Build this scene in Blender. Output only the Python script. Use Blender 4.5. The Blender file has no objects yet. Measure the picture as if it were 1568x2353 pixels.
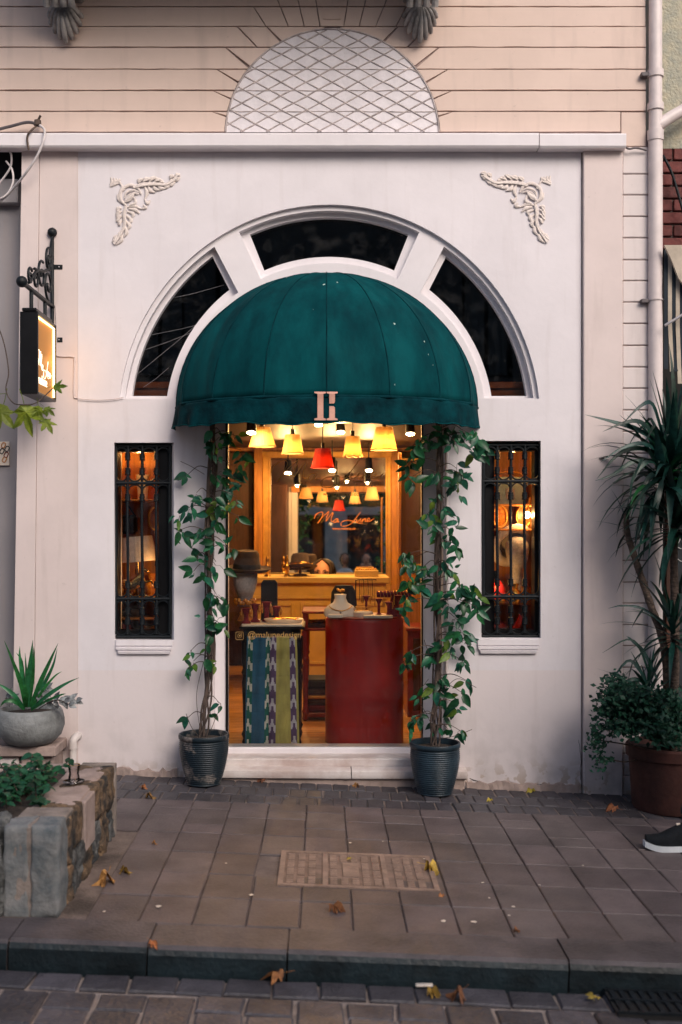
import bpy, bmesh, math, random
from mathutils import Vector, Matrix, noise
random.seed(7)
R = math.radians
scn = bpy.context.scene
col = scn.collection
# ------------------------------------------------------------------ camera
CAM_D, FPX, VX, VY, CH = 6.36, 2500.0, 743.0, 1206.0, 1.5
cd = bpy.data.cameras.new('camera'); cam = bpy.data.objects.new('camera', cd); col.objects.link(cam)
cam.location = (0, -CAM_D, CH); cam.rotation_euler = (R(90), 0, 0)
cd.sensor_fit = 'VERTICAL'; cd.sensor_height = 36; cd.sensor_width = 24
cd.lens = 36 * FPX / 2353.0
cd.shift_x = (784 - VX) / 2353.0; cd.shift_y = (VY - 1176.5) / 2353.0
cd.clip_start = 0.05; cd.clip_end = 500
cd.dof.use_dof = True; cd.dof.focus_distance = 6.5; cd.dof.aperture_fstop = 2.2
scn.camera = cam
# ------------------------------------------------------------------ light
SUN = Vector((0.50, -0.90, 0.74)).normalized()          # where the (veiled) sun stands
w = bpy.data.worlds.new('World'); scn.world = w; w.use_nodes = True
nt = w.node_tree; bg = nt.nodes['Background']
sky = nt.nodes.new('ShaderNodeTexSky'); sky.sky_type = 'NISHITA'; sky.sun_disc = False
sky.sun_elevation = math.asin(SUN.z); sky.sun_rotation = math.atan2(SUN.x, SUN.y)
sky.air_density = 1.0; sky.dust_density = 4.0; sky.ozone_density = 1.0
nt.links.new(sky.outputs[0], bg.inputs[0]); bg.inputs[1].default_value = 0.13
sl = bpy.data.lights.new('sun', 'SUN'); so = bpy.data.objects.new('sun', sl); col.objects.link(so)
sl.energy = 1.2; sl.angle = R(30); sl.color = (1.0, 0.91, 0.87)
so.rotation_euler = (-SUN).to_track_quat('-Z', 'Y').to_euler(); so.location = (4, -6, 9)
scn.view_settings.view_transform = 'Standard'; scn.view_settings.look = 'None'
scn.view_settings.gamma = 1; scn.view_settings.use_curve_mapping = False
scn.view_settings.exposure = 0.40
scn.render.engine = 'CYCLES'
scn.cycles.use_denoising = True
scn.cycles.max_bounces = 10; scn.cycles.transparent_max_bounces = 12
scn.cycles.caustics_reflective = False; scn.cycles.caustics_refractive = False
scn.cycles.sample_clamp_indirect = 6
# ------------------------------------------------------------------ helpers
SL = 0.039                                               # the street falls to the right
def gz(x): return -SL * x
def S(Y): return FPX / (CAM_D + Y)
def W(x, y, Y):                                          # picture measure -> place at depth Y
    s = S(Y); return Vector(((x - VX) / s, Y, CH - (y - VY) / s))
def G(x, y, zo=0.0):                                     # picture measure -> place on the sloping ground
    t = (CH - zo) / ((y - VY) / FPX - SL * (x - VX) / FPX)
    X = (x - VX) / FPX * t
    return Vector((X, t - CAM_D, gz(X) + zo))
def worg(o):
    v = Vector((0, 0, 0))
    while o is not None: v += o.location; o = o.parent
    return v
def tag(o, label=None, cat=None, group=None, kind=None):
    if label: o['label'] = label
    if cat: o['category'] = cat
    if group: o['group'] = group
    if kind: o['kind'] = kind
    return o
def thing(name, label, cat, loc=(0, 0, 0), group=None):
    o = bpy.data.objects.new(name, None); o.empty_display_size = 0.05; col.objects.link(o)
    o.location = loc; return tag(o, label, cat, group)
def link(name, me, parent=None, loc=None, mats=None, smooth=False, kind=None):
    if mats is not None:
        for m in (mats if isinstance(mats, (list, tuple)) else [mats]): me.materials.append(m)
    if smooth:
        me.polygons.foreach_set('use_smooth', [True] * len(me.polygons))
    o = bpy.data.objects.new(name, me); col.objects.link(o)
    if parent: o.parent = parent
    if loc is not None: o.location = loc
    if kind: o['kind'] = kind
    return o
def auto_smooth(o, ang=40):
    me = o.data
    me.polygons.foreach_set('use_smooth', [True] * len(me.polygons))
    bm = bmesh.new(); bm.from_mesh(me)
    for e in bm.edges:
        if len(e.link_faces) == 2 and e.calc_face_angle(0) > R(ang): e.smooth = False
    bm.to_mesh(me); bm.free()
class MB:
    def __init__(s): s.v = []; s.f = []; s.m = []; s.mi = 0
    def add(s, vs, fs):
        n = len(s.v); s.v += [Vector(v) for v in vs]
        for f in fs: s.f.append(tuple(i + n for i in f)); s.m.append(s.mi)
        return s
    def box(s, x0, x1, y0, y1, z0, z1, c=0.0):
        if c <= 0:
            return s.add([(x0,y0,z0),(x1,y0,z0),(x1,y1,z0),(x0,y1,z0),(x0,y0,z1),(x1,y0,z1),(x1,y1,z1),(x0,y1,z1)],
                [(0,3,2,1),(4,5,6,7),(0,1,5,4),(1,2,6,5),(2,3,7,6),(3,0,4,7)])
        bm = bmesh.new(); bmesh.ops.create_cube(bm, size=1)
        for v in bm.verts: v.co = Vector((x0+(x1-x0)*(v.co.x+.5), y0+(y1-y0)*(v.co.y+.5), z0+(z1-z0)*(v.co.z+.5)))
        bmesh.ops.bevel(bm, geom=bm.edges[:], offset=c, segments=1, affect='EDGES')
        bm.verts.index_update()
        s.add([v.co.copy() for v in bm.verts], [tuple(v.index for v in f.verts) for f in bm.faces]); bm.free(); return s
    def tube(s, pts, r, n=8, cap=True, flat=None):
        pts = [Vector(p) for p in pts]; k = len(pts); rs = r if isinstance(r, (list, tuple)) else [r] * k
        vs = []; up = None
        for i, p in enumerate(pts):
            t = (pts[min(i+1, k-1)] - pts[max(i-1, 0)])
            t = t.normalized() if t.length > 1e-9 else Vector((0, 0, 1))
            if up is None:
                a = Vector((0, 0, 1)) if abs(t.z) < .9 else Vector((1, 0, 0)); up = (a - t * a.dot(t)).normalized()
            else:
                up = up - t * up.dot(t); up = up.normalized() if up.length > 1e-6 else t.orthogonal().normalized()
            b = t.cross(up)
            for j in range(n):
                a = 2 * math.pi * j / n; d = up * math.cos(a) + b * math.sin(a)
                if flat: d = Vector((d.x * flat[0], d.y * flat[1], d.z * flat[2]))
                vs.append(p + d * rs[i])
        fs = [(i*n+j, i*n+(j+1) % n, (i+1)*n+(j+1) % n, (i+1)*n+j) for i in range(k-1) for j in range(n)]
        if cap: fs += [tuple(reversed(range(n))), tuple((k-1)*n+j for j in range(n))]
        return s.add(vs, fs)
    def lathe(s, prof, c, n=32, a0=0, a1=2*math.pi, sx=1, sy=1):
        c = Vector(c); full = abs(a1 - a0) > 6.28; m = n if full else n + 1; vs = []
        for r, z in prof:
            for j in range(m):
                a = a0 + (a1 - a0) * j / n; vs.append(c + Vector((r*math.cos(a)*sx, r*math.sin(a)*sy, z)))
        fs = []
        for i in range(len(prof)-1):
            for j in range(n):
                k = (j+1) % m if full else j+1
                fs.append((i*m+j, i*m+k, (i+1)*m+k, (i+1)*m+j))
        return s.add(vs, fs)
    def ball(s, c, r, n=12, m=8, sx=1, sy=1, sz=1):
        return s.lathe([(max(1e-4, r*math.sin(math.pi*i/m)), -r*sz*math.cos(math.pi*i/m)) for i in range(m+1)], c, n, sx=sx, sy=sy)
    def prism(s, poly, y0, y1):                          # outline in (x,z) between two depths
        k = len(poly)
        return s.add([(p[0], y0, p[1]) for p in poly] + [(p[0], y1, p[1]) for p in poly],
            [tuple(range(k)), tuple(reversed(range(k, 2*k)))] + [(i, i+k, (i+1) % k + k, (i+1) % k) for i in range(k)])
    def grid(s, fn, nu, nv):
        n = len(s.v)
        return s.add([fn(i/nu, j/nv) for j in range(nv+1) for i in range(nu+1)],
            [(j*(nu+1)+i, j*(nu+1)+i+1, (j+1)*(nu+1)+i+1, (j+1)*(nu+1)+i) for j in range(nv) for i in range(nu)])
    def mesh(s, name, org=Vector((0, 0, 0)), fix=True):
        me = bpy.data.meshes.new(name); me.from_pydata([v - org for v in s.v], [], s.f)
        me.polygons.foreach_set('material_index', s.m)
        if fix:
            bm = bmesh.new(); bm.from_mesh(me); bmesh.ops.recalc_face_normals(bm, faces=bm.faces[:]); bm.to_mesh(me); bm.free()
        me.update(); return me
    def build(s, name, mats, parent=None, smooth=None, loc=None, kind=None, fix=True):
        if parent is not None: org = worg(parent)
        else: org = Vector(loc) if loc is not None else Vector((0, 0, 0))
        me = s.mesh(name, org, fix)
        o = link(name, me, parent, None if parent is not None else org, mats, kind=kind)
        if smooth is not None: auto_smooth(o, smooth)
        return o
def curve_mesh(polys=None, ext=0.0, text=None, size=1.0):
    if text is not None:
        c = bpy.data.curves.new('t', 'FONT'); c.body = text; c.size = size
    else:
        c = bpy.data.curves.new('c', 'CURVE'); c.dimensions = '2D'; c.fill_mode = 'BOTH'
        for p in polys:
            sp = c.splines.new('POLY'); sp.points.add(len(p)-1); sp.use_cyclic_u = True
            for i, q in enumerate(p): sp.points[i].co = (q[0], q[1], 0, 1)
    c.extrude = ext
    o = bpy.data.objects.new('tmp', c); col.objects.link(o)
    me = bpy.data.meshes.new_from_object(o.evaluated_get(bpy.context.evaluated_depsgraph_get()))
    bpy.data.objects.remove(o); bpy.data.curves.remove(c); me.materials.clear(); return me
def plate(name, polys, y0, y1, m, parent):               # slab with holes, outlines in (x,z)
    me = curve_mesh(polys, (y1-y0)/2); org = worg(parent); ym = (y0+y1)/2
    for v in me.vertices: v.co = Vector((v.co.x, ym - v.co.z, v.co.y)) - org
    return link(name, me, parent, None, m)
def crom(pts, k=6):
    pts = [Vector(p) for p in pts]; out = []
    q = [pts[0]*2 - pts[1]] + pts + [pts[-1]*2 - pts[-2]]
    for i in range(1, len(q)-2):
        a, b, c, d = q[i-1], q[i], q[i+1], q[i+2]
        for j in range(k):
            t = j / k
            out.append(.5*((2*b) + (c-a)*t + (2*a-5*b+4*c-d)*t*t + (-a+3*b-3*c+d)*t**3))
    out.append(pts[-1]); return out
# ------------------------------------------------------------------ materials
def mat(name, c, rough=.6, var=.12, scale=6, bump=0.0, bscale=40, metal=0, rnd=0.0, c2=None, spec=.5, emit=None, es=0, detail=5, stretch=None, trans=0, hue=0.0, thr=(.35,.65), bdist=.01):
    m = bpy.data.materials.new(name); m.use_nodes = True; n = m.node_tree.nodes; L = m.node_tree.links
    b = n['Principled BSDF']; b.inputs['Roughness'].default_value = rough; b.inputs['Metallic'].default_value = metal
    b.inputs['Specular IOR Level'].default_value = spec
    geo = n.new('ShaderNodeNewGeometry'); src = geo.outputs['Position']
    if stretch:
        mp = n.new('ShaderNodeMapping'); mp.inputs['Scale'].default_value = stretch; L.new(src, mp.inputs['Vector']); src = mp.outputs[0]
    nz = n.new('ShaderNodeTexNoise'); nz.inputs['Scale'].default_value = scale; nz.inputs['Detail'].default_value = detail
    nz.inputs['Roughness'].default_value = .65; L.new(src, nz.inputs['Vector'])
    rp = n.new('ShaderNodeValToRGB'); rp.color_ramp.elements[0].position = thr[0]; rp.color_ramp.elements[1].position = thr[1]
    c = Vector(c); ca = c*(1-var); cb = Vector(c2) if c2 else c*(1+var)
    rp.color_ramp.elements[0].color = (*ca, 1); rp.color_ramp.elements[1].color = (*cb, 1)
    L.new(nz.outputs['Fac'], rp.inputs['Fac']); out = rp.outputs['Color']
    if rnd or hue:
        oi = n.new('ShaderNodeObjectInfo'); hv = n.new('ShaderNodeHueSaturation')
        mr = n.new('ShaderNodeMapRange'); mr.inputs['To Min'].default_value = 1-rnd; mr.inputs['To Max'].default_value = 1+rnd
        L.new(oi.outputs['Random'], mr.inputs['Value']); L.new(mr.outputs[0], hv.inputs['Value'])
        if hue:
            mt = n.new('ShaderNodeMath'); mt.operation = 'MULTIPLY'; mt.inputs[1].default_value = 7.31; L.new(oi.outputs['Random'], mt.inputs[0])
            fr = n.new('ShaderNodeMath'); fr.operation = 'FRACT'; L.new(mt.outputs[0], fr.inputs[0])
            mh = n.new('ShaderNodeMapRange'); mh.inputs['To Min'].default_value = .5-hue; mh.inputs['To Max'].default_value = .5+hue
            L.new(fr.outputs[0], mh.inputs['Value']); L.new(mh.outputs[0], hv.inputs['Hue'])
        L.new(out, hv.inputs['Color']); out = hv.outputs['Color']
    L.new(out, b.inputs['Base Color'])
    if bump:
        n2 = n.new('ShaderNodeTexNoise'); n2.inputs['Scale'].default_value = bscale; n2.inputs['Detail'].default_value = 6; L.new(src, n2.inputs['Vector'])
        bp = n.new('ShaderNodeBump'); bp.inputs['Strength'].default_value = bump; bp.inputs['Distance'].default_value = bdist
        L.new(n2.outputs['Fac'], bp.inputs['Height']); L.new(bp.outputs[0], b.inputs['Normal'])
        rr = n.new('ShaderNodeMapRange'); rr.inputs['To Min'].default_value = max(0, rough-.12); rr.inputs['To Max'].default_value = min(1, rough+.12)
        L.new(n2.outputs['Fac'], rr.inputs['Value']); L.new(rr.outputs[0], b.inputs['Roughness'])
    if emit: b.inputs['Emission Color'].default_value = (*emit, 1); b.inputs['Emission Strength'].default_value = es
    if trans: b.inputs['Transmission Weight'].default_value = trans
    m['out'] = 1
    return m
def leafmat(name, c, c2, rough=.4, rnd=.35, hue=.03, tl=.25):
    m = mat(name, c, rough, .25, 30, c2=c2, rnd=rnd, hue=hue, spec=.4); n = m.node_tree.nodes; L = m.node_tree.links
    b = n['Principled BSDF']; tr = n.new('ShaderNodeBsdfTranslucent'); mx = n.new('ShaderNodeMixShader'); mx.inputs[0].default_value = tl
    src = b.inputs['Base Color'].links[0].from_socket; L.new(src, tr.inputs['Color'])
    L.new(b.outputs[0], mx.inputs[1]); L.new(tr.outputs[0], mx.inputs[2]); L.new(mx.outputs[0], n['Material Output'].inputs[0]); return m
def glassmat(name, tint=(1, 1, 1), mult=1.0, dirt=0.0, fres=1.45):
    m = bpy.data.materials.new(name); m.use_nodes = True; n = m.node_tree.nodes; L = m.node_tree.links
    n.remove(n['Principled BSDF']); t = n.new('ShaderNodeBsdfTransparent'); t.inputs[0].default_value = (*tint, 1)
    g = n.new('ShaderNodeBsdfGlossy'); g.inputs['Roughness'].default_value = .015
    f = n.new('ShaderNodeFresnel'); f.inputs['IOR'].default_value = fres
    mu = n.new('ShaderNodeMath'); mu.operation = 'MULTIPLY'; mu.inputs[1].default_value = mult; L.new(f.outputs[0], mu.inputs[0])
    mx = n.new('ShaderNodeMixShader'); L.new(mu.outputs[0], mx.inputs[0]); L.new(t.outputs[0], mx.inputs[1]); L.new(g.outputs[0], mx.inputs[2])
    last = mx
    if dirt:
        d = n.new('ShaderNodeBsdfDiffuse'); d.inputs[0].default_value = (.5, .5, .5, 1)
        ge = n.new('ShaderNodeNewGeometry'); nz = n.new('ShaderNodeTexNoise'); nz.inputs['Scale'].default_value = 14; nz.inputs['Detail'].default_value = 8
        L.new(ge.outputs['Position'], nz.inputs['Vector'])
        mr = n.new('ShaderNodeMapRange'); mr.inputs['From Min'].default_value = .5; mr.inputs['From Max'].default_value = .8; mr.inputs['To Max'].default_value = dirt
        L.new(nz.outputs['Fac'], mr.inputs['Value']); m2 = n.new('ShaderNodeMixShader')
        L.new(mr.outputs[0], m2.inputs[0]); L.new(mx.outputs[0], m2.inputs[1]); L.new(d.outputs[0], m2.inputs[2]); last = m2
    L.new(last.outputs[0], n['Material Output'].inputs[0]); return m
def wallmat(name, c, c_low=None, zsplit=None, grime=.5):
    """painted plaster: soft mottling, repainted lower zone, drips and dirt specks, rising damp stains"""
    m = mat(name, c, .85, .05, 1.7, bump=.22, bscale=26, bdist=.004, detail=8); n = m.node_tree.nodes; L = m.node_tree.links
    b = n['Principled BSDF']; out = b.inputs['Base Color'].links[0].from_socket
    geo = n.new('ShaderNodeNewGeometry'); sp = n.new('ShaderNodeSeparateXYZ'); L.new(geo.outputs['Position'], sp.inputs[0])
    def mixc(fac, c, blend='MIX'):
        nonlocal out
        mx = n.new('ShaderNodeMix'); mx.data_type = 'RGBA'; mx.blend_type = blend
        if isinstance(fac, float): mx.inputs[0].default_value = fac
        else: L.new(fac, mx.inputs[0])
        L.new(out, mx.inputs[6]); mx.inputs[7].default_value = (*c, 1); out = mx.outputs[2]
    def mrange(sock, a, b_, c_, d):
        r = n.new('ShaderNodeMapRange'); r.inputs['From Min'].default_value = a; r.inputs['From Max'].default_value = b_
        r.inputs['To Min'].default_value = c_; r.inputs['To Max'].default_value = d; L.new(sock, r.inputs['Value']); return r.outputs[0]
    def mul(a, b_):
        k = n.new('ShaderNodeMath'); k.operation = 'MULTIPLY'; L.new(a, k.inputs[0]); L.new(b_, k.inputs[1]); return k.outputs[0]
    def nse(scale, st=None, det=6):
        z = n.new('ShaderNodeTexNoise'); z.inputs['Scale'].default_value = scale; z.inputs['Detail'].default_value = det
        if st:
            mp = n.new('ShaderNodeMapping'); mp.inputs['Scale'].default_value = st; L.new(geo.outputs['Position'], mp.inputs[0]); L.new(mp.outputs[0], z.inputs['Vector'])
        else: L.new(geo.outputs['Position'], z.inputs['Vector'])
        return z.outputs['Fac']
    if zsplit is not None:
        mixc(mrange(sp.outputs['Z'], zsplit+.004, zsplit-.004, 0, 1), c_low)
    if grime:
        mixc(mrange(nse(1.1, None, 3), .50, .515, 0, .10), tuple(k*.80 for k in c))                # patch repairs
        mixc(mrange(nse(5, (3, 3, .35)), .56, .75, 0, .30*grime), (.36, .29, .26))            # streaks
        mixc(mrange(nse(30), .68, .78, 0, .35*grime), (.30, .24, .22))                        # specks
        mixc(mul(mrange(nse(9), .42, .66, 0, .75*grime), mrange(sp.outputs['Z'], .46, -.05, 0, 1)), (.30, .27, .26))
        mixc(mul(mrange(nse(16), .52, .56, 0, .8), mrange(sp.outputs['Z'], .14, -.02, 0, 1)), (.40, .30, .23))
    L.new(out, b.inputs['Base Color']); return m
M = {}
M['wall'] = wallmat('plaster_white', (.745, .705, .735), (.735, .665, .67), W(0, 1540, 0).z, .5)
M['pil'] = wallmat('plaster_pink', (.70, .60, .58), None, None, .7)
M['block'] = wallmat('plaster_block', (.70, .63, .62), None, None, .8)
M['upper'] = wallmat('render_peach', (.68, .535, .465), None, None, .8)
M['groove'] = mat('groove_dark', (.36, .27, .25), .9, .3, 12)
M['trim'] = wallmat('paint_white', (.755, .715, .74), None, None, .25)
M['lun'] = mat('lunette_white', (.74, .70, .73), .8, .08, 9, bump=.3, bscale=30)
M['lat'] = mat('lattice_grey', (.46, .40, .39), .8, .3, 14, bump=.4, bscale=60)
M['orn'] = mat('ornament_cream', (.70, .62, .58), .75, .1, 10, bump=.15, bscale=80)
M['corb'] = mat('corbel_grey', (.20, .19, .19), .8, .4, 9, bump=.5, bscale=40, c2=(.42, .40, .39))
M['iron'] = mat('iron_black', (.006, .009, .012), .5, .4, 30, bump=.5, bscale=90, bdist=.003, spec=.3)
M['board_red'] = mat('board_red', (.72, .17, .03), .5, .25, 6)
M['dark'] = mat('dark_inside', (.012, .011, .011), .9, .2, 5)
M['glass'] = glassmat('window_glass', (.93, .95, .94), 1.0, .06)
M['glass_dark'] = glassmat('fan_glass', (.66, .66, .66), 1.1, .03)
M['glass_door'] = glassmat('door_glass', (.96, .97, .96), .9, .012)
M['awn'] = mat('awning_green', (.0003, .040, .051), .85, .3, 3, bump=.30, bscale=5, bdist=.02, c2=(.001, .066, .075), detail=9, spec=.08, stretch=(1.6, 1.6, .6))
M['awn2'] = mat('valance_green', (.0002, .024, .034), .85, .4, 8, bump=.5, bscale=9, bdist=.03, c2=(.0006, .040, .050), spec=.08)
M['salmon'] = mat('print_salmon', (.62, .33, .25), .7, .1, 20)
M['spot'] = mat('spot_pale', (.36, .50, .45), .7, .1, 20)
M['tile'] = mat('tile_brown', (.100, .078, .077), .6, .30, 4, bump=.6, bscale=90, rnd=.20, hue=.010, bdist=.005, detail=9)
M['paver'] = mat('paver_slate', (.055, .050, .057), .55, .3, 8, bump=.6, bscale=60, rnd=.22, hue=.01, bdist=.005)
M['mortar'] = mat('mortar', (.15, .115, .10), .9, .6, 3, bump=.6, bscale=80)
M['mortar2'] = mat('mortar_pale', (.27, .215, .185), .9, .3, 10, bump=.6, bscale=80)
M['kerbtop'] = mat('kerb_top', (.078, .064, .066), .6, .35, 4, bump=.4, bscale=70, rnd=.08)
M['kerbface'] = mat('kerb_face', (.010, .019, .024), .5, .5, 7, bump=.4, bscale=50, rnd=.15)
M['cobble'] = mat('cobble', (.066, .060, .068), .5, .3, 9, bump=.7, bscale=50, rnd=.25, hue=.012)
M['marble'] = mat('marble_step', (.60, .47, .43), .45, .2, 5, c2=(.70, .64, .62), bump=.25, bscale=20)
M['stone'] = mat('planter_stone', (.055, .050, .046), .88, .5, 11, bump=1.0, bscale=34, c2=(.27, .17, .095), rnd=.3, bdist=.035, detail=9, thr=(.42, .66))
M['stone2'] = mat('planter_slate', (.050, .056, .062), .85, .5, 9, bump=1.0, bscale=26, c2=(.20, .20, .19), rnd=.3, bdist=.035, detail=9, thr=(.42, .7))
M['slab'] = mat('slab_stone', (.34, .26, .23), .75, .25, 7, bump=.5, bscale=40)
M['conc'] = mat('concrete_grey', (.20, .21, .21), .75, .3, 9, bump=.5, bscale=60)
M['edge'] = mat('edging_concrete', (.23, .19, .165), .8, .35, 9, bump=.6, bscale=50)
M['conc2'] = mat('concrete_blue', (.12, .155, .175), .8, .4, 9, bump=.7, bscale=40, c2=(.24, .24, .235), detail=9)
M['soil'] = mat('soil', (.035, .024, .018), .95, .4, 40, bump=1, bscale=60)
M['potblue'] = mat('pot_glaze', (.012, .027, .042), .42, .4, 5, bump=.3, bscale=30, c2=(.026, .050, .070), spec=.35)
M['potworn'] = mat('pot_worn', (.014, .029, .042), .45, .4, 6, bump=.3, bscale=30, c2=(.30, .25, .22), thr=(.54, .68), spec=.35)
M['terra'] = mat('terracotta', (.060, .020, .015), .85, .35, 6, bump=.3, bscale=40)  # base colour darkened to stand in for deep shade on the pot
M['bark'] = mat('bark', (.075, .052, .042), .9, .45, 20, bump=1, bscale=60, stretch=(1, 1, .25))
M['bark2'] = mat('yucca_bark', (.10, .070, .055), .9, .45, 26, bump=1, bscale=40, stretch=(1, 1, 2.5))
M['vine'] = leafmat('vine_leaf', (.008, .062, .034), (.020, .135, .060), .33, .5, .04)
M['vine2'] = leafmat('vine_leaf_young', (.07, .17, .02), (.14, .24, .035), .4, .3, .02, .35)
M['yuc'] = leafmat('yucca_leaf', (.004, .024, .020), (.010, .054, .040), .38, .35, .03, .12)
M['yuc2'] = leafmat('yucca_leaf_bright', (.018, .11, .035), (.03, .19, .06), .35, .25, .02, .2)
M['bush'] = leafmat('bush_leaf', (.006, .036, .024), (.014, .085, .045), .55, 0, 0, .2)
M['shrub'] = leafmat('shrub_leaf', (.012, .065, .030), (.024, .13, .055), .45, .4, .02, .25)
M['trad'] = leafmat('inch_leaf', (.09, .09, .10), (.32, .34, .34), .35, .3, .02, .1)
M['plane'] = leafmat('plane_leaf', (.10, .17, .015), (.22, .30, .03), .5, .2, .02, .45)
M['dry'] = mat('dry_leaf', (.26, .095, .028), .75, .5, 40, rnd=.45, hue=.02, c2=(.42, .19, .06))
M['dry2'] = mat('dry_leaf_yellow', (.38, .26, .04), .75, .4, 40, rnd=.25, hue=.02)
M['pvc'] = mat('pipe_paint', (.66, .58, .57), .45, .1, 6)
M['pvc_w'] = mat('pipe_white', (.66, .60, .58), .4, .08, 8)
M['cable'] = mat('cable_white', (.62, .57, .57), .5, .15, 14)
M['cable_d'] = mat('cable_grey', (.10, .085, .09), .6, .2, 12)
M['nb_l'] = wallmat('neighbour_grey', (.30, .28, .29), None, None, .9)
M['nb_r'] = mat('neighbour_roughcast', (.40, .42, .36), .9, .25, 9, bump=1, bscale=60, c2=(.50, .45, .33))
M['brick'] = mat('brick_red', (.115, .028, .025), .8, .25, 18, bump=.5, bscale=50, rnd=.25)
M['wood'] = mat('wood_orange', (.40, .155, .028), .5, .35, 5, bump=.15, bscale=40, stretch=(6, 6, .6), rnd=.12)
M['woodh'] = mat('wood_floor', (.42, .19, .055), .42, .35, 5, bump=.1, bscale=40, stretch=(.8, 7, 7), rnd=.22)
M['woodd'] = mat('wood_dark', (.06, .022, .012), .5, .4, 6, stretch=(6, 6, .6))
M['gold'] = mat('gold_frame', (.52, .27, .06), .38, .2, 12, metal=.35)
M['cream'] = mat('cream_paint', (.70, .46, .13), .5, .1, 6)
M['red'] = mat('red_lacquer', (.36, .012, .010), .33, .15, 3, bump=.08, bscale=8, c2=(.50, .014, .010))
M['redwood'] = mat('red_wood', (.22, .022, .012), .35, .3, 10)
M['velvet'] = mat('red_velvet', (.15, .010, .018), .85, .3, 30)
M['black'] = mat('black_cloth', (.010, .009, .012), .8, .3, 30)
M['blackgl'] = mat('black_lacquer', (.006, .006, .007), .35, .3, 10, spec=.3)
M['white'] = mat('white_ceramic', (.72, .62, .52), .45, .06, 14)
M['linen'] = mat('linen_grey', (.36, .34, .36), .9, .18, 60, bump=.5, bscale=250)
M['brass'] = mat('brass', (.70, .40, .10), .28, .25, 40, metal=1)
M['bronze'] = mat('bronze', (.26, .17, .07), .25, .3, 30, metal=1)
M['amber'] = mat('amber_glass', (.50, .10, .012), .2, .4, 60, c2=(.65, .30, .05))
M['felt'] = mat('felt_brown', (.055, .032, .022), .9, .25, 30)
def shademat(name, ct, cd):
    m = mat(name, cd, .85, .08, 60, stretch=(1, 1, .05)); n = m.node_tree.nodes; L = m.node_tree.links
    tr = n.new('ShaderNodeBsdfTranslucent'); tr.inputs['Color'].default_value = (*ct, 1); ad = n.new('ShaderNodeAddShader')
    L.new(n['Principled BSDF'].outputs[0], ad.inputs[0]); L.new(tr.outputs[0], ad.inputs[1]); L.new(ad.outputs[0], n['Material Output'].inputs[0]); return m
M['shade_cream'] = shademat('shade_fabric_cream', (.19, .092, .022), (.30, .20, .10))
M['shade_red'] = shademat('shade_fabric_red', (.060, .0022, .0008), (.20, .01, .008))
M['bulb'] = mat('bulb_lit', (1, .9, .7), .4, 0, 1, emit=(1, .72, .36), es=26)
M['spotface'] = mat('spot_lit', (1, .9, .8), .4, 0, 1, emit=(1, .70, .44), es=7)
M['pleat'] = mat('pleated_fabric', (.55, .47, .44), .85, .1, 40, bump=.2, bscale=80)
M['tube'] = mat('light_tube', (1, .9, .7), .4, 0, 1, emit=(1, .62, .22), es=4.5)
M['signface'] = mat('sign_face', (.42, .17, .035), .6, .05, 5, emit=(1.0, .42, .04), es=.10)
M['signlet'] = mat('sign_letters', (1, .95, .85), .5, 0, 5, emit=(1, .86, .60), es=1.3)
M['vinyl'] = mat('vinyl_gold', (.42, .25, .08), .6, .1, 20)
M['vinyl_o'] = mat('vinyl_orange', (.70, .24, .05), .6, .1, 20)
M['skin'] = mat('skin', (.50, .25, .16), .55, .08, 20)
M['hair'] = mat('hair_dark', (.022, .012, .008), .5, .4, 60)
M['tee'] = mat('shirt_white', (.60, .60, .62), .85, .08, 14)
M['denim'] = mat('trousers_dark', (.014, .017, .022), .9, .25, 30)
M['shoe'] = mat('shoe_black', (.006, .008, .011), .8, .3, 60, bump=.3, bscale=200, spec=.2)
M['sole'] = mat('sole_white', (.62, .66, .70), .5, .08, 20)
M['cover'] = mat('cover_tan', (.27, .185, .145), .7, .25, 9, bump=.4, bscale=60)
M['cover_base'] = mat('cover_base', (.205, .14, .11), .8, .3, 12)  # recessed base plate, darker than its raised frame and treads
M['chalk'] = mat('chalk', (.62, .62, .62), .9, .2, 60)
M['board'] = mat('chalkboard', (.014, .020, .026), .7, .4, 8)
M['stripe_l'] = mat('stripe_beige', (.48, .41, .33), .85, .15, 10)
M['stripe_d'] = mat('stripe_navy', (.012, .02, .03), .85, .2, 10)
M['mirror'] = mat('mirror', (.82, .82, .80), .01, 0, 1, metal=1)
M['opp'] = mat('opposite_wall', (.33, .335, .33), .85, .2, 2, bump=.2)
M['oppwin'] = mat('opposite_curtain', (.66, .68, .68), .8, .15, 8)
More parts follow.
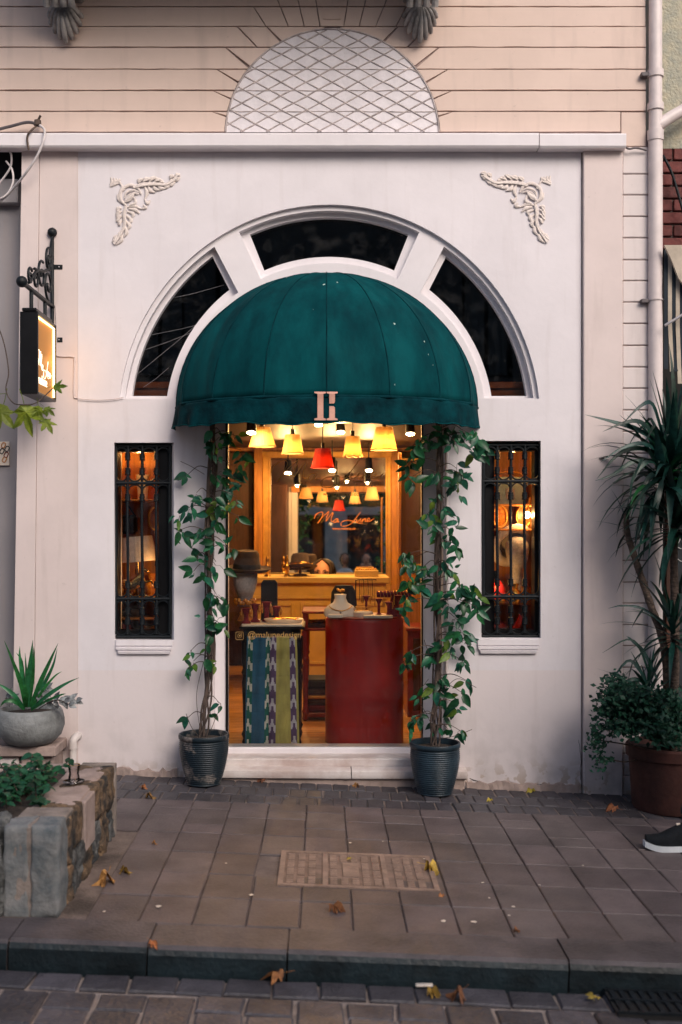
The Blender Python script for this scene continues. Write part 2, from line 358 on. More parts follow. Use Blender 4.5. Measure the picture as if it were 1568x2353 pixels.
# ------------------------------------------------------------------ ground
ang = math.atan(SL)
KY0, KY1, KH = -2.54, -2.32, 0.095
def slope_sheet(mb, x0, x1, y0, y1, zo):
    mb.add([(x0, y0, gz(x0)+zo), (x1, y0, gz(x1)+zo), (x1, y1, gz(x1)+zo), (x0, y1, gz(x0)+zo)], [(0, 1, 2, 3)])
g = MB(); slope_sheet(g, -150, 150, -150, KY0-.02, -KH-.019); road = g.build('road', M['mortar2']); tag(road, kind='structure')
g = MB(); slope_sheet(g, -150, 150, KY0+.01, .06, -.0105); walk = g.build('sidewalk', M['mortar']); tag(walk, kind='structure')
def chbox(w, d, h, c, wob=0.0, seed=0):                   # a paving piece, top at z=0, worn edges
    rr = random.Random(seed); mb = MB(); x, y = w/2, d/2
    j = lambda: rr.uniform(-wob, wob)
    lo = [(-x+j(), -y+j(), -h), (x+j(), -y+j(), -h), (x+j(), y+j(), -h), (-x+j(), y+j(), -h)]
    mid = [(a, b, -c) for a, b, _ in lo]
    top = [(a*(1-c/x), b*(1-c/y), j()*.25) for a, b, _ in lo]
    mb.add(lo+mid+top, [(0,1,5,4),(1,2,6,5),(2,3,7,6),(3,0,4,7),(4,5,9,8),(5,6,10,9),(6,7,11,10),(7,4,8,11),(8,9,10,11)])
    return mb.mesh('piece')
def place(name, me, parent, x, y, zo, rz=0, rx=0):
    o = bpy.data.objects.new(name, me); col.objects.link(o); o.parent = parent
    o.location = (x, y, gz(x)+zo); o.rotation_euler = (rx, ang, rz); return o
def variants(n, *a, m=None):
    out = []
    for i in range(n):
        me = chbox(*a, seed=i*13+1); me.materials.append(m); out.append(me)
    return out
# large tiles: columns 0.2 wide, lengths staggered near the wall, level rows near the kerb
COV = (-.19, .485, -1.86, -1.385)
tl = variants(4, .1955, .2925, .03, .004, .002, m=M['tile'])
ths = variants(3, .1955, .144, .03, .004, .002, m=M['tile'])
xs = [-2.0 + .2*i + .012 for i in range(21)]
for i, x in enumerate(xs):
    y = -.545; pat = [(0, .297), (1, .1485)][i % 2][1]; first = True
    rows = []
    if i % 3 == 1: rows = [.1485, .297, .1485, .297]
    elif i % 3 == 2: rows = [.297, .297, .297]
    else: rows = [.1485, .1485, .297, .297]
    rows += [.297] * 3
    for r_ in rows:
        if y - r_ < KY1 - .02: break
        yc = y - r_/2; y -= r_
        inside = COV[0]-.02 < x < COV[1]+.02 and COV[2]-.02 < yc < COV[3]+.02
        if inside: continue
        if x < -.98 and yc < -1.12: continue                                  # under the planter
        place('paving_tile', random.choice(tl if r_ > .2 else ths), walk, x, yc, random.uniform(-.0025, .001), random.uniform(-.006, .006), random.uniform(-.004, .004))
# dark small pavers along the wall
pv = variants(5, .088, .172, .03, .006, .004, m=M['paver'])
for k in range(3):
    y = -.545 + .004 + .0895 + k*.179
    for i in range(46):
        x = -2.05 + i*.0935 + random.uniform(-.003, .003) + (.04 if k % 2 else 0)
        if y > -.05 and -.62 < x < .72: continue
        place('small_paver', random.choice(pv), walk, x, y, -.003+random.uniform(-.004, .002), random.uniform(-.03, .03), random.uniform(-.012, .012))
# kerb
kerb = thing('kerb', None, None, (0, KY0, 0)); del_keys = None
kerb['kind'] = 'structure'
kx = [-3.2, -2.2, -1.105, -.616, -.125, .865, 1.9, 3.0]
for a, b in zip(kx[:-1], kx[1:]):
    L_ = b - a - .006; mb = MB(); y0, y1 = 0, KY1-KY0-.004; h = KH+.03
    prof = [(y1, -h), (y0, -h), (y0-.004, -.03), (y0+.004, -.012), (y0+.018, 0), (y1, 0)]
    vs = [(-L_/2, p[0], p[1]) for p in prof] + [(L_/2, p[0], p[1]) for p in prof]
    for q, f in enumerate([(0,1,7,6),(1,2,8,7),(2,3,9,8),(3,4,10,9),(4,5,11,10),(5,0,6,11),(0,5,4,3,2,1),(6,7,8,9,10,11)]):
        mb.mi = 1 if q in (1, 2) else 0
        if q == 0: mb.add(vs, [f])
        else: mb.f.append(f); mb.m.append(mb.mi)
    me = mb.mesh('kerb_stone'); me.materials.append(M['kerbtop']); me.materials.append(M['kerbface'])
    c = (a+b)/2; o = bpy.data.objects.new('kerb_stone', me); col.objects.link(o); o.parent = kerb
    o.location = (c, random.uniform(-.004, .004), gz(c)+random.uniform(-.003, .003)); o.rotation_euler = (0, ang, random.uniform(-.002, .002))
# road: gutter setts and cobbles with pale joints
gs = variants(5, .156, .120, .05, .006, .004, m=M['cobble'])
for i in range(24):
    place('gutter_sett', random.choice(gs), road, -1.9+i*.164+random.uniform(-.004, .004), KY0-.078, -KH-.004+random.uniform(-.004, .002), random.uniform(-.04, .04), random.uniform(-.02, .02))
cb = variants(6, .153, .114, .05, .006, .004, m=M['cobble'])
cbl = variants(4, .153, .228, .05, .006, .004, m=M['cobble'])
for i in range(25):
    x = -2.0 + i*.166; y = KY0-.155; k = i % 3
    for r_ in ([.24, .125, .24, .125], [.125, .125, .24, .24], [.125, .24, .125, .24])[k]:
        place('cobble', random.choice(cb if r_ < .2 else cbl), road, x+random.uniform(-.005, .005)-.02*(y+2.7)*0, y-r_/2, -KH-.006+random.uniform(-.006, .003), random.uniform(-.03, .03), random.uniform(-.02, .02)); y -= r_
# pale spots trodden into the paving
mb = MB()
for px, py, r_ in [(365,2084,.014),(240,2096,.007),(578,2058,.011),(805,1938,.008),(975,1975,.006),(935,1985,.006),(1000,2045,.009),(1125,2065,.006),(1090,2120,.013),(1180,2085,.010),(1020,2118,.012),(1170,2105,.007),(880,1935,.005),(520,1985,.006),(1240,2035,.006),(1110,2030,.007),(1340,1990,.005),(880,2280,.02)]:
    p = G(px, py); n = 9
    zz = lambda q: gz(q)+.0035
    ps = [(p.x+r_*random.uniform(.6, 1.2)*math.cos(6.283*j/n), p.y+r_*random.uniform(.6, 1.2)*math.sin(6.283*j/n)) for j in range(n)]
    if py < 2200: mb.add([(a, b, zz(a)) for a, b in ps], [tuple(range(n))])
tag(mb.build('pavement_specks', M['white']), 'pale specks of trodden gum and bird droppings across the brown tiles', 'specks', kind='stuff')
# ------------------------------------------------------------------ the shop building
B = thing('shop_building', 'white plastered shop front with round arch under a peach rusticated upper wall', 'building', (0, 0, 0))
F = lambda x, y, Y=0: (W(x, y, Y).x, W(x, y, Y).z)
AC = (757, 968)
def arc(rx, ry, a0, a1, n=40, Y=0, c=AC):                # angles measured from straight up, clockwise
    return [F(c[0]+rx*math.sin(R(a0+(a1-a0)*i/n)), c[1]-ry*math.cos(R(a0+(a1-a0)*i/n)), Y) for i in range(n+1)]
ZB = -.35
xl, xr = F(180, 0)[0], F(1336, 0)[0]
DL, DR = F(486, 0)[0], F(1019, 0)[0]
a_s = math.degrees(math.acos((968-916)/498))             # springing of the arch
hole = arc(485, 498, -a_s, a_s, 64)
hole = hole + [(DR, hole[-1][1]), (DR, ZB+.02), (DL, ZB+.02), (DL, hole[0][1])]
wl = [F(263, 1017), F(400, 1017), F(400, 1470), F(263, 1470)]
wr = [F(1105, 1013), F(1243, 1013), F(1243, 1466), F(1105, 1466)]
plate('wall', [[(xl, ZB), (xr, ZB), (xr, F(0, 349)[1]), (xl, F(0, 349)[1])], hole, wl, wr], 0, .24, M['wall'], B)
# reveal lip round the arch, slightly splayed band
fan = arc(487, 500, -a_s, a_s, 64)
ho = lambda a0, a1, ro, ri, Y: arc(ro, ro*1.025, a0, a1, 30, Y) + arc(ri, ri*1.01, a1, a0, 30, Y)
def side(sg, ro, ri, a0, yb, Y):
    ao = math.degrees(math.acos((968-yb)/(ro*1.025))); ai = math.degrees(math.acos((968-yb)/(ri*1.01)))
    return arc(ro, ro*1.025, sg*a0, sg*ao, 30, Y) + arc(ri, ri*1.01, sg*ai, sg*(a0+1.5), 30, Y)
fp = fan + [(fan[-1][0], F(0, 921)[1]), (fan[0][0], F(0, 921)[1])]
fw = thing('fan_window', 'three-part fan window of dark glass in a white arch above the green awning', 'window', (0, .05, W(0, 921, 0).z))
plate('arch_panel', [fp, ho(-26, 26, 472, 360, .025), side(-1, 472, 360, 34, 915, .025), side(1, 472, 360, 34, 915, .025)], .025, .07, M['trim'], B)
plate('frame', [arc(486, 499, -a_s, a_s, 64, .07)+[F(1244, 921, .07), F(270, 921, .07)], ho(-23.5, 23.5, 457, 374, .07), side(-1, 457, 377, 36, 910, .07), side(1, 457, 377, 36, 910, .07)], .071, .115, M['trim'], fw)
for pl in (ho(-25, 25, 462, 368, .15), side(-1, 462, 370, 35, 913, .15), side(1, 462, 370, 35, 913, .15)):
    plate('pane', [pl], .118, .124, M['glass_dark'], fw)
# soft outer plaster band that follows the arch
def band(r0, y0):
    return arc(r0, r0*1.02, -a_s+2, a_s-2, 64)
# pilasters
mb = MB(); mb.add([(F(52,0)[0], -.012, F(0,346)[1]), (F(92,0)[0], -.012, F(0,346)[1]), (F(76,0)[0], -.012, ZB), (F(27,0)[0], -.012, ZB),
                   (F(52,0)[0], .3, F(0,346)[1]), (F(92,0)[0], .3, F(0,346)[1]), (F(76,0)[0], .3, ZB), (F(27,0)[0], .3, ZB)],
                  [(0,3,2,1),(0,1,5,4),(1,2,6,5),(2,3,7,6),(3,0,4,7),(4,5,6,7)])
mb.build('edge_strip', M['pil'], B)
mb = MB(); mb.add([(F(93,0)[0], -.006, F(0,347)[1]), (xl-.001, -.006, F(0,347)[1]), (xl-.001, -.006, ZB), (F(77,0)[0], -.006, ZB),
                   (F(93,0)[0], .3, F(0,347)[1]), (xl-.001, .3, F(0,347)[1]), (xl-.001, .3, ZB), (F(77,0)[0], .3, ZB)],
                  [(0,3,2,1),(0,1,5,4),(1,2,6,5),(2,3,7,6),(3,0,4,7),(4,5,6,7)])
mb.build('pilaster', M['pil'], B)
xa, xb_, xc = F(1339, 0)[0], F(1430, 0)[0], F(1490, 0)[0]
MB().box(xa, xb_-.004, -.028, .3, ZB, F(0, 347)[1], .004).build('pilaster', M['pil'], B)
q = MB().box(xb_-.002, xc, .0, .3, ZB, F(0, 336)[1]).build('quoin_strip', M['groove'], B)
ys = [338] + [400+49.3*i+random.uniform(-1, 1) for i in range(32)]
for a, b in zip(ys[:-1], ys[1:]):
    if F(0, b)[1] < ZB: break
    MB().box(xb_+.001, xc-.002, -.010, .05, F(0, b-1.2)[1], F(0, a+1.2)[1], .004).build('quoin_block', M['block'], q)
MB().box(F(1427, 0)[0], F(1484, 0)[0], -.007, .02, F(0, 337)[1], F(0, 259)[1], .003).build('corner_block', M['upper'], B)
# ledge (two lengths of channel)
for a, b, yo in ((-60, 1232, 0), (1234, 1430, 1)):
    mb = MB(); prof = [(.0, 304), (-.085, 305.5), (-.088, 309), (-.088, 334), (-.080, 338), (.0, 338)]
    vs = []
    for xx in (a, b):
        for yy, pz in prof: vs.append((F(xx, 0)[0], yy, F(0, pz+yo, -.086)[1]))
    k = len(prof); mb.add(vs, [tuple(range(k)), tuple(range(2*k-1, k-1, -1))] + [(i, i+k, (i+1) % k+k, (i+1) % k) for i in range(k)])
    mb.build('ledge', M['trim'], B)
MB().box(F(50, 0)[0], xc, .002, .25, F(0, 352)[1], F(0, 300)[1]).build('lintel_backing', M['groove'], B)
# upper wall: backing sheet (the grooves) and every course proud of it
uw = MB().box(F(-80, 0)[0], F(1484, 0)[0], .006, .3, F(0, 304)[1], F(0, -420)[1]).build('upper_wall', M['groove'], B)
LC, LR = (764, 312), 246
cy = lambda y: math.sqrt(max(0, LR*LR-(LC[1]-y)**2))     # half width of the lunette at height y
gy = [-420, -370, -322, -274, -226, -178, -130, -82, -32, 16, 62, 110, 160, 209, 257, 304.5]
rad_l = {3: None}
radial = {62: (546, 64, 597, 120), 110: (520, 113, 569, 154), 160: (500, 161, 546, 190), 209: (492, 210, 531, 228), 257: (490, 259, 519, 268)}
def course(poly):
    out = []
    for (x0, y0), (x1, y1) in zip(poly, poly[1:]+poly[:1]):
        k = max(1, int(math.hypot(x1-x0, y1-y0)/28)); out.append((x0, y0))
        for i in range(1, k): out.append((x0+(x1-x0)*i/k, y0+(y1-y0)*i/k+random.uniform(-.55, .55)))
    poly = out
    MB().prism([F(x, y) for x, y in poly], -.007, .02).build('wall_course', M['upper'], uw)
gp = 1.6
for a, b in zip(gy[:-1], gy[1:]):
    wob = lambda: random.uniform(-.5, .5)
    t, u = a+gp+wob(), b-gp+wob()
    xR = 1484 if b < 257 else (1484 if b < 300 else 1425)
    if b <= 62:                                          # above the lunette: long courses and keystones
        fx = lambda x0, y0, x1, y1, y: x0+(x1-x0)*(y-y0)/(y1-y0)
        cuts = [(638,0,669,77),(685,0,700,64),(726,0,736,64),(800,0,790,64),(841,0,825,64),(889,0,856,80)]
        if b < 0 : cuts = []
        if b == 62: cuts = [(585,20,633,95)] + cuts + [(932,20,893,95)]
        L0 = [(-80, t), None]
        prev = None; edges = [(-80, -80)] + [(fx(*c, t), fx(*c, u)) for c in cuts] + [(xR, xR)]
        for (e0, e1), (f0, f1) in zip(edges[:-1], edges[1:]):
            course([(e0+1.4, t), (f0-1.4, t), (f1-1.4, u), (e1+1.4, u)])
        continue
    for sg in (-1, 1):
        mx = lambda x: x if sg < 0 else 2*LC[0]-x
        xo = -80 if sg < 0 else xR
        rx0, ry0, rx1, ry1 = radial[a]
        if a == 62:
            hw = lambda y: LC[0]-cy(max(y, 66.5))-2
            ar = lambda y0, y1: [(mx(hw(y0+(y1-y0)*i/8)), y0+(y1-y0)*i/8) for i in range(9)]
            for pl in ([(xo, t), (mx(544.5), t), (mx(588), u), (xo, u)],
                       [(mx(549), t), (mx(612), t)] + ar(97, u) + [(mx(592), u)],
                       [(mx(616), t)] + ar(t, 94)):
                course(pl if sg < 0 else pl[::-1])
            continue
        if ry1 > u: ry1 = u-3
        hw = lambda y: LC[0]-cy(y)-2 if y > LC[1]-LR+2 else LC[0]-1
        arcp = [(mx(hw(ry1+3+(u-ry1-3)*i/6)), ry1+3+(u-ry1-3)*i/6) for i in range(7)]
        poly = [(xo, t), (mx(rx0-2), t)] + [(mx(min(rx1, hw(ry1)))-sg*0, ry1+2)] + arcp + [(xo, u)]
        course(poly if sg < 0 else poly[::-1])
        tri = [(mx(rx0+2.5), t)] + [(mx(hw(t+(ry1-2-t)*i/6)), t+(ry1-2-t)*i/6) for i in range(7)]
        course(tri if sg < 0 else tri[::-1])
for x0, x1, y0, y1 in ((744, 782, -20, 46),):
    for c in ((x0, x0+2, y0, y1), (x1-2, x1, y0, y1), (x0, x1, y1-2, y1)):
        MB().box(F(c[0],0)[0], F(c[1],0)[0], -.012, -.005, F(0,c[3])[1], F(0,c[2])[1]).build('keystone_moulding', M['upper'], uw)
# lunette with raised lattice
ln = MB().prism([F(LC[0]+(LR-2)*math.sin(R(-88.5+177*i/60)), LC[1]-(LR-2)*math.cos(R(-88.5+177*i/60))) for i in range(61)] + [F(1009, 304.5), F(519, 304.5)], -.004, .02).build('lunette', M['lun'], B)
def clip(p, d):                                          # stretch a line to the lunette outline
    out = []
    for sgn in (-1, 1):
        t_ = 0
        while True:
            q = (p[0]+sgn*d[0]*t_, p[1]+sgn*d[1]*t_)
            if (q[0]-LC[0])**2+(q[1]-LC[1])**2 > (LR-3)**2 or q[1] > 303: break
            t_ += 1
        out.append(q)
    return out
def bar(a, b, r=.0042, wobble=1.0):
    k = max(3, int(math.hypot(a[0]-b[0], a[1]-b[1])/28)); pts = []
    for i in range(k+1):
        t_ = i/k; x, y = a[0]+(b[0]-a[0])*t_, a[1]+(b[1]-a[1])*t_
        p = W(x+random.uniform(-wobble, wobble), y+random.uniform(-wobble, wobble), 0); pts.append((p.x, -.005, p.z))
    MB().tube(pts, [r*random.uniform(.8, 1.2) for _ in pts], 6).build('lattice_bar', M['lat'], ln, smooth=60)
for y in (110, 160, 209, 257): a, b = clip((LC[0], y), (1, 0)); bar(a, b, .003)
for sg in (-1, 1):
    d = (.80, sg*.60*.72); nn = math.hypot(*d); d = (d[0]/nn, d[1]/nn)
    for i in range(-16, 17):
        p = (LC[0]+i*59, 209+12)
        # find a point of the line inside
        ok = None
        for t_ in range(-700, 700, 6):
            q = (p[0]+d[0]*t_, p[1]+d[1]*t_)
            if (q[0]-LC[0])**2+(q[1]-LC[1])**2 < (LR-12)**2 and q[1] < 296: ok = q; break
        if ok:
            a, b = clip(ok, d)
            if math.hypot(a[0]-b[0], a[1]-b[1]) > 14: bar(a, b)
rim = [W(LC[0]+(LR-1)*math.sin(R(-88+176*i/60)), LC[1]-(LR-1)*math.cos(R(-88+176*i/60)), 0) for i in range(61)]
MB().tube([(p.x, -.006, p.z) for p in rim], .0055, 6).build('lunette_rim', M['lat'], ln, smooth=60)
# balcony above the picture with its two shell corbels
MB().box(F(40, 0)[0], F(1070, 0)[0], -.80, .004, 3.0+1.5+.28, 5.0, .01).build('balcony_slab', M['corb'], B)
def corbel(cx, y1):
    s = S(-.1); c = W(cx, 0, -.1).x; z0 = W(0, y1, -.1).z; zt = W(0, 30, -.1).z
    k = MB().box(c-.095, c+.095, -.36, .004, zt+.10, 4.78, .01)
    for i in range(4):
        x = c-.07+i*.047; k.tube([(x, -.20, zt-.01), (x, -.30, zt+.12), (x, -.37, zt+.3), (x, -.42, 4.78)], .020, 8)
    o = k.build('corbel', M['corb'], B, smooth=40)
    for i in range(9):
        a = R(-82+164*i/8); L_ = .155-.03*abs(math.sin(a))+.012; 
        top = Vector((c+.02*math.sin(a), -.13, zt+.03)); e = Vector((c+math.sin(a)*.098, -.045, zt+.02-math.cos(a)*L_))
        m_ = (top+e)/2+Vector((0, -.045, 0))
        MB().tube(crom([top, m_, e], 5), [.006+.012*(j/10)**.8 for j in range(10)]+[.010], 8).build('shell_rib', M['corb'], o, smooth=60)
    MB().ball((c, -.06, zt+.0), .085, 16, 10, 1.0, .6, 1.25).build('shell_core', M['groove'], o, smooth=60)
corbel(147, 97); corbel(967, 95)
# plaster ornaments in the corners of the front
def ornament(mirror):
    ox, oy = 251, 400
    def P(zx, zy, d=0): 
        x, y = zx/3.033, 344.6+zy/3.033
        if mirror: x = 1520-x; y -= 4
        p = W(x, y, 0); return Vector((p.x, -d, p.z))
    mb = MB()
    def t(pts, rs, d=.006):
        pp = crom([P(*p, d) for p in pts], 5); n = len(pp); k = len(rs)-1
        rr = []
        for i in range(n):
            u = i/(n-1)*k; j = min(int(u), k-1); rr.append((rs[j]+(rs[j+1]-rs[j])*(u-j))/393/3.033)
        mb.tube(pp, rr, 8, flat=(1, .45, 1))
    def lf(a, b, c, w0, d=.004):                          # a lobed leaflet: spine tube, tapered, with a curled tip
        t([a, b, c], [w0*.35, w0, w0*.25], d)
    # square leaf with ribs
    for k in range(4): t([(768+k*4, 245-k*2), (782+k*16, 225-k*3), (775+k*20, 193+k*3)], [5, 11, 5], .003+.002*(k % 2))
    t([(770, 255), (800, 240), (832, 232)], [6, 11, 5], .005); t([(832, 222), (850, 250), (866, 285)], [8, 7, 10], .006)
    # central cartouche
    t([(885, 392), (843, 345), (848, 283), (905, 247), (962, 268), (988, 312)], [7, 12, 12, 12, 10, 5], .008)
    t([(872, 340), (885, 300), (935, 285), (975, 300)], [4, 8, 8, 3], .012); t([(882, 352), (900, 318), (940, 305), (972, 312)], [3, 7, 7, 3], .010)
    for k in range(5): lf((868+k*9, 372-k*3), (885+k*10, 352-k*6), (890+k*12, 325-k*5), 12, .011)
    t([(905, 388), (945, 372), (938, 330)], [8, 12, 4], .010); t([(822, 312), (828, 345), (850, 372)], [5, 10, 4])
    # acanthus arms: stem, then leaflets on both sides
    def arm(path, outer, inner, w0):
        t(path, [10, 13, 11, 8, 9], .009); t([(x+5, y+6) for x, y in path], [6, 8, 7, 5, 5], .012)
        for a, b, c in outer: lf(a, b, c, w0, .005); lf(((a[0]+b[0])/2, (a[1]+b[1])/2), ((b[0]+c[0])/2+5, (b[1]+c[1])/2+5), c, w0*.55, .010)
        for a, b, c in inner: lf(a, b, c, w0, .006)
    arm([(930, 262), (1000, 245), (1080, 240), (1160, 240), (1240, 190)],
        [((975, 240), (970, 215), (1000, 200)), ((1000, 238), (1015, 205), (1055, 198)), ((1040, 235), (1062, 200), (1092, 188)), ((1075, 232), (1100, 208), (1128, 208)), ((1110, 235), (1130, 222), (1140, 222)), ((1190, 215), (1195, 185), (1215, 178)), ((1215, 200), (1235, 175), (1258, 172))],
        [((1010, 255), (1025, 300), (1010, 345)), ((1010, 345), (1030, 372), (1050, 352)), ((1035, 250), (1050, 285), (1085, 298)), ((1070, 250), (1085, 275), (1120, 280)), ((1105, 250), (1120, 268), (1160, 268)), ((1140, 248), (1160, 258), (1190, 248)), ((1170, 240), (1195, 242), (1222, 225)), ((1210, 218), (1235, 208), (1258, 190))], 15)
    arm([(880, 395), (868, 450), (872, 510), (852, 570), (795, 655)],
        [((850, 405), (825, 410), (818, 440)), ((850, 430), (822, 445), (815, 480)), ((852, 460), (826, 475), (812, 500)), ((855, 490), (835, 505), (828, 525)), ((850, 560), (838, 585), (815, 600)), ((835, 590), (805, 610), (785, 640))],
        [((890, 400), (935, 392), (985, 412)), ((985, 412), (1015, 402), (1000, 382)), ((900, 412), (945, 420), (975, 445)), ((890, 430), (930, 448), (915, 480)), ((885, 460), (915, 490), (895, 520)), ((880, 495), (905, 530), (885, 558)), ((868, 530), (885, 575), (858, 612)), ((850, 590), (848, 630), (812, 662))], 15)
    mb.build('corner_ornament', M['orn'], B, smooth=70)
ornament(False); ornament(True)
# crumbling foot of the wall: uneven base lumps and crack line
for a, b, z0 in ((1072, 1330, .035), (190, 408, .03)):
    mb = MB(); n = 26; top = []
    for i in range(n+1):
        x = F(a+(b-a)*i/n, 0)[0]; top.append((x, gz(x)+z0+random.uniform(-.014, .014)))
    vs = [(x, -.014+random.uniform(-.004, .004), z) for x, z in top]+[(x, -.030+random.uniform(-.006, .006), gz(x)-.04) for x, z in top]+[(x, .004, z+.004) for x, z in top]
    mb.add(vs, [(i, i+1, n+2+i, n+1+i) for i in range(n)]+[(2*n+2+i, 2*n+3+i, i+1, i) for i in range(n)])
    mb.build('crumbling_base', M['slab'], B)
def crack(pts, r=.0022):
    pp = []
    for p, q in zip(pts[:-1], pts[1:]):
        for i in range(6):
            t_ = i/6; pp.append((p[0]+(q[0]-p[0])*t_+random.uniform(-2, 2), p[1]+(q[1]-p[1])*t_+random.uniform(-2, 2)))
    pp.append(pts[-1]); MB().tube([(F(*p)[0], -.001, F(*p)[1]) for p in pp], [r*random.uniform(.5, 1.3) for _ in pp], 5).build('crack', M['dark'], B)
crack([(1078, 1788), (1110, 1800), (1170, 1806), (1250, 1802), (1330, 1808)]); crack([(190, 1760), (225, 1765), (262, 1778)])
crack([(1333, 1790), (1336, 1740), (1330, 1700)], .0015)
# steps and threshold
st = thing('door_step', 'worn pinkish marble doorstep in two courses between the two blue pots', 'step', (0, 0, 0))
xj0, xj1 = DL+.004, DR-.004
MB().box(xj0, xj1, .17, .30, F(0, 1737, .17)[1], F(0, 1718, .17)[1], .006).build('sill', M['trim'], st)
MB().box(xj0, xj1, .02, .30, F(0, 1762, .02)[1], F(0, 1741, .05)[1], .006).build('tread', M['marble'], st)
for a, b in ((508, 806), (808, 1070)):
    p0, p1 = F(a, 0)[0], F(b, 0)[0]
    mb = MB(); prof = [(.03, 1760), (-.05, 1761), (-.068, 1765), (-.072, 1773), (-.066, 1781), (-.05, 1785), (.03, 1785)]
    vs = [(xx, yy, F(0, pz)[1]-(.006 if xx > .1 else 0)) for xx in (p0, p1) for yy, pz in prof]; k = len(prof)
    mb.add(vs, [tuple(range(k)), tuple(range(2*k-1, k-1, -1))]+[(i, i+k, (i+1) % k+k, (i+1) % k) for i in range(k)])
    mb.build('lower_step', M['marble'], st, smooth=40)
MB().box(F(512, 0)[0], F(1066, 0)[0], -.045, .03, -.12, F(0, 1785.5)[1], .004).build('step_base', M['slab'], st)
# ------------------------------------------------------------------ barred display windows
def barred_window(xs, ys, glass_x, label, sill, splay):
    Y = .035
    x0, x1 = xs[0], xs[-1]; yt, c1, c2, yb = ys
    t = thing('barred_window', label, 'window', (W((x0+x1)/2, 0, 0).x, 0, W(0, yb, 0).z))
    f = lambda x, y, Yd=Y: F(x, y, Yd)
    # black lining with the glass set back in it
    lin = [f(x0-2, yt-6, .06), f(x1+5, yt-6, .06), f(x1+5, yb+6, .06), f(x0-2, yb+6, .06)]
    gx0, gx1 = glass_x
    plate('window_frame', [lin, [f(gx0, yt+14, .1), f(gx1, yt+14, .1), f(gx1, yb-16, .1), f(gx0, yb-16, .1)]], .065, .16, M['blackgl'], t)
    plate('pane', [[f(gx0-3, yt+10, .14), f(gx1+3, yt+10, .14), f(gx1+3, yb-12, .14), f(gx0-3, yb-12, .14)]], .163, .168, M['glass'], t)
    def P(x, y): p = W(x, y, Y); return Vector((p.x, Y, p.z))
    for x in xs:
        edge = x in (x0, x1); r = .0085 if not edge else .010
        mb = MB().tube([P(x+.8*math.sin(y*.02), y) for y in range(int(yt), int(yb)+1, 12)], r, 8)
        if not edge:
            for y in (yt+24, yt+58, c1+33, c2-33, c2+28, yb-36):
                mb.lathe([(.009, -.022), (.016, -.018), (.014, -.010), (.017, 0), (.014, .010), (.016, .018), (.009, .022)], P(x, y), 10)
                mb.tube([P(x-6, y+9), P(x-3, y+6), P(x+3, y+6), P(x+6, y+9)], .004, 6)
        mb.build('vertical_bar', M['iron'], t, smooth=50)
    for y in (yt, c1, c2, yb):
        MB().tube([P(x0-3, y), P(x1+3, y)], .010 if y in (c1, c2) else .008, 8).build('crossbar', M['iron'], t, smooth=50)
    for a, b in zip(xs[:-1], xs[1:]):
        m = (a+b)/2; r = (b-a)/2-1
        for y, d in ((yt+2, 1), (c1-2, -1), (c1+2, 1), (c2-2, -1), (c2+2, 1), (yb-2, -1)):
            pts = [P(m-r, y+d*30)]+[P(m-r*math.cos(math.pi*i/10), y+d*(16-14*math.sin(math.pi*i/10))) for i in range(11)]+[P(m+r, y+d*30)]
            MB().tube(pts, .0054, 6).build('scroll', M['iron'], t, smooth=60)
    # moulded sill
    a, b = sill; z = lambda y: F(0, y)[1]
    mb = MB(); prof = [(.01, yb+7), (-.012, yb+7), (-.016, yb+20), (-.006, yb+22), (-.020, yb+24), (-.020, yb+29), (-.008, yb+31), (-.022, yb+33), (-.018, yb+39), (.01, yb+41)]
    vs = []
    for xx, ins in ((a, 1), (b, -1)):
        for i, (yy, pz) in enumerate(prof): vs.append((F(xx+ins*max(0, (i-4))*1.6, 0)[0], yy, z(pz)))
    k = len(prof); mb.add(vs, [tuple(range(k)), tuple(range(2*k-1, k-1, -1))]+[(i, i+k, (i+1) % k+k, (i+1) % k) for i in range(k)])
    mb.build('sill', M['wall'], t)
    # splayed plaster margin on the side towards the door
    p, q = splay; fx, bx = F(p, 0)[0], F(q, 0)[0]
    vs = [(fx, .001, z(yt-9)), (bx, .062, z(yt-4)), (fx, .062, z(yt-9)), (fx, .001, z(yb+8)), (bx, .062, z(yb+4)), (fx, .062, z(yb+8))]
    MB().add(vs, [(0, 1, 4, 3), (0, 2, 1), (3, 4, 5), (1, 2, 5, 4), (0, 3, 5, 2)]).build('splay', M['wall'], t)
    return t
barred_window([266, 294, 327, 360, 391], (1025, 1110, 1376, 1463), (274, 366),
    'narrow window with black iron bars left of the door, white lampshade behind it', (268, 397), (400.5, 389))
barred_window([1111, 1143, 1174, 1206, 1240], (1023, 1106, 1371, 1462), (1134, 1226),
    'narrow window with black iron bars right of the door, pale hat behind it', (1098, 1238), (1104.5, 1112))
# ------------------------------------------------------------------ rooms behind the front
def quadbox(name, x0, x1, y0, y1, z0, z1, m, front_open=True):
    fs = {'floor': (0,1,2,3), 'ceil': (4,7,6,5), 'back': (3,2,6,7), 'l': (0,3,7,4), 'r': (1,5,6,2)}
    mb = MB().add([(x0,y0,z0),(x1,y0,z0),(x1,y1,z0),(x0,y1,z0),(x0,y0,z1),(x1,y0,z1),(x1,y1,z1),(x0,y1,z1)], list(fs.values()))
    return mb.build(name, m, B, fix=False)
FZ = F(0, 1724, .3)[1]                                    # shop floor
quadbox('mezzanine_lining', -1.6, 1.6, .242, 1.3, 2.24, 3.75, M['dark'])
for sx in (-1, 1):                                        # planks seen low in the fan windows
    for i in range(3):
        x0, x1 = (F(285, 0)[0], F(420, 0)[0]) if sx < 0 else (F(1095, 0)[0], F(1230, 0)[0])
        MB().box(x0, x1, .20-.02*i, .24, F(0, 918-17*i)[1], F(0, 903-17*i+ (0 if i else 1))[1], .003).build('panelling_board', M['board_red'], B)
RW = 1.32
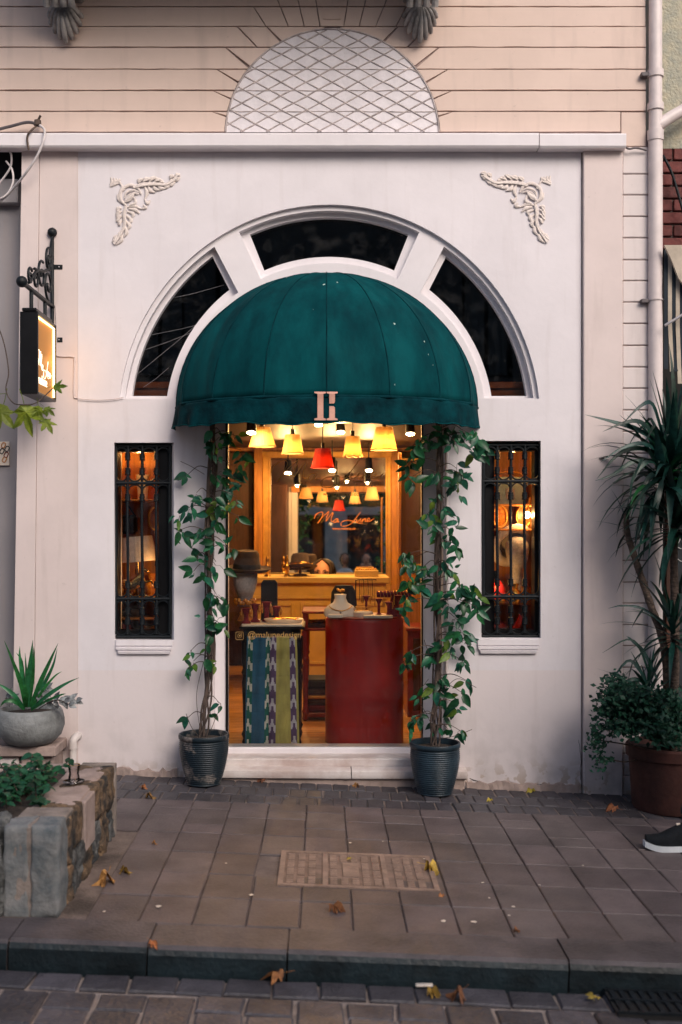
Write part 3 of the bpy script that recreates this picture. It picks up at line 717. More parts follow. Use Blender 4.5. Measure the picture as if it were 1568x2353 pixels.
plate('front_lining', [[(-RW, FZ), (RW, FZ), (RW, 2.235), (-RW, 2.235)], [(DL, FZ-.1), (DR, FZ-.1), (DR, 2.2), (DL, 2.2)]], .262, .270, M['woodd'], B) if False else None
room = quadbox('room_lining', -RW, RW, .25, 4.3, FZ-.01, 2.235, M['woodd'])
fl = MB().box(-RW, RW, .26, 4.29, FZ-.008, FZ-.004).build('shop_floor', M['woodd'], B)
k = 0
for j in range(21):                                       # floor boards
    y0 = .27+j*.19
    if y0+.188 > 4.28: break
    me = MB().box(-RW+.01, RW-.01, y0, y0+.187, FZ-.004, FZ+.006, .002).build('floor_board', M['woodh'], fl)
def rb(name, x0, x1, y0, y1, Yf, dep, m, parent=B, c=.004):
    a, b = W(x0, y1, Yf), W(x1, y0, Yf)
    return MB().box(a.x, b.x, Yf, Yf+dep, a.z, b.z, c).build(name, m, parent)
for a_, b_ in ((-RW+.002, DL-.03), (DR+.03, RW-.002)): MB().box(a_, b_, .625, .64, FZ, 2.23).build('inner_lining', M['woodd'], B)
for a_, b_ in ((DL-.045, DL-.03), (DR+.03, DR+.045)): MB().box(a_, b_, .262, .624, FZ, 2.23).build('inner_lining', M['woodd'], B)
# back wall: panels, pilasters, header beams
rb('header_beam', 520, 985, 985, 1012, 4.05, .2, M['wood']); rb('header_beam', 520, 985, 1014, 1036, 4.02, .2, M['wood']); rb('header_moulding', 585, 917, 1037, 1049, 3.98, .2, M['gold'])
rb('back_pilaster', 584, 603, 1030, 1440, 3.96, .3, M['wood']); rb('back_pilaster', 604, 621, 1048, 1440, 4.0, .26, M['gold'])
rb('back_pilaster', 900, 917, 1030, 1440, 3.96, .3, M['wood']); rb('back_pilaster', 887, 899, 1048, 1440, 4.0, .26, M['gold'])
rb('side_panel', 520, 583, 1040, 1450, 4.08, .2, M['woodd']); 
rb('cabinet_panel', 918, 985, 1310, 1760, 2.0, .1, M['wood'])
rb('cabinet_rail', 918, 985, 1560, 1568, 1.97, .03, M['gold']); rb('cabinet_rail', 918, 985, 1300, 1310, 1.97, .03, M['gold'])
rb('door_post', 916, 923, 1040, 1720, 1.2, .05, M['wood'])
# mirrors
def mirror(name, label, x0, x1, y0, y1, Y, yaw, pitch):
    a, b = W(x0, y1, Y), W(x1, y0, Y); c = (a+b)/2; w_, h_ = (b.x-a.x)/2, (b.z-a.z)/2
    t = thing(name, label, 'mirror', (c.x, Y, a.z))
    m = MB().box(-w_, w_, -.004, .004, -h_, h_).mesh('glass'); o = link('mirror_glass', m, t, (0, 0, h_), M['mirror'])
    o.rotation_euler = (R(pitch), 0, R(yaw))
    fr = MB(); 
    for e in ((-w_-.02, -w_, -h_-.02, h_+.02), (w_, w_+.02, -h_-.02, h_+.02), (-w_, w_, h_, h_+.02), (-w_, w_, -h_-.02, -h_)):
        fr.box(c.x+e[0], c.x+e[1], Y-.025, Y+.012, c.z+e[2], c.z+e[3], .004)
    fr.build('mirror_frame', M['gold'], t)
    return t, c
mir, mc = mirror('wall_mirror', 'tall mirror on the back wall reflecting the lamps and the street', 622, 886, 1052, 1330, 4.02, -1.8, -1.8)
mirror('narrow_mirror', 'narrow mirror at the back right of the shop beside the cabinet', 922, 985, 1058, 1296, 3.9, 3.0, 0)
# ------------------------------------------------------------------ lettering
SCRIPT = [
    [(640,690),(655,660),(690,640),(706,650),(690,690),(670,720),(668,720),(700,680),(745,640),(748,645),(733,680),(728,706),(735,700),(760,665),(778,645),(780,652),(768,685),(768,705),(780,712),(790,706)],
    [(818,694),(806,690),(790,700),(786,714),(797,718),(812,704),(819,692),(814,706),(816,716),(828,708)],
    [(985,640),(975,655),(955,680),(925,718),(890,740),(858,746),(840,738),(842,720),(862,706),(900,702),(940,712),(975,722),(1000,722)],
    [(962,690),(954,704),(960,712),(972,706),(988,688),(981,704),(986,711),(996,704)],
    [(1004,688),(997,711),(1006,698),(1020,689),(1024,696),(1019,710),(1030,708)],
    [(1036,703),(1052,697),(1052,688),(1042,688),(1034,700),(1038,712),(1056,708),(1085,688)]]
def script_word(name, m, parent, org, ux, uz, scale, r, nrm=(0, -1, 0)):
    mb = MB()
    for st_ in SCRIPT:
        pts = crom([Vector(org)+Vector(ux)*((p[0]-640)*scale)+Vector(uz)*((745-p[1])*scale) for p in st_], 5)
        n = len(pts); mb.tube(pts, [r*(.55+.45*abs(math.sin(i*.35))) for i in range(n)], 6)
    return mb.build(name, m, parent)
def text(name, s_, m, parent, pos, h, ext=.0008, rz=0.0):
    me = curve_mesh(text=s_, size=h, ext=ext); org = worg(parent); c, sn = math.cos(rz), math.sin(rz)
    for v in me.vertices:
        u, vv, ww = v.co; v.co = Vector((pos[0]+u*c+ww*sn, pos[1]+u*sn-ww*c, pos[2]+vv)) - org
    return link(name, me, parent, None, m)
p = W(722, 1209, 3.985); script_word('lettering', M['vinyl_o'], mir, p, (1, 0, 0), (0, 0, 1), (W(860, 0, 3.985).x-p.x)/445, .0035)
p = W(764, 1217, 3.985); text('web_address', 'www.malune.co', M['vinyl_o'], mir, p, .034)
# ------------------------------------------------------------------ entrance
en = thing('shop_entrance', 'glazed shop entrance with white frame, lettered glass and gold social media handle', 'entrance', ((DL+DR)/2, .2, W(0, 1718, .2).z))
zs, zh = W(0, 1718, .2).z, 2.16
for a, b in ((DL+.002, W(525, 0, .2).x), (W(969, 0, .2).x, DR-.002)):
    MB().box(a, b, .14, .26, -.05, zh, .004).build('door_frame', M['trim'], en)
MB().box(W(521, 0, .19).x, W(526.5, 0, .19).x, .132, .14, zs, zh).build('edge_seal', M['blackgl'], en)
MB().box(W(967, 0, .19).x, W(970.5, 0, .19).x, .132, .14, zs, zh).build('edge_seal', M['blackgl'], en)
MB().box(W(526, 0, .2).x, W(968, 0, .2).x, .196, .204, zs+.002, zh).build('glass_pane', M['glass_door'], en)
MB().box(DL+.004, DR-.004, .06, .30, zh+.002, zh+.12).build('head_beam', M['wood'], en)
p = W(622, 1120, .19); script_word('lettering', M['vinyl'], en, p, (1, 0, 0), (0, 0, 1), (W(884, 0, .19).x-p.x)/445, .0028)
p = W(842, 1112, .19); text('lettering_small', 'Design', M['vinyl'], en, p, .030)
p = W(742, 1139, .19); text('web_address', 'www.malune.co', M['vinyl'], en, p, .034)
p = W(569, 1465, .19); text('social_handle', '@malunedesign', M['vinyl'], en, p, .0505)
c = W(551, 1461, .19); mb = MB(); h = .023; rr = .008
sq = []
for cx_, cz_, a0 in ((h-rr, h-rr, 0), (-h+rr, h-rr, 90), (-h+rr, -h+rr, 180), (h-rr, -h+rr, 270)):
    sq += [(c.x+cx_+rr*math.cos(R(a0+18*i)), c.y, c.z+cz_+rr*math.sin(R(a0+18*i))) for i in range(6)]
mb.tube(sq+[sq[0]], .0013, 5)
for r_ in (.012,): mb.tube([(c.x+r_*math.cos(.3*i), c.y, c.z+r_*math.sin(.3*i)) for i in range(22)], .0013, 5)
mb.ball((c.x, c.y, c.z), .005, 8, 6); mb.ball((c.x+.013, c.y, c.z+.014), .0022, 6, 5)
mb.build('camera_icon', M['vinyl'], en)
# ------------------------------------------------------------------ lamps
def plight(parent, pos, e, colr=(1, .50, .155), r=.03):
    l = bpy.data.lights.new('bulb_light', 'POINT'); l.energy = e; l.color = colr; l.shadow_soft_size = r
    o = bpy.data.objects.new('bulb_light', l); col.objects.link(o); o.parent = parent; o.location = Vector(pos)-worg(parent); return o
def pendant(x, yt, yb, wt, wb, Y, m, label, e, scallop=False, pleats=28):
    s = S(Y); c = W(x, yb, Y); h = (yb-yt)/s; rt, rb_ = wt/2/s, wb/2/s
    t = thing('pendant_lamp', label, 'lamp', (c.x, Y, c.z), 'lit fabric pendant lamps hanging inside the door')
    n = pleats*4; mb = MB(); rows = 8; vs = []
    for i in range(rows+1):
        u = i/rows
        for j in range(n):
            a = 2*math.pi*j/n; r_ = rb_+(rt-rb_)*(u**.85)
            if scallop: r_ *= 1-.06*math.sin(math.pi*u)*(1-abs(math.sin(a*3)))
            r_ *= 1+(.018*math.cos(a*pleats) if not scallop else .0)
            dz = (-.016*abs(math.sin(a*4))*(1-u)**3) if scallop else 0
            vs.append((c.x+r_*math.cos(a), Y+r_*math.sin(a), c.z+u*h+dz))
    mb.add(vs, [(i*n+j, i*n+(j+1) % n, (i+1)*n+(j+1) % n, (i+1)*n+j) for i in range(rows) for j in range(n)])
    sh = mb.build('shade', m, t, smooth=70)
    MB().tube([(c.x+rb_*1.02*math.cos(.2*i), Y+rb_*1.02*math.sin(.2*i), c.z-(.016*abs(math.sin(.8*i)) if scallop else 0)) for i in range(33)], .0035, 6).build('shade_trim', m, t, smooth=60)
    MB().ball((c.x, Y, c.z+h*.45), .022, 10, 8, sz=1.3).build('bulb', M['bulb'], t, smooth=80)
    MB().lathe([(.001, .07), (.014, .07), (.016, .0), (.001, 0)], (c.x, Y, c.z+h*.75), 12).build('socket', M['blackgl'], t, smooth=40)
    MB().tube([(c.x, Y, c.z+h*.8), (c.x, Y, 2.232)], .003, 6).build('cord', M['blackgl'], t)
    plight(t, (c.x, Y, c.z+h*.30), e*7.5, r=.014)
    return t
LY = .95
pendant(603, 982, 1026, 36, 62, LY, M['shade_cream'], 'cream pleated lamp, leftmost of the row hanging inside the door', 3.2)
pendant(673, 999, 1042, 34, 50, LY, M['shade_cream'], 'cream lamp second from left, hanging lower than the leftmost one', 2.5, pleats=12)
pendant(742, 1031, 1075, 34, 54, LY-.1, M['shade_red'], 'red lampshade with visible bulb, lowest in the middle of the row', 2.4, pleats=14)
pendant(811, 1003, 1046, 32, 46, LY, M['shade_cream'], 'yellow lamp with scalloped hem, right of the red lamp', 2.7, True)
pendant(883, 982, 1034, 38, 60, LY, M['shade_cream'], 'large cream pleated lamp, rightmost of the row inside the door', 3.2)
def spot(x, y, Y, tilt, label, e=2.4):
    p = W(x, y, Y); t = thing('ceiling_spotlight', label, 'spotlight', (p.x, Y, p.z), 'small black ceiling spotlights')
    d = Vector((0, -math.sin(tilt), -math.cos(tilt))); a = p-d*.11
    MB().tube([a, p], [.030, .034], 14).build('can', M['blackgl'], t, smooth=40)
    q = p+d*.002; MB().tube([q, q+d*.004], .030, 14).build('lens', M['spotface'], t)
    MB().tube([a, (a.x, a.y, 2.232)], .006, 6).build('stem', M['blackgl'], t)
    plight(t, p+d*.02, e*7, (1, .54, .19), .008)
spot(578, 993, .75, .3, 'black ceiling spotlight peeping out beside the leftmost cream lamp')
spot(733, 975, 1.3, .3, 'black ceiling spotlight right below the letter mark of the awning')
spot(783, 992, 1.6, .3, 'black ceiling spotlight between the red lamp and the scalloped lamp')
spot(943, 996, 1.2, .3, 'black ceiling spotlight at the right, beside the vine leaves')
spot(662, 1086, 3.3, .35, 'far ceiling spotlight left of the red lamp in front of the mirror', 3.6)
spot(764, 1080, 3.0, .35, 'far ceiling spotlight just right below the red lamp', 3.6)
spot(848, 1080, 3.3, .35, 'far ceiling spotlight below the large right lamp', 3.6)
# ------------------------------------------------------------------ things in the shop
def turned(mb, x, y, z0, z1, r=.022):
    h = z1-z0; mb.lathe([(r*.6, 0), (r, .02*h), (r*.7, .06*h), (r*1.1, .1*h), (r*.7, .14*h), (r*.8, .4*h), (r*1.0, .6*h), (r*.7, .66*h), (r*1.15, .7*h), (r*.75, .74*h), (r*1.1, .8*h), (r*1.1, h)], (x, y, z0), 14)
# counter
ct = thing('counter', 'cream panelled shop counter in front of the mirror', 'counter', (0, 3.0, FZ+.006))
a, b = W(574, 1326, 2.9), W(888, 1326, 2.9); tz = a.z
MB().box(a.x-.02, b.x+.03, 2.9, 3.45, tz-.055, tz, .008).build('worktop', M['cream'], ct)
MB().box(a.x, b.x, 2.95, 3.40, FZ+.006, tz-.056, .004).build('body', M['cream'], ct)
MB().box(a.x-.01, b.x+.01, 2.925, 2.95, tz-.19, tz-.16, .006).build('moulding', M['cream'], ct)
for i in range(3):
    u0, u1 = a.x+.03+i*.40, a.x+.38+i*.40
    for e in ((u0, u0+.03, tz-.75, tz-.22), (u1-.03, u1, tz-.75, tz-.22), (u0+.03, u1-.03, tz-.25, tz-.22), (u0+.03, u1-.03, tz-.75, tz-.72)):
        MB().box(e[0], e[1], 2.93, 2.951, e[2], e[3], .006).build('panel_moulding', M['cream'], ct)
def simple(mb, name, label, cat, m, loc, smooth=45, group=None):
    o = mb.build(name, m, None, smooth, loc); return tag(o, label, cat, group)
p = W(843, 1326, 2.95); t = thing('gift_box', 'pale box with trinkets on the right end of the counter', 'box', (p.x, 3.0, tz+.001))
MB().box(p.x-.10, p.x+.10, 2.94, 3.08, tz+.001, tz+.055, .004).build('body', M['cream'], t)
mb = MB()
for i in range(9): mb.ball((p.x-.08+.02*i, 3.0+random.uniform(-.04, .04), tz+.062), .011, 8, 6)
mb.build('trinkets', M['brass'], t, smooth=60)
# little brass figures and a hat on the counter
for px, lab in ((615, 'small brass figure on the counter under the left pilaster'), (660, 'small brass figure on the counter left of the brown hat')):
    p = W(px, 1320, 3.0)
    simple(MB().lathe([(.001, 0), (.030, 0), (.026, .012), (.014, .02), (.018, .05), (.026, .08), (.016, .11), (.010, .12), (.016, .14), (.012, .16), (.004, .175), (.001, .18)], (p.x, 3.0, tz+.001), 12), 'brass_figure', lab, 'figurine', M['brass'], (p.x, 3.0, tz+.001), 60, 'brass figures on the counter')
def hat(name, label, c, r, hc, m, band, tilt=0.0, yaw=0.0, group=None, m2=None):
    t = thing(name, label, 'hat', c)
    def rot(me_o): me_o.rotation_euler = (tilt, 0, yaw)
    prof = [(.001, hc*.92), (r*.25, hc), (r*.42, hc*.97), (r*.50, hc*.8), (r*.55, .02), (r*.62, .004), (r*.85, -.004), (r, .012), (r, .018), (r*.85, .004), (r*.6, .012)]
    o = MB().lathe(prof, c, 32, sy=1.12).build('crown_and_brim', m, t, smooth=50); rot(o)
    o = MB().lathe([(r*.57, .012), (r*.57, .04), (r*.54, .045), (r*.5, .03)], c, 32, sy=1.12).build('hat_band', band, t, smooth=50); rot(o)
    return t
p = W(690, 1306, 3.05)
hat('felt_hat', 'dark brown felt hat on the counter in front of the mirror', (p.x, 3.1, p.z), .15, .13, M['felt'], M['brass'], -.15, .2)
st_ = MB().lathe([(.001, 0), (.06, 0), (.06, .012), (.012, .02), (.012, .07), (.05, .09), (.001, .10)], (p.x, 3.1, tz+.001), 16)
simple(st_, 'hat_stand', 'small stand under the brown hat on the counter', 'stand', M['woodd'], (p.x, 3.1, tz+.001))
# ------------------------------------------------------------------ people
def skinned(name, m, joints, edges, parent, root):
    org = worg(parent); names = list(joints); me = bpy.data.meshes.new(name)
    me.from_pydata([Vector(joints[k][:3])-org for k in names], [(names.index(a), names.index(b)) for a, b in edges], [])
    o = link(name, me, parent, None, m); md = o.modifiers.new('skin', 'SKIN'); md.use_smooth_shade = True
    sv = me.skin_vertices[0].data
    for i, k in enumerate(names): r_ = joints[k][3]; sv[i].radius = (r_, r_) if not isinstance(r_, tuple) else r_; sv[i].use_root = (k == root)
    s2 = o.modifiers.new('sub', 'SUBSURF'); s2.levels = 1; s2.render_levels = 1
    return o
def head(parent, c, face, h=.225, hairm=None, skin=None, long=True):
    """head with brow, eye sockets, nose, lips, ears; face = unit direction (x,y)"""
    fx, fy = face; right = Vector((-fy, fx, 0)); f = Vector((fx, fy, 0)); c = Vector(c); u = Vector((0, 0, 1)); mb = MB()
    def hv(a, el):
        d = right*math.cos(el)*math.sin(a)+f*math.cos(el)*math.cos(a)+u*math.sin(el)
        fr = math.cos(el)*math.cos(a); q = Vector((d.dot(right)*h*.36, d.dot(f)*h*.44, d.dot(u)*h*.5))
        if el < 0: q.x *= 1+.22*math.sin(el); 
        if el < 0 and fr < 0: q.y *= .85
        return c+right*q.x+f*q.y+u*q.z
    n, k = 24, 16; vs = [hv(2*math.pi*j/n, -math.pi/2+math.pi*i/k) for i in range(k+1) for j in range(n)]
    mb.add(vs, [(i*n+j, i*n+(j+1) % n, (i+1)*n+(j+1) % n, (i+1)*n+j) for i in range(k) for j in range(n)])
    mb.tube([c+f*h*.40+u*h*.06, c+f*h*.50-u*h*.12, c+f*h*.42-u*h*.16], [.010, .016, .012], 8)
    for sg in (-1, 1):
        mb.tube([c+right*sg*h*.36+u*h*.05, c+right*sg*h*.39, c+right*sg*h*.35-u*h*.10], [.010, .014, .008], 6)
        mb.tube([c+f*h*.40+right*sg*h*.06+u*h*.08, c+f*h*.385+right*sg*h*.17+u*h*.09, c+f*h*.30+right*sg*h*.27+u*h*.06], .009, 6)
    mb.tube([c-u*h*.30-f*h*.05, c-u*h*.75-f*h*.08], [.055, .06], 12)
    o = mb.build('head', skin or M['skin'], parent, smooth=70)
    e = MB()
    for sg in (-1, 1):
        e.ball(c+f*h*.385+right*sg*h*.155+u*h*.01, .012, 10, 8, sz=.6)
        e.tube([c+f*h*.425+right*sg*h*.07+u*h*.085, c+f*h*.41+right*sg*h*.16+u*h*.105, c+f*h*.34+right*sg*h*.25+u*h*.08], [.004, .006, .003], 6)
    e.build('eyes', M['hair'], o, smooth=60)
    MB().tube([c+f*h*.40-right*h*.1-u*h*.27, c+f*h*.43-u*h*.265, c+f*h*.40+right*h*.1-u*h*.27], [.004, .009, .004], 6).build('lips', M['velvet'], o, smooth=60)
    hb = MB()
    n, k = 28, 18
    vs = []
    for i in range(k+1):
        el = -math.pi*.42*(1 if long else .45)+(math.pi/2+math.pi*.42*(1 if long else .45))*i/k
        for j in range(n):
            a = R(58)+(2*math.pi-R(116))*j/(n-1); a = a if i < k*.72 else (R(58)*(1-(i-k*.72)/(k*.28)))+(2*math.pi-2*R(58)*(1-(i-k*.72)/(k*.28)))*j/(n-1)
            wv = 1+.08*math.sin(a*9+i*.9)+.07*noise.noise(Vector((math.cos(a)*3, math.sin(a)*3, el*3)))
            sc = (1.32 if long else 1.10)*wv; q = hv(a, el)-c
            vs.append(c+Vector((q.x*sc, q.y*sc, q.z*(1.12 if q.z > 0 else (1.5 if long else 1)))))
    hb.add(vs, [(i*n+j, i*n+j+1, (i+1)*n+j+1, (i+1)*n+j) for i in range(k) for j in range(n-1)])
    h_ = hb.build('hair', hairm or M['hair'], parent, smooth=80); sm = h_.modifiers.new('solid', 'SOLIDIFY'); sm.thickness = .02; sm.offset = -1
    return o
# shopkeeper seated behind the counter, only brow and eyes above it
hc = W(741, 1322, 3.62); t = thing('person', 'person with long dark wavy hair sitting behind the counter, eyes just above it', 'person', (hc.x, 3.62, FZ+.006))
z = hc.z+.028
head(t, (hc.x, 3.62, z), (-.10, -.995))
x = hc.x
skinned('body', M['black'], {'pel': (x, 3.72, z-.72, .16), 'waist': (x, 3.72, z-.52, .13), 'chest': (x, 3.70, z-.32, .15), 'neck': (x, 3.66, z-.16, .055),
    'ls': (x-.17, 3.68, z-.24, .055), 'le': (x-.24, 3.60, z-.48, .042), 'lw': (x-.14, 3.50, z-.50, .03), 'rs': (x+.17, 3.68, z-.24, .055), 're': (x+.24, 3.60, z-.48, .042), 'rw': (x+.14, 3.50, z-.50, .03),
    'lk': (x-.12, 3.52, z-.74, .075), 'la': (x-.12, 3.54, FZ+.06, .05), 'rk': (x+.12, 3.52, z-.74, .075), 'ra': (x+.12, 3.54, FZ+.06, .05)},
    [('pel', 'waist'), ('waist', 'chest'), ('chest', 'neck'), ('chest', 'ls'), ('ls', 'le'), ('le', 'lw'), ('chest', 'rs'), ('rs', 're'), ('re', 'rw'), ('pel', 'lk'), ('lk', 'la'), ('pel', 'rk'), ('rk', 'ra')], t, 'pel')
# ------------------------------------------------------------------ red column with jewellery
cx, cyy = W(837.5, 0, .57).x, .57; r0 = 89.5/S(.57); z0, z1 = FZ+.006, W(0, 1424, .40).z
t = thing('display_column', 'glossy red round display column just inside the door glass', 'column', (cx, cyy, z0))
MB().lathe([(.001, 0), (r0, 0), (r0, z1-z0-.012), (r0-.004, z1-z0), (.001, z1-z0)], (cx, cyy, z0), 64).build('drum', M['red'], t, smooth=35)
MB().lathe([(r0-.012, 0), (r0-.012, .012), (.001, .012)], (cx, cyy, z1+.0005), 64).build('top_disc', M['redwood'], t, smooth=35)
zt = z1+.0135
def neck_bust(x, Y, z, m, label, s=1.0):
    t = thing('necklace_bust', label, 'bust', (x, Y, z))
    vs = []; n = 24; rows = [(0, .105, .045), (.02, .115, .05), (.05, .110, .046), (.075, .085, .04), (.095, .05, .034), (.125, .038, .032), (.15, .042, .034)]
    for h_, rx, ry in rows:
        for j in range(n): a_ = 2*math.pi*j/n; vs.append((x+rx*s*math.cos(a_), Y+ry*s*math.sin(a_)+h_*.25*s, z+h_*s))
    k = len(rows); MB().add(vs, [(i*n+j, i*n+(j+1) % n, (i+1)*n+(j+1) % n, (i+1)*n+j) for i in range(k-1) for j in range(n)]+[tuple(range(n)), tuple((k-1)*n+j for j in range(n))]).build('form', m, t, smooth=50)
    pts = [(x+.085*s*math.cos(R(200+140*i/16)), Y-.045*s+.02*abs(i-8)/8*s, z+.098*s+.055*s*math.sin(R(200+140*i/16))) for i in range(17)]
    MB().tube(pts, .003*s, 6).build('necklace', M['brass'], t, smooth=60); MB().ball((x, Y-.052*s, z+.032*s), .006, 8, 6).build('pendant', M['linen'], t, smooth=60)
x = W(783, 0, .42).x
neck_bust(x, .47, zt, M['white'], 'white necklace bust with a fine chain on the red column', .92)
x = W(790, 0, .7).x; t = thing('necklace_bust', 'black velvet bust with a gold brooch behind the white bust', 'bust', (x, .66, zt))
MB().add([], []).lathe([(.001, 0), (.075, 0), (.085, .06), (.080, .14), (.055, .185), (.001, .19)], (x, .66, zt), 20, sy=.45).build('form', M['black'], t, smooth=50)
mb = MB(); [mb.ball((x-.02+random.uniform(-.02, .02), .625, zt+.15+random.uniform(-.02, .02)), .010, 8, 6) for _ in range(7)]; mb.build('brooch', M['brass'], t, smooth=60)
x = W(835, 0, .45).x
t = thing('ring_tray', 'round white stand with rings beside the white bust', 'tray', (x, .46, zt)); MB().lathe([(.001, 0), (.062, 0), (.062, .028), (.055, .036), (.001, .038)], (x, .46, zt), 28).build('stand', M['white'], t, smooth=40)
for i in range(7):
    q = Vector((x-.045+.015*i, .44+.02*(i % 2), zt+.05)); MB().tube([q+Vector((.013*math.cos(.5*j), .003*j/14, .013*math.sin(.5*j))) for j in range(14)], .0022, 6).build('ring', M['brass'], t, smooth=60)
x = W(880, 0, .38).x
simple(MB().box(x-.12, x+.06, .335, .385, zt, zt+.018, .003), 'white_tray', 'flat white tray at the front of the red column', 'tray', M['white'], (x, .36, zt))
x = W(775, 0, .36).x
simple(MB().box(x-.055, x+.035, .36, .40, zt, zt+.022, .003), 'trinket_box', 'small white box at the front left edge of the red column', 'box', M['white'], (x, .38, zt))
# velvet bangle bar
xa_, xb2 = W(866, 0, .55).x, W(945, 0, .55).x; zz = W(0, 1365, .55).z
t = thing('bangle_bar', 'red velvet bar hung with thin bangles at the right of the column', 'jewellery stand', ((xa_+xb2)/2, .55, zt))
MB().tube([(xa_, .55, zz), (xb2, .55, zz)], .021, 14).build('bar', M['velvet'], t, smooth=40); MB().tube([((xa_+xb2)/2, .55, zt), ((xa_+xb2)/2, .55, zz)], [.05, .012], 12).build('post', M['velvet'], t, smooth=40)
for i in range(9):
    xx = xa_+.02+i*.022; MB().tube([(xx+.004*math.sin(j), .55+.026*math.cos(.45*j), zz-.006+.030*math.sin(.45*j)) for j in range(15)], .0016, 5).build('bangle', M['brass'], t, smooth=60)
for px, hh, Yq, lab in ((842, .12, .62, 'red velvet earring stand behind the ring tray'), (871, .11, .5, 'red velvet earring stand below the left end of the bangle bar'), (893, .095, .42, 'red velvet earring stand in front of the bangle bar'), (915, .13, .52, 'red velvet earring stand at the right edge of the column')):
    xx = W(px, 0, Yq).x; t = thing('earring_stand', lab, 'jewellery stand', (xx, Yq, zt), 'red velvet earring stands')
    MB().lathe([(.001, 0), (.026, 0), (.024, .01), (.009, .02), (.008, hh*.7), (.020, hh*.95), (.028, hh), (.001, hh+.004)], (xx, Yq, zt), 14).build('stand', M['velvet'], t, smooth=50)
    for sg in (-1, 1): MB().tube([(xx+sg*.024, Yq-.005, zt+hh), (xx+sg*.027, Yq-.008, zt+hh*.75), (xx+sg*.024, Yq-.005, zt+hh*.55)], [.002, .005, .003], 6).build('earring', M['brass'], t, smooth=60)
# chain rack
x0_, x1_ = W(818, 0, .75).x, W(866, 0, .75).x; zk = W(0, 1332, .75).z
t = thing('chain_rack', 'bent wire rack with long hanging chains behind the rings', 'jewellery stand', (x0_, .74, zt))
MB().tube(crom([(x0_, .74, zt), (x0_, .74, zk-.03), (x0_+.015, .74, zk), (x1_, .74, zk)], 5), .004, 6).build('wire', M['bronze'], t, smooth=60)
for i in range(8):
    xx = x0_+.022+i*.014; MB().tube([(xx, .738, zk), (xx+.003, .735, zk-.08), (xx+random.uniform(-.004, .004), .738, zk-.13-.01*(i % 3))], .0022, 5).build('chain', M['brass' if i % 2 else 'blackgl'], t)
# ------------------------------------------------------------------ dark table with two scarves
xa_, xb2 = W(552, 0, .42).x, W(697, 0, .42).x; zt2 = W(0, 1438, .42).z
t = thing('dark_table', 'black wooden table with pale top holding jewellery left of the red column', 'table', ((xa_+xb2)/2, .6, FZ+.006))
MB().box(xa_-.005, xb2+.01, .40, .82, zt2-.022, zt2-.004, .005).build('table_top', M['blackgl'], t); MB().box(xa_+.01, xb2-.005, .405, .80, zt2-.004, zt2+.010, .002).build('marble_top', M['white'], t)
MB().box(xa_+.02, xb2-.02, .44, .80, zt2-.10, zt2-.023, .003).build('apron', M['blackgl'], t)
for xx in (xa_+.035, xb2-.035):
    for yy in (.45, .77): mb = MB(); turned(mb, xx, yy, FZ+.006, zt2-.10, .026); mb.build('leg', M['blackgl'], t, smooth=40)
for zq in (W(0, 1518, .44).z, W(0, 1695, .44).z): MB().tube([(xa_+.035, .45, zq), (xb2-.035, .45, zq)], .012, 8).build('rail', M['blackgl'], t, smooth=40)
MB().box(xa_+.03, xb2-.03, .47, .75, FZ+.05, FZ+.075, .003).build('low_shelf', M['blackgl'], t)
zt2 += .011
SC = {}
for k_, c_ in (('teal', (.005, .13, .105)), ('blue', (.018, .115, .22)), ('cloth_white', (.66, .67, .60)), ('purple', (.12, .065, .17)), ('lilac', (.60, .57, .66)), ('mustard', (.47, .41, .115))):
    SC[k_] = mat('scarf_'+k_, c_, .9, .18, 12, bump=.5, bscale=160, stretch=(2, 2, .6), bdist=.002)
MOT = ["..XX..", "..XX..", ".XXXX.", "XXXXXX", "XX..XX", "XX..XX", "X....X", "......", "......", "......", "......"]
def scarf(label, tl_, tr_, bl_, br_, kind, Y, ph):
    """hanging cloth; corners given in picture measure (x top, x bottom)"""
    nu, nv = 40, 132; ms = ['teal', 'blue', 'cloth_white'] if kind == 0 else ['purple', 'mustard', 'lilac']
    yt_, yb_ = 1462, 1722; mb = MB(); c = W((tl_+tr_)/2, yb_, Y)
    def fn(u, v):
        e = v; xl_ = tl_+(bl_-tl_)*e**.8; xr_ = tr_+(br_-tr_)*e**.8; p = W(xl_+(xr_-xl_)*u, yt_+(yb_-yt_)*v, Y)
        fold = .010*math.sin(u*7+ph+.6*math.sin(v*3))*(.35+.65*v)+.006*math.sin(u*17+v*2+ph)*(1-v)+.002*(math.sin(v*40) > .97)
        return Vector((p.x, Y+fold-.012, p.z))
    mb.grid(fn, nu, nv); me_m = []
    for j in range(nv):
        for i in range(nu):
            u = i; k2 = 1
            strip = None
            if kind == 0: strip = 0 if 2 <= u < 10 else (30 if 30 <= u < 38 else None)
            else: strip = 0 if u < 9 else (29 if 29 <= u < 37 else None)
            if strip is not None:
                k2 = 0; ph_ = 4 if strip else 0; mm = ((j+ph_)*11//24) % 11; cx2 = int((u-strip)*6/8) if (u-strip) < 8 else 5
                if MOT[mm][min(cx2, 5)] == 'X': k2 = 2
            me_m.append(k2)
    mb.m = me_m; o = mb.build('scarf', [SC[q] for q in ms], None, None, c, fix=False)
    o.data.polygons.foreach_set('use_smooth', [True]*len(o.data.polygons)); sd = o.modifiers.new('solid', 'SOLIDIFY'); sd.thickness = .003
    tag(o, label, 'scarf', 'ikat scarves hanging from the dark table')
scarf('blue scarf with teal and white ikat borders hanging from the dark table', 568, 626, 563, 622, 0, .405, .4)
scarf('mustard scarf with purple and white ikat borders beside the blue scarf', 622, 682, 618, 689, 1, .398, 2.1)
x = W(652, 0, .5).x
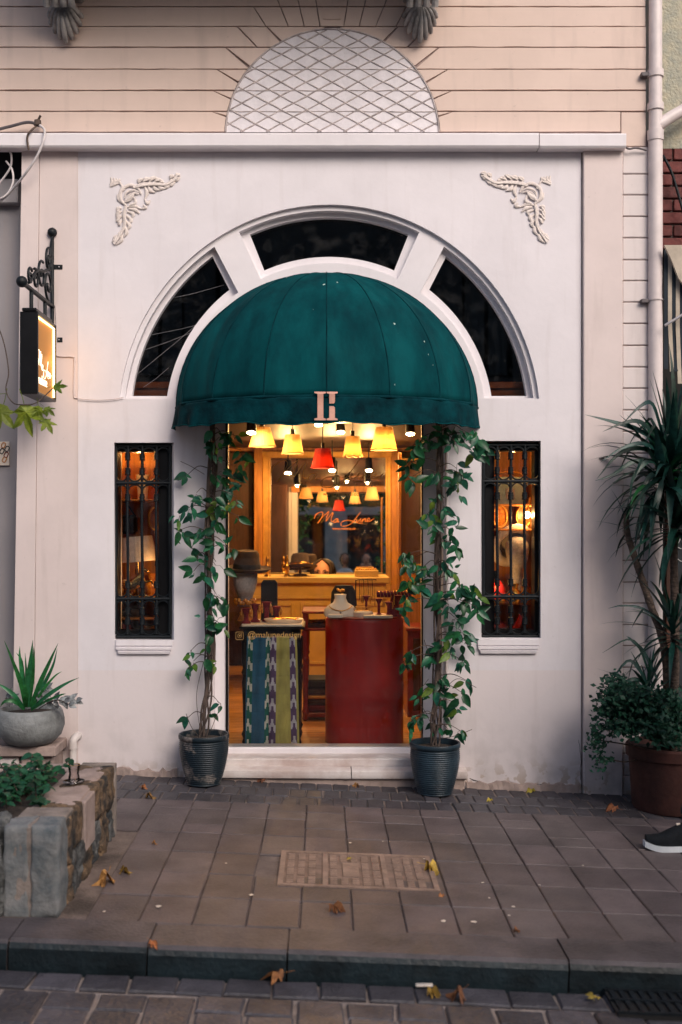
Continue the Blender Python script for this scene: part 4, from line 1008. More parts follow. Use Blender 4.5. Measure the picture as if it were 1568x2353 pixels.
t = thing('jewellery_plate', 'white oval plate of gold trinkets on the dark table', 'plate', (x, .52, zt2)); MB().lathe([(.001, 0), (.11, 0), (.125, .022), (.118, .026), (.001, .018)], (x, .53, zt2), 36, sy=.7).build('dish', M['white'], t, smooth=40)
mb = MB()
for i in range(26): mb.tube([(x+random.uniform(-.08, .1), .5+random.uniform(-.04, .05), zt2+.024), (x+random.uniform(-.08, .1)*.6+.03, .5+random.uniform(-.04, .05), zt2+.030)], .0045, 5)
mb.build('trinkets', M['brass'], t, smooth=60)
for px, hh, Yq, lab in ((566, .095, .46, 'red velvet earring stand at the left end of the dark table'), (587, .115, .55, 'red velvet earring stand second from left on the dark table'), (613, .125, .60, 'red velvet earring stand in the middle of the dark table'), (636, .10, .56, 'red velvet earring stand right of the middle of the dark table')):
    xx = W(px, 0, Yq).x; t = thing('earring_stand', lab, 'jewellery stand', (xx, Yq, zt2), 'red velvet earring stands')
    MB().lathe([(.001, 0), (.03, 0), (.028, .012), (.016, .02), (.015, hh*.6), (.026, hh*.92), (.034, hh), (.001, hh+.004)], (xx, Yq, zt2), 14, sy=.6).build('stand', M['velvet'], t, smooth=50)
    for sg in (-1, 1): MB().tube([(xx+sg*.026, Yq-.02, zt2+hh*.95), (xx+sg*.03, Yq-.025, zt2+hh*.72), (xx+sg*.026, Yq-.022, zt2+hh*.45)], [.003, .010, .005], 8).build('earring', M['amber'], t, smooth=60)
# black necklace board behind
p = W(619, 1333, .72); q = W(619, 1428, .72); ww = 19/S(.72)
mb = MB(); mb.prism([(p.x-ww, q.z), (p.x+ww, q.z), (p.x+ww, p.z-.02), (p.x+ww*.7, p.z), (p.x-ww*.7, p.z), (p.x-ww, p.z-.02)], .72, .745); mb.prism([(p.x-ww*1.1, zt2), (p.x+ww*1.1, zt2), (p.x+ww, q.z), (p.x-ww, q.z)], .70, .76)
simple(mb, 'necklace_board', 'tall black upright board on the dark table behind the earring stands', 'display board', M['black'], (p.x, .73, zt2))
# fabric head with wide hat
c = W(563, 1338, .60); t = thing('mannequin_head', 'grey linen mannequin head with bead collar at the left behind the glass', 'mannequin', (c.x, .60, zt2))
mb = MB(); mb.lathe([(.001, 0), (.055, 0), (.05, .012), (.030, .05), (.038, .10), (.042, .115)], (c.x, .66, zt2), 20)
mb.build('stand', M['wood'], t, smooth=50)
vs = []; n = 24; rows = [(-.155, .050, .052, 0), (-.10, .048, .050, 0), (-.075, .056, .075, -.012), (-.05, .066, .092, -.016), (0, .078, .100, -.010), (.05, .080, .100, 0), (.10, .066, .080, 0), (.13, .035, .045, 0), (.137, .002, .002, 0)]
for h_, rx, ry, oy in rows:
    for j in range(n): a_ = 2*math.pi*j/n; vs.append((c.x+rx*math.cos(a_), .64+ry*math.sin(a_)+oy, c.z+h_))
MB().add(vs, [(i*n+j, i*n+(j+1) % n, (i+1)*n+(j+1) % n, (i+1)*n+j) for i in range(len(rows)-1) for j in range(n)]+[tuple(range(n))]).build('head', M['linen'], t, smooth=70)
mb = MB()
for i in range(14): a_ = R(180+180*i/13); mb.ball((c.x+.06*math.cos(a_), .63+.075*math.sin(a_), c.z-.125+.01*math.sin(i*2)), .015, 8, 6)
mb.build('bead_collar', M['amber'], t, smooth=60)
hat('wide_hat', 'dark brown wide-brimmed hat on the linen mannequin head', (c.x+.01, .64, c.z+.075), .155, .13, M['felt'], M['black'], .08, .3)
# red side table behind with tray and folded textiles
xa_, xb2, yq = W(694, 0, 1.25).x, W(800, 0, 1.25).x, 1.25; zt3 = W(0, 1404, yq).z
t = thing('red_side_table', 'red lacquered side table with turned legs between the scarves and the column', 'table', ((xa_+xb2)/2, yq+.2, FZ+.006))
MB().box(xa_, xb2, yq, yq+.42, zt3-.02, zt3, .006).build('table_top', M['redwood'], t); zr = W(0, 1444, yq).z
MB().box(xa_+.01, xb2-.01, yq+.02, yq+.40, zr-.02, zr, .004).build('drawer_shelf', M['redwood'], t); zs2 = W(0, 1640, yq).z; MB().box(xa_+.01, xb2-.01, yq+.02, yq+.40, zs2-.03, zs2, .004).build('low_shelf', M['redwood'], t)
for xx in (xa_+.025, xb2-.025):
    for yy in (yq+.03, yq+.38): mb = MB(); turned(mb, xx, yy, FZ+.006, zr-.02, .024); mb.box(xx-.018, xx+.018, yy-.018, yy+.018, zr, zt3-.02); mb.build('leg', M['redwood'], t, smooth=40)
x = W(722, 0, yq).x; t = thing('trinket_tray', 'dark tray of gold trinkets inside the red side table', 'tray', (x, yq+.15, zr+.001))
MB().box(x-.07, x+.12, yq+.05, yq+.25, zr+.001, zr+.03, .004).build('tray', M['woodd'], t); mb = MB()
for i in range(40): mb.tube([(x+random.uniform(-.06, .1), yq+.06+random.uniform(0, .15), zr+.034), (x+random.uniform(-.06, .1), yq+.06+random.uniform(0, .15), zr+.044)], .005, 5)
mb.build('trinkets', M['brass'], t, smooth=60)
x = W(735, 0, yq).x; zc = zs2+.001
for i, (m_, hh) in enumerate((('velvet', .05), ('felt', .04), ('cream', .028), ('felt', .045), ('black', .06))):
    o = simple(MB().box(x-.10+.01*(i % 2), x+.11, yq+.05, yq+.33, zc, zc+hh, .014), 'folded_textile', ['lowest dark red folded textile', 'second brown folded textile', 'third tan folded textile', 'fourth brown folded textile', 'topmost black folded textile'][i]+' of the stack on the red side table', 'textile', M[m_], (x, yq+.2, zc), 30, 'folded textiles stacked in the red side table'); zc += hh+.001
# cabinet table at the right
xa_, xb2 = W(934, 0, 1.4).x, W(1000, 0, 1.4).x; zt4 = W(0, 1442, 1.4).z
t = thing('red_cabinet', 'dark red wooden cabinet at the right behind the vine', 'cabinet', (xa_, 1.5, FZ+.006))
MB().box(xa_, xb2, 1.4, 1.8, zt4-.03, zt4, .006).build('top', M['redwood'], t); zq = W(0, 1650, 1.4).z; MB().box(xa_+.01, xb2, 1.42, 1.8, zq, zt4-.03, .004).build('body', M['redwood'], t)
MB().box(xa_+.05, xb2, 1.412, 1.42, zq+.05, zt4-.08, .004).build('door', M['woodd'], t)
for xx in (xa_+.03, xb2-.03): mb = MB(); turned(mb, xx, 1.46, FZ+.006, zq, .022); mb.build('leg', M['redwood'], t, smooth=40)
for yy in (1.46, 1.76): mb = MB(); turned(mb, xa_+.03, yy, FZ+.006, zq, .022)
# ------------------------------------------------------------------ display niches behind the barred windows
def niche(x0, x1, name):
    a, b = F(x0, 0)[0], F(x1, 0)[0]; z0, z1 = F(0, 1472)[1], F(0, 1008)[1]
    o = MB().add([(a,.242,z0),(b,.242,z0),(b,.62,z0),(a,.62,z0),(a,.242,z1),(b,.242,z1),(b,.62,z1),(a,.62,z1)], [(0,1,2,3),(4,7,6,5),(3,2,6,7),(0,3,7,4),(1,5,6,2)]).build(name, M['wood'], B, fix=False)
    return a, b, z0, z1
a, b, z0, z1 = niche(248, 404, 'niche_lining')
Yn = .45
def shelf(y, label, a, b):
    z_ = W(0, y, Yn-.1).z; MB().box(a+.003, b-.003, Yn-.10, .615, z_-.012, z_, .002).build('niche_shelf', M['wood'], B); return z_
s1 = shelf(1147, '', a, b); s2 = shelf(1372, '', a, b); s3 = shelf(1420, '', a, b)
x = W(328, 0, Yn).x
t = thing('candle_lamp', 'tapered cream lamp lit at its rim on the upper shelf of the left window', 'lamp', (x, Yn, s1+.0005))
MB().lathe([(.001, 0), (.030, 0), (.040, .12), (.044, .155), (.040, .155), (.034, .1), (.001, .05)], (x, Yn, s1+.0005), 24).build('body', M['white'], t, smooth=50); MB().ball((x, Yn, s1+.11), .016, 8, 6).build('bulb', M['bulb'], t); plight(t, (x, Yn, s1+.135), 2.6, r=.008)
p = W(313, 1262, Yn-.1); t = thing('table_lamp', 'white pleated lampshade, tilted, in the left barred window', 'lamp', (p.x, Yn-.04, s2+.0005))
n = 72; vs = []
for u in (0, .06, .5, .94, 1):
    for j in range(n): a_ = 2*math.pi*j/n; r_ = (.118-.022*u)*(1+.012*math.cos(a_*24)); vs.append(Vector((r_*math.cos(a_), r_*math.sin(a_)*.9, (u-.5)*.155)))
me = MB().add(vs, [(i*n+j, i*n+(j+1) % n, (i+1)*n+(j+1) % n, (i+1)*n+j) for i in range(4) for j in range(n)]).mesh('shade'); o = link('shade', me, t, Vector((p.x, Yn-.04, p.z))-worg(t), M['pleat']); auto_smooth(o, 60); o.rotation_euler = (0, R(-5), 0)
MB().lathe([(.001, 0), (.05, 0), (.05, .012), (.012, .03), (.010, .12), (.016, .15), (.008, p.z-s2)], (p.x, Yn-.04, s2+.0005), 16).build('stem', M['bronze'], t, smooth=40)
# rearing horse
q = W(312, 1362, Yn-.12); t = thing('bronze_horse', 'polished bronze horse figure with raised foreleg in the left barred window', 'figurine', (q.x, Yn-.12, s2+.0005)); k_ = 1/S(Yn-.12)
def H(dx, dy, r_, dyy=0): return (q.x+dx*k_, Yn-.12+dyy, q.z-dy*k_, r_*k_)
skinned('body', M['bronze'], {'rump': H(-18, -14, 11), 'belly': H(-4, -17, 11.5), 'chest': H(10, -26, 10), 'neck': H(14, -42, 6.5), 'poll': H(16, -56, 5), 'jaw': H(23, -52, 4), 'muz': H(30, -46, 3),
    'hk': H(-22, -2, 5), 'hh': H(-28, 4, 3), 'hf': H(-24, 9.5, 2.4), 'hk2': H(-14, -2, 5, .02), 'hh2': H(-18, 4, 3, .02), 'hf2': H(-14, 9.5, 2.4, .02), 'fk': H(22, -24, 3.6), 'ff': H(36, -28, 2.6), 'fe': H(40, -18, 2.2), 'fk2': H(18, -12, 3.6, .02), 'ff2': H(20, 0, 2.6, .02), 'fe2': H(20, 9, 2.2, .02), 'tail': H(-32, -20, 3), 'tail2': H(-38, -4, 2)},
    [('rump', 'belly'), ('belly', 'chest'), ('chest', 'neck'), ('neck', 'poll'), ('poll', 'jaw'), ('jaw', 'muz'), ('rump', 'hk'), ('hk', 'hh'), ('hh', 'hf'), ('rump', 'hk2'), ('hk2', 'hh2'), ('hh2', 'hf2'), ('chest', 'fk'), ('fk', 'ff'), ('ff', 'fe'), ('chest', 'fk2'), ('fk2', 'ff2'), ('ff2', 'fe2'), ('rump', 'tail'), ('tail', 'tail2')], t, 'belly')
MB().box(q.x-.09, q.x+.09, Yn-.15, Yn-.06, s2+.0005, q.z-9*k_, .003).build('plinth', M['brass'], t)
x = W(283, 0, Yn).x; simple(MB().box(x-.06, x+.05, Yn, Yn+.1, s2+.0005, s2+.105, .003), 'gift_box', 'orange box behind the bronze horse', 'box', M['amber'], (x, Yn+.05, s2))
x = W(348, 0, Yn).x; simple(MB().lathe([(.001, 0), (.03, 0), (.045, .04), (.04, .08), (.02, .10), (.03, .14), (.026, .14), (.015, .10), (.001, .03)], (x, Yn+.03, s2+.0005), 20), 'amber_vase', 'amber glass vase right of the bronze horse', 'vase', M['amber'], (x, Yn+.03, s2), 50)
x = W(300, 0, Yn).x; simple(MB().box(x-.08, x+.03, Yn+.01, Yn+.08, s3-.10, s3+0, .004) if False else MB().box(x-.06, x+.06, Yn-.02, Yn+.08, s3+.0005, s3+.045, .003), 'book', 'brown book lying under the bronze horse in the left window', 'book', M['felt'], (x, Yn, s3))
zf = z0+.001; x = W(290, 0, Yn).x; simple(MB().box(x-.05, x+.04, Yn-.06, Yn+.04, zf, zf+.06, .003), 'red_box', 'red box at the bottom of the left barred window', 'box', M['velvet'], (x, Yn, zf))
x = W(345, 0, Yn).x; simple(MB().lathe([(.001, 0), (.05, 0), (.06, .02), (.055, .05), (.001, .055)], (x, Yn-.02, zf), 20, sy=.7), 'trinket_bowl', 'small dark bowl at the bottom of the left barred window', 'bowl', M['bronze'], (x, Yn, zf), 50)
# handbag hanging under the upper shelf
p = W(287, 1205, Yn); t = thing('handbag', 'dark leather handbag with strap under the upper shelf of the left window', 'bag', (p.x, Yn+.05, p.z-.06))
MB().box(p.x-.08, p.x+.07, Yn+.02, Yn+.09, p.z-.06, p.z+.06, .018).build('body', M['blackgl'], t, smooth=30); MB().tube(crom([(p.x-.07, Yn+.05, p.z+.05), (p.x-.02, Yn+.05, p.z+.15), (p.x+.06, Yn+.05, p.z+.05)], 6), .006, 6).build('strap', M['blackgl'], t, smooth=60)
p = W(352, 1190, Yn); simple(MB().tube([(p.x+.035*math.cos(.3*i), Yn+.06, p.z+.07*math.sin(.3*i)) for i in range(22)], .012, 8), 'oval_frame', 'gilded oval frame right of the handbag in the left window', 'frame', M['gold'], (p.x, Yn+.06, p.z-.08), 60)
# right niche
a, b, z0, z1 = niche(1100, 1252, 'niche_lining')
r1 = shelf(1158, '', a, b); r2 = shelf(1215, '', a, b); r3 = shelf(1385, '', a, b)
x = W(1170, 0, Yn).x; t = thing('handbag', 'pale blue handbag with clear arched handle on the top shelf of the right window', 'bag', (x, Yn, r1+.0005)); h_ = 62/S(Yn)
MB().prism([(x-.075, r1+.001), (x+.085, r1+.001), (x+.09, r1+h_), (x-.08, r1+h_)], Yn-.04, Yn+.04).build('body', mat('bag_blue', (.30, .40, .42), .5, .12, 12), t)
MB().tube([(x+.09*math.cos(math.pi*i/16), Yn, r1+h_+.035*math.sin(math.pi*i/16)) for i in range(17)], .006, 6).build('handle', M['amber'], t, smooth=60); MB().box(x-.028, x+.028, Yn-.045, Yn-.04, r1+.03, r1+.10, .004).build('label_patch', M['linen'], t)
for px, m_, lab in ((1150, 'gold', 'oval gold mirror leaning in the middle shelf of the right window'), (1205, 'brass', 'round gilt mirror at the right of the middle shelf')):
    p = W(px, 1187, Yn); t = thing('small_mirror', lab, 'mirror', (p.x, Yn+.02, r2+.0005), 'small gilt mirrors in the right window'); ry_ = (p.z-r2)-.008
    MB().tube([(p.x+.045*math.cos(.3*i), Yn+.02, p.z+ry_*math.sin(.3*i)) for i in range(22)], .008, 8).build('rim', M[m_], t, smooth=60); MB().prism([(p.x+.042*math.cos(.3*i), p.z+(ry_-.004)*math.sin(.3*i)) for i in range(21)], Yn+.022, Yn+.028).build('glass', M['amber'], t)
p = W(1213, 1183, Yn-.12); t = thing('niche_light', 'lit bulb glowing at the right inside the right barred window', 'spotlight', (p.x, Yn-.1, p.z)); MB().ball((p.x, Yn-.1, p.z), .022, 12, 8).build('bulb', M['bulb'], t, smooth=80); MB().tube([(p.x, Yn-.1, p.z+.02), (p.x+.02, Yn-.08, p.z+.10), (p.x+.03, Yn-.05, r1-.012)], .008, 8).build('arm', M['brass'], t, smooth=50); plight(t, (p.x-.03, Yn-.13, p.z-.02), 2.2, r=.008)
x = W(1128+14, 0, Yn).x; simple(MB().box(x-.05, x+.01, Yn+.04, Yn+.10, r2+.0005, r2+.13, .01), 'red_cushion', 'red cloth box left of the oval gold mirror', 'box', M['red'], (x, Yn+.07, r2), 30)
p = W(1183, 1268, Yn-.08); t = thing('mannequin_head', 'grey mannequin head wearing the pale hat in the right barred window', 'mannequin', (p.x, Yn-.06, r3+.0005))
vs = []; rows = [(-.155, .05, .05, .02), (-.11, .035, .04, .02), (-.085, .05, .06, .01), (-.05, .062, .075, 0), (0, .072, .085, 0), (.05, .070, .085, .01), (.085, .045, .06, .01), (.10, .002, .002, .01)]; rows[0] = (r3+.0005-p.z, .05, .05, .02)
for h_, rx, ry, oy in rows:
    for j in range(24): a_ = 2*math.pi*j/24; vs.append((p.x+.02+rx*math.cos(a_), Yn-.06+ry*math.sin(a_)+oy, p.z+h_))
MB().add(vs, [(i*24+j, i*24+(j+1) % 24, (i+1)*24+(j+1) % 24, (i+1)*24+j) for i in range(len(rows)-1) for j in range(24)]+[tuple(range(24))]).build('head', M['linen'], t, smooth=70)
hat('pale_hat', 'pale pinkish wide-brimmed hat tipped back in the right barred window', (p.x+.0, Yn-.02, p.z+.03), .142, .07, M['pleat'], M['black'], R(-58), R(14))
x = W(1145, 0, Yn-.1).x; t = thing('red_purse', 'red pouch with gold rim at the lower left of the right window', 'purse', (x, Yn-.1, r3+.0005))
MB().lathe([(.001, .02), (.05, .02), (.055, .05), (.040, .10), (.018, .135), (.001, .14)], (x, Yn-.1, r3+.0005), 20, sy=.6).build('pouch', M['red'], t, smooth=60); MB().lathe([(.001, 0), (.05, 0), (.055, .012), (.05, .022), (.001, .022)], (x, Yn-.1, r3+.0005), 20, sy=.6).build('rim', M['brass'], t, smooth=60)
x = W(1182, 0, Yn-.13).x; simple(MB().lathe([(.001, 0), (.03, 0), (.045, .03), (.04, .07), (.018, .09), (.028, .12), (.022, .12), (.012, .09), (.001, .02)], (x, Yn-.14, r3+.0005), 20), 'brass_vase', 'brass vase in front of the mannequin in the right window', 'vase', M['brass'], (x, Yn-.14, r3), 50)
x = W(1212, 0, Yn-.1).x; simple(MB().lathe([(.001, 0), (.03, 0), (.035, .05), (.03, .09), (.034, .10), (.001, .10)], (x, Yn-.08, r3+.0005), 18), 'amber_jar', 'amber jar right of the brass vase in the right window', 'jar', M['amber'], (x, Yn-.08, r3), 50)
zf = z0+.001; x = W(1150, 0, Yn-.1).x; simple(MB().ball((x, Yn-.05, zf+.04), .05, 16, 10, sz=.8), 'pink_cushion', 'small dark pink pincushion at the bottom of the right window', 'cushion', M['velvet'], (x, Yn-.05, zf), 70)
x = W(1190, 0, Yn-.1).x; simple(MB().prism([(x-.05, zf), (x+.0, zf), (x+.04, zf+.10), (x+.02, zf+.12)], Yn-.08, Yn-.04), 'red_fan', 'red folded fan at the bottom of the right window', 'fan', M['red'], (x, Yn-.06, zf))

for px, py, lab in ((320, 1040, 'small warm spotlight under the top of the left barred window'), (1180, 1036, 'small warm spotlight under the top of the right barred window'), (362, 1300, 'small warm spotlight at the right jamb of the left barred window'), (1138, 1330, 'small warm spotlight at the left jamb of the right barred window')):
    p = W(px, py, .27); t = thing('niche_light', lab, 'spotlight', p, 'small spotlights in the barred windows'); MB().tube([p+Vector((0, 0, .05)), p], [.012, .018], 12).build('can', M['blackgl'], t); plight(t, p-Vector((0, -.01, .02)), 1.1, r=.008)  # unseen lamps added to brighten the display niches
# ------------------------------------------------------------------ awning
AX, AZ = F(750.5, 0)[0], F(0, 938)[1]; Aa, Ab, Ac = .876, .60, F(0, 632)[1]-AZ
aw = thing('awning', 'green half-dome fabric awning with salmon letter mark over the entrance', 'awning', (AX, 0, AZ-.12))
def dome(th, ph, off=0.0):
    k = abs((math.degrees(th)/22.5) % 1-.5)*2            # 1 at a seam, 0 between seams
    r_ = 1-.026*(1-k**1.6)*math.sin(ph)**1.3+off+.003*math.sin(th*37+ph*5)*math.sin(ph)
    z = Ac*math.cos(ph)
    y = -Ab*math.sin(th)*math.sin(ph)*r_
    return Vector((AX+Aa*math.cos(th)*math.sin(ph)*r_, y-.006, AZ+z*(r_ if ph > .15 else 1)))
mb = MB(); mb.grid(lambda u, v: dome(math.pi*u, .02+(math.pi/2-.02)*v), 128, 28); o = mb.build('canopy', M['awn'], aw, smooth=80, fix=False)
sd = o.modifiers.new('solid', 'SOLIDIFY'); sd.thickness = .004; sd.offset = 0
def hem(th, v):
    ln_ = .118+.022*math.sin(th)**2; ruf = (.010*math.sin(th*23+1.3*math.sin(th*7))*v+.006*math.sin(th*51+2)*v*v)*(1-math.exp(-((th-math.pi/2)/.16)**2))
    ex = .018*v*math.exp(-(abs(math.cos(th))-1)**2*30)*0; dz = .010*v*math.sin(th*9+1)+.006*v*math.sin(th*31)
    r_ = 1+.012*v+ruf
    return Vector((AX+Aa*math.cos(th)*r_, -Ab*math.sin(th)*r_-.006, AZ-ln_*v+dz*.6-.004))
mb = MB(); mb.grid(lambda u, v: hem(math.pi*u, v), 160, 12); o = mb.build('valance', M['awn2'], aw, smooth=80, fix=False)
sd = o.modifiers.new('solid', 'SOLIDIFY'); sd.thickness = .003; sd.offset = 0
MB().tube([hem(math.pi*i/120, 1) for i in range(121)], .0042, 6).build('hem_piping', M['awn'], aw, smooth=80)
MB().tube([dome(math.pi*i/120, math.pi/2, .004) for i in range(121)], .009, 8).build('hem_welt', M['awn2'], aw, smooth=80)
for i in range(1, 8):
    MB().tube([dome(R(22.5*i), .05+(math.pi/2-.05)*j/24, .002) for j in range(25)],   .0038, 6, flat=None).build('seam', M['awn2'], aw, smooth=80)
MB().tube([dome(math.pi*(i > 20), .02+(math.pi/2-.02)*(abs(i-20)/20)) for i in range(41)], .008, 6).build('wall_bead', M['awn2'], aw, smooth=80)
# letter mark
def mark(polys):
    mb = MB()
    for pl in polys:
        vs = []
        for x, y in pl:
            p = W(x, y, -Ab); yy = hem(math.pi/2, min(1, max(0, (AZ-p.z)/.13))).y-.007-.012*math.exp(-((AZ-p.z)/.02)**2); vs.append((p.x, yy, p.z))
        k = len(vs); back = [(a_, b_+.003, c_) for a_, b_, c_ in vs]
        mb.add(vs+back, [tuple(range(k))]+[(i, i+k, (i+1) % k+k, (i+1) % k) for i in range(k)])
    return mb.build('letter_mark', M['salmon'], aw)
o = lambda x0, x1, y0, y1: [(x0, y0), (x1, y0), (x1, y1), (x0, y1)]
mark([[(723, 901), (749, 901), (749, 904.5), (743.5, 906), (743.5, 932), (730, 932), (730, 906), (723, 904.5)], [(730, 932), (743.5, 932), (743.5, 961), (749, 963), (749, 966.5), (723, 966.5), (723, 963), (730, 961)],
      [(751, 901), (776, 901), (776, 904.5), (770, 906), (770, 925), (767, 928), (757, 928), (757, 906), (751, 904.5)], [(757, 934), (767, 934), (770, 937), (770, 961), (776, 963), (776, 966.5), (751, 966.5), (751, 963), (757, 961)]])
# bird-lime flecks on the canopy
mb = MB()
for px, py, r_ in [(604,726,.013),(658,640,.010),(700,690,.007),(722,712,.007),(770,690,.006),(830,725,.007),(860,765,.009),(905,745,.011),(912,768,.009),(955,795,.010),(975,785,.012),(985,815,.009),(940,860,.008),(905,885,.012),(900,780,.010),(680,815,.007),(775,650,.008),(745,655,.010),(950,900,.007),(668,850,.006),(845,870,.005),(995,840,.006),(890,880,.006),(640,700,.005),(870,700,.006),(780,800,.005)]:
    # intersect the sight line with the dome by marching
    best = None
    for i in range(900):
        Y = -.62+.62*i/900; p = W(px, py, Y); e = ((p.x-AX)/Aa)**2+((p.y)/Ab)**2+(max(0, (p.z-AZ))/Ac)**2
        th = math.atan2(max(1e-6, -p.y/Ab), (p.x-AX)/Aa); k = abs((math.degrees(th)/22.5) % 1-.5)*2
        sp_ = math.sqrt(max(0, 1-(max(0, p.z-AZ)/Ac)**2))
        if e < (1-.026*(1-k**1.6)*sp_**1.3+.003)**2: best = p; break
    if best is None: continue
    nrm = Vector(((best.x-AX)/Aa**2, best.y/Ab**2, (best.z-AZ)/Ac**2)).normalized(); a_ = nrm.orthogonal().normalized(); b_ = nrm.cross(a_)
    q = best; mb.add([q+nrm*.004+(a_*math.cos(.9*j)*random.uniform(.4, 1)+b_*math.sin(.9*j)*random.uniform(.3, .8))*r_*1.15 for j in range(7)], [tuple(range(7))])
mb.build('bird_lime_flecks', M['spot'], aw, kind='stuff')
# thin pale lines across the left fan pane
for a_, b_ in (((318, 858), (505, 700)), ((310, 812), (470, 752)), ((335, 772), (500, 735)), ((372, 690), (515, 655)), ((330, 890), (388, 845))):
    p, q = W(*a_, .112), W(*b_, .112); MB().tube([p, (p+q)/2-Vector((0, 0, .006)), q], .0009, 4).build('pale_line', M['linen'], fw)
# ------------------------------------------------------------------ leaves
def leaf_mesh(n=6, wd=.24, fold=.10, droop=.16, tip=1.0):
    vs = []; fs = []
    for i in range(n+1):
        t_ = i/n; w_ = wd*math.sin(math.pi*min(1, t_**.75*1.0))**.9*(1-.15*t_) if 0 < i < n else .004
        z_ = -droop*t_*t_; vs += [(-w_, t_, z_+fold*w_/wd), (0, t_, z_), (w_, t_, z_+fold*w_/wd)]
    for i in range(n):
        a_ = i*3; fs += [(a_, a_+1, a_+4, a_+3), (a_+1, a_+2, a_+5, a_+4)]
    return MB().add(vs, fs).mesh('leaf')
LV = [leaf_mesh(6, .25, .09, .14), leaf_mesh(6, .29, .12, .22), leaf_mesh(6, .21, .05, .08)]
LV2 = [m_.copy() for m_ in LV]
for m_ in LV: m_.materials.append(M['vine'])
for m_ in LV2: m_.materials.append(M['vine2'])
for m_ in LV+LV2: m_.polygons.foreach_set('use_smooth', [True]*len(m_.polygons))
def put_leaf(me, parent, pos, d, nrm, size, name='leaf'):
    d = Vector(d).normalized(); nrm = Vector(nrm); x = d.cross(nrm).normalized(); z = x.cross(d).normalized()
    o = bpy.data.objects.new(name, me); col.objects.link(o); o.parent = parent
    mt = Matrix((x, d, z)).transposed().to_4x4(); mt.translation = Vector(pos)-worg(parent); o.matrix_basis = mt @ Matrix.Scale(size, 4); return o
def ribbed_pot(parent, c, h, rt, rbm, m):
    prof = [(.001, .0), (rbm, .0), (rbm+.004, .006)]; n = 22
    for i in range(n*3+1):
        u = i/(n*3); r_ = rbm+(rt-rbm)*(1-(1-u)**1.9)-.010*max(0, u-.75)**1*2; prof.append((r_+.0022*math.cos(i*2.094), .008+u*(h-.035)))
    prof += [(rt+.002, h-.024), (rt+.004, h-.010), (rt, h), (rt-.010, h-.001), (rt-.014, h-.02), (rt-.016, h-.06)]
    MB().lathe(prof, c, 56).build('pot', m, parent, smooth=70)
    MB().lathe([(rt-.014, h-.034), (.08, h-.026), (.03, h-.020), (.001, h-.018)], c, 24).build('soil', M['soil'], parent, smooth=70)
def vine(label, cx, base_y, top_y, w_top, w_bot, Yc, pot_m, trunk, clusters, whips, seed):
    random.seed(seed)
    s = S(Yc); X = (cx-VX)/s; z0 = gz(X)+.001; h = (base_y-top_y)/s
    t = thing('potted_climber', label, 'potted plant', (X, Yc, z0))
    ribbed_pot(t, (X, Yc, z0), h, w_top/2/s, w_bot/2/s, pot_m)
    tr = [W(x, y, Y) for x, y, Y in trunk]; sm = crom(tr, 8); n = len(sm)
    for j in range(5):
        k0 = 0; pts = []
        for i, p in enumerate(sm):
            a_ = i*.22+j*1.3; r_ = (.020 if j else .006)*(1-.3*i/n)+(.012*(1-i/n) if j > 2 else 0); pts.append(p+Vector((r_*math.cos(a_), r_*math.sin(a_)*.6, 0)))
        rad = [(.015 if j == 0 else .0055)*(1.05-.35*i/n)*(1.0 if j else (0.45+.55*min(1, i/(n*.3)))) for i in range(n)]
        end = n if j < 3 else int(n*(.55+.2*(j-3))); MB().tube(pts[:end], rad[:end], 7).build('stem', M['bark'], t, smooth=60)
    def nearest(p): return min(sm, key=lambda q: abs(q.z-p.z-.03)+.2*abs(q.x-p.x))
    jobs = []
    for cxx, cyy, rx, ry, cnt, Y, young in clusters:
        c = W(cxx, cyy, Y); a_ = nearest(c); b_ = (a_+c)/2+Vector((0, -.03, .035))
        tw = crom([a_, b_, c+Vector((0, 0, .5*ry/s))], 6); MB().tube(tw, [.0035-.002*i/len(tw) for i in range(len(tw))], 5).build('twig', M['bark'], t, smooth=60)
        for i in range(cnt):
            q = W(cxx+random.gauss(0, rx*.5), cyy+random.gauss(0, ry*.5), Y+random.uniform(-.05, .04))
            d = Vector((random.gauss(0, .55)+(.35 if q.x > c.x else -.35), random.uniform(-.5, .15), -random.uniform(.35, 1.1)))
            if random.random() < .2: d.z = random.uniform(-.1, .4)
            nm = Vector((random.gauss(0, .6), -1, random.uniform(-.2, .9)))
            yl = random.random() < young; jobs.append((yl, q, d, nm, .038+.058*random.random()**1.3))
            if i % 3 == 0:
                MB().tube([q, q+(c-q)*.5+Vector((0, .01, .012)), c], .0013, 4).build('petiole', M['bark'], t)
    jobs.sort(key=lambda j: -j[4]); rest = MB()
    for i, (yl, q, d, nm, sz) in enumerate(jobs):
        if i < 295: put_leaf(random.choice(LV2 if yl else LV), t, q, d, nm, sz)
        else:
            d = d.normalized(); x = d.cross(nm).normalized(); z_ = x.cross(d)
            rest.add([q+(x*v.co.x+d*v.co.y+z_*v.co.z)*sz for v in LV[0].vertices], [tuple(p.vertices) for p in LV[0].polygons])
    if rest.v: rest.build('small_leaves', M['vine'], t, kind='stuff', smooth=80, fix=False)
    for pts in whips:
        MB().tube(crom([W(x, y, Y) for x, y, Y in pts], 6), .0018, 5).build('tendril', M['bark'], t, smooth=60)
    return t
Yv = -.10
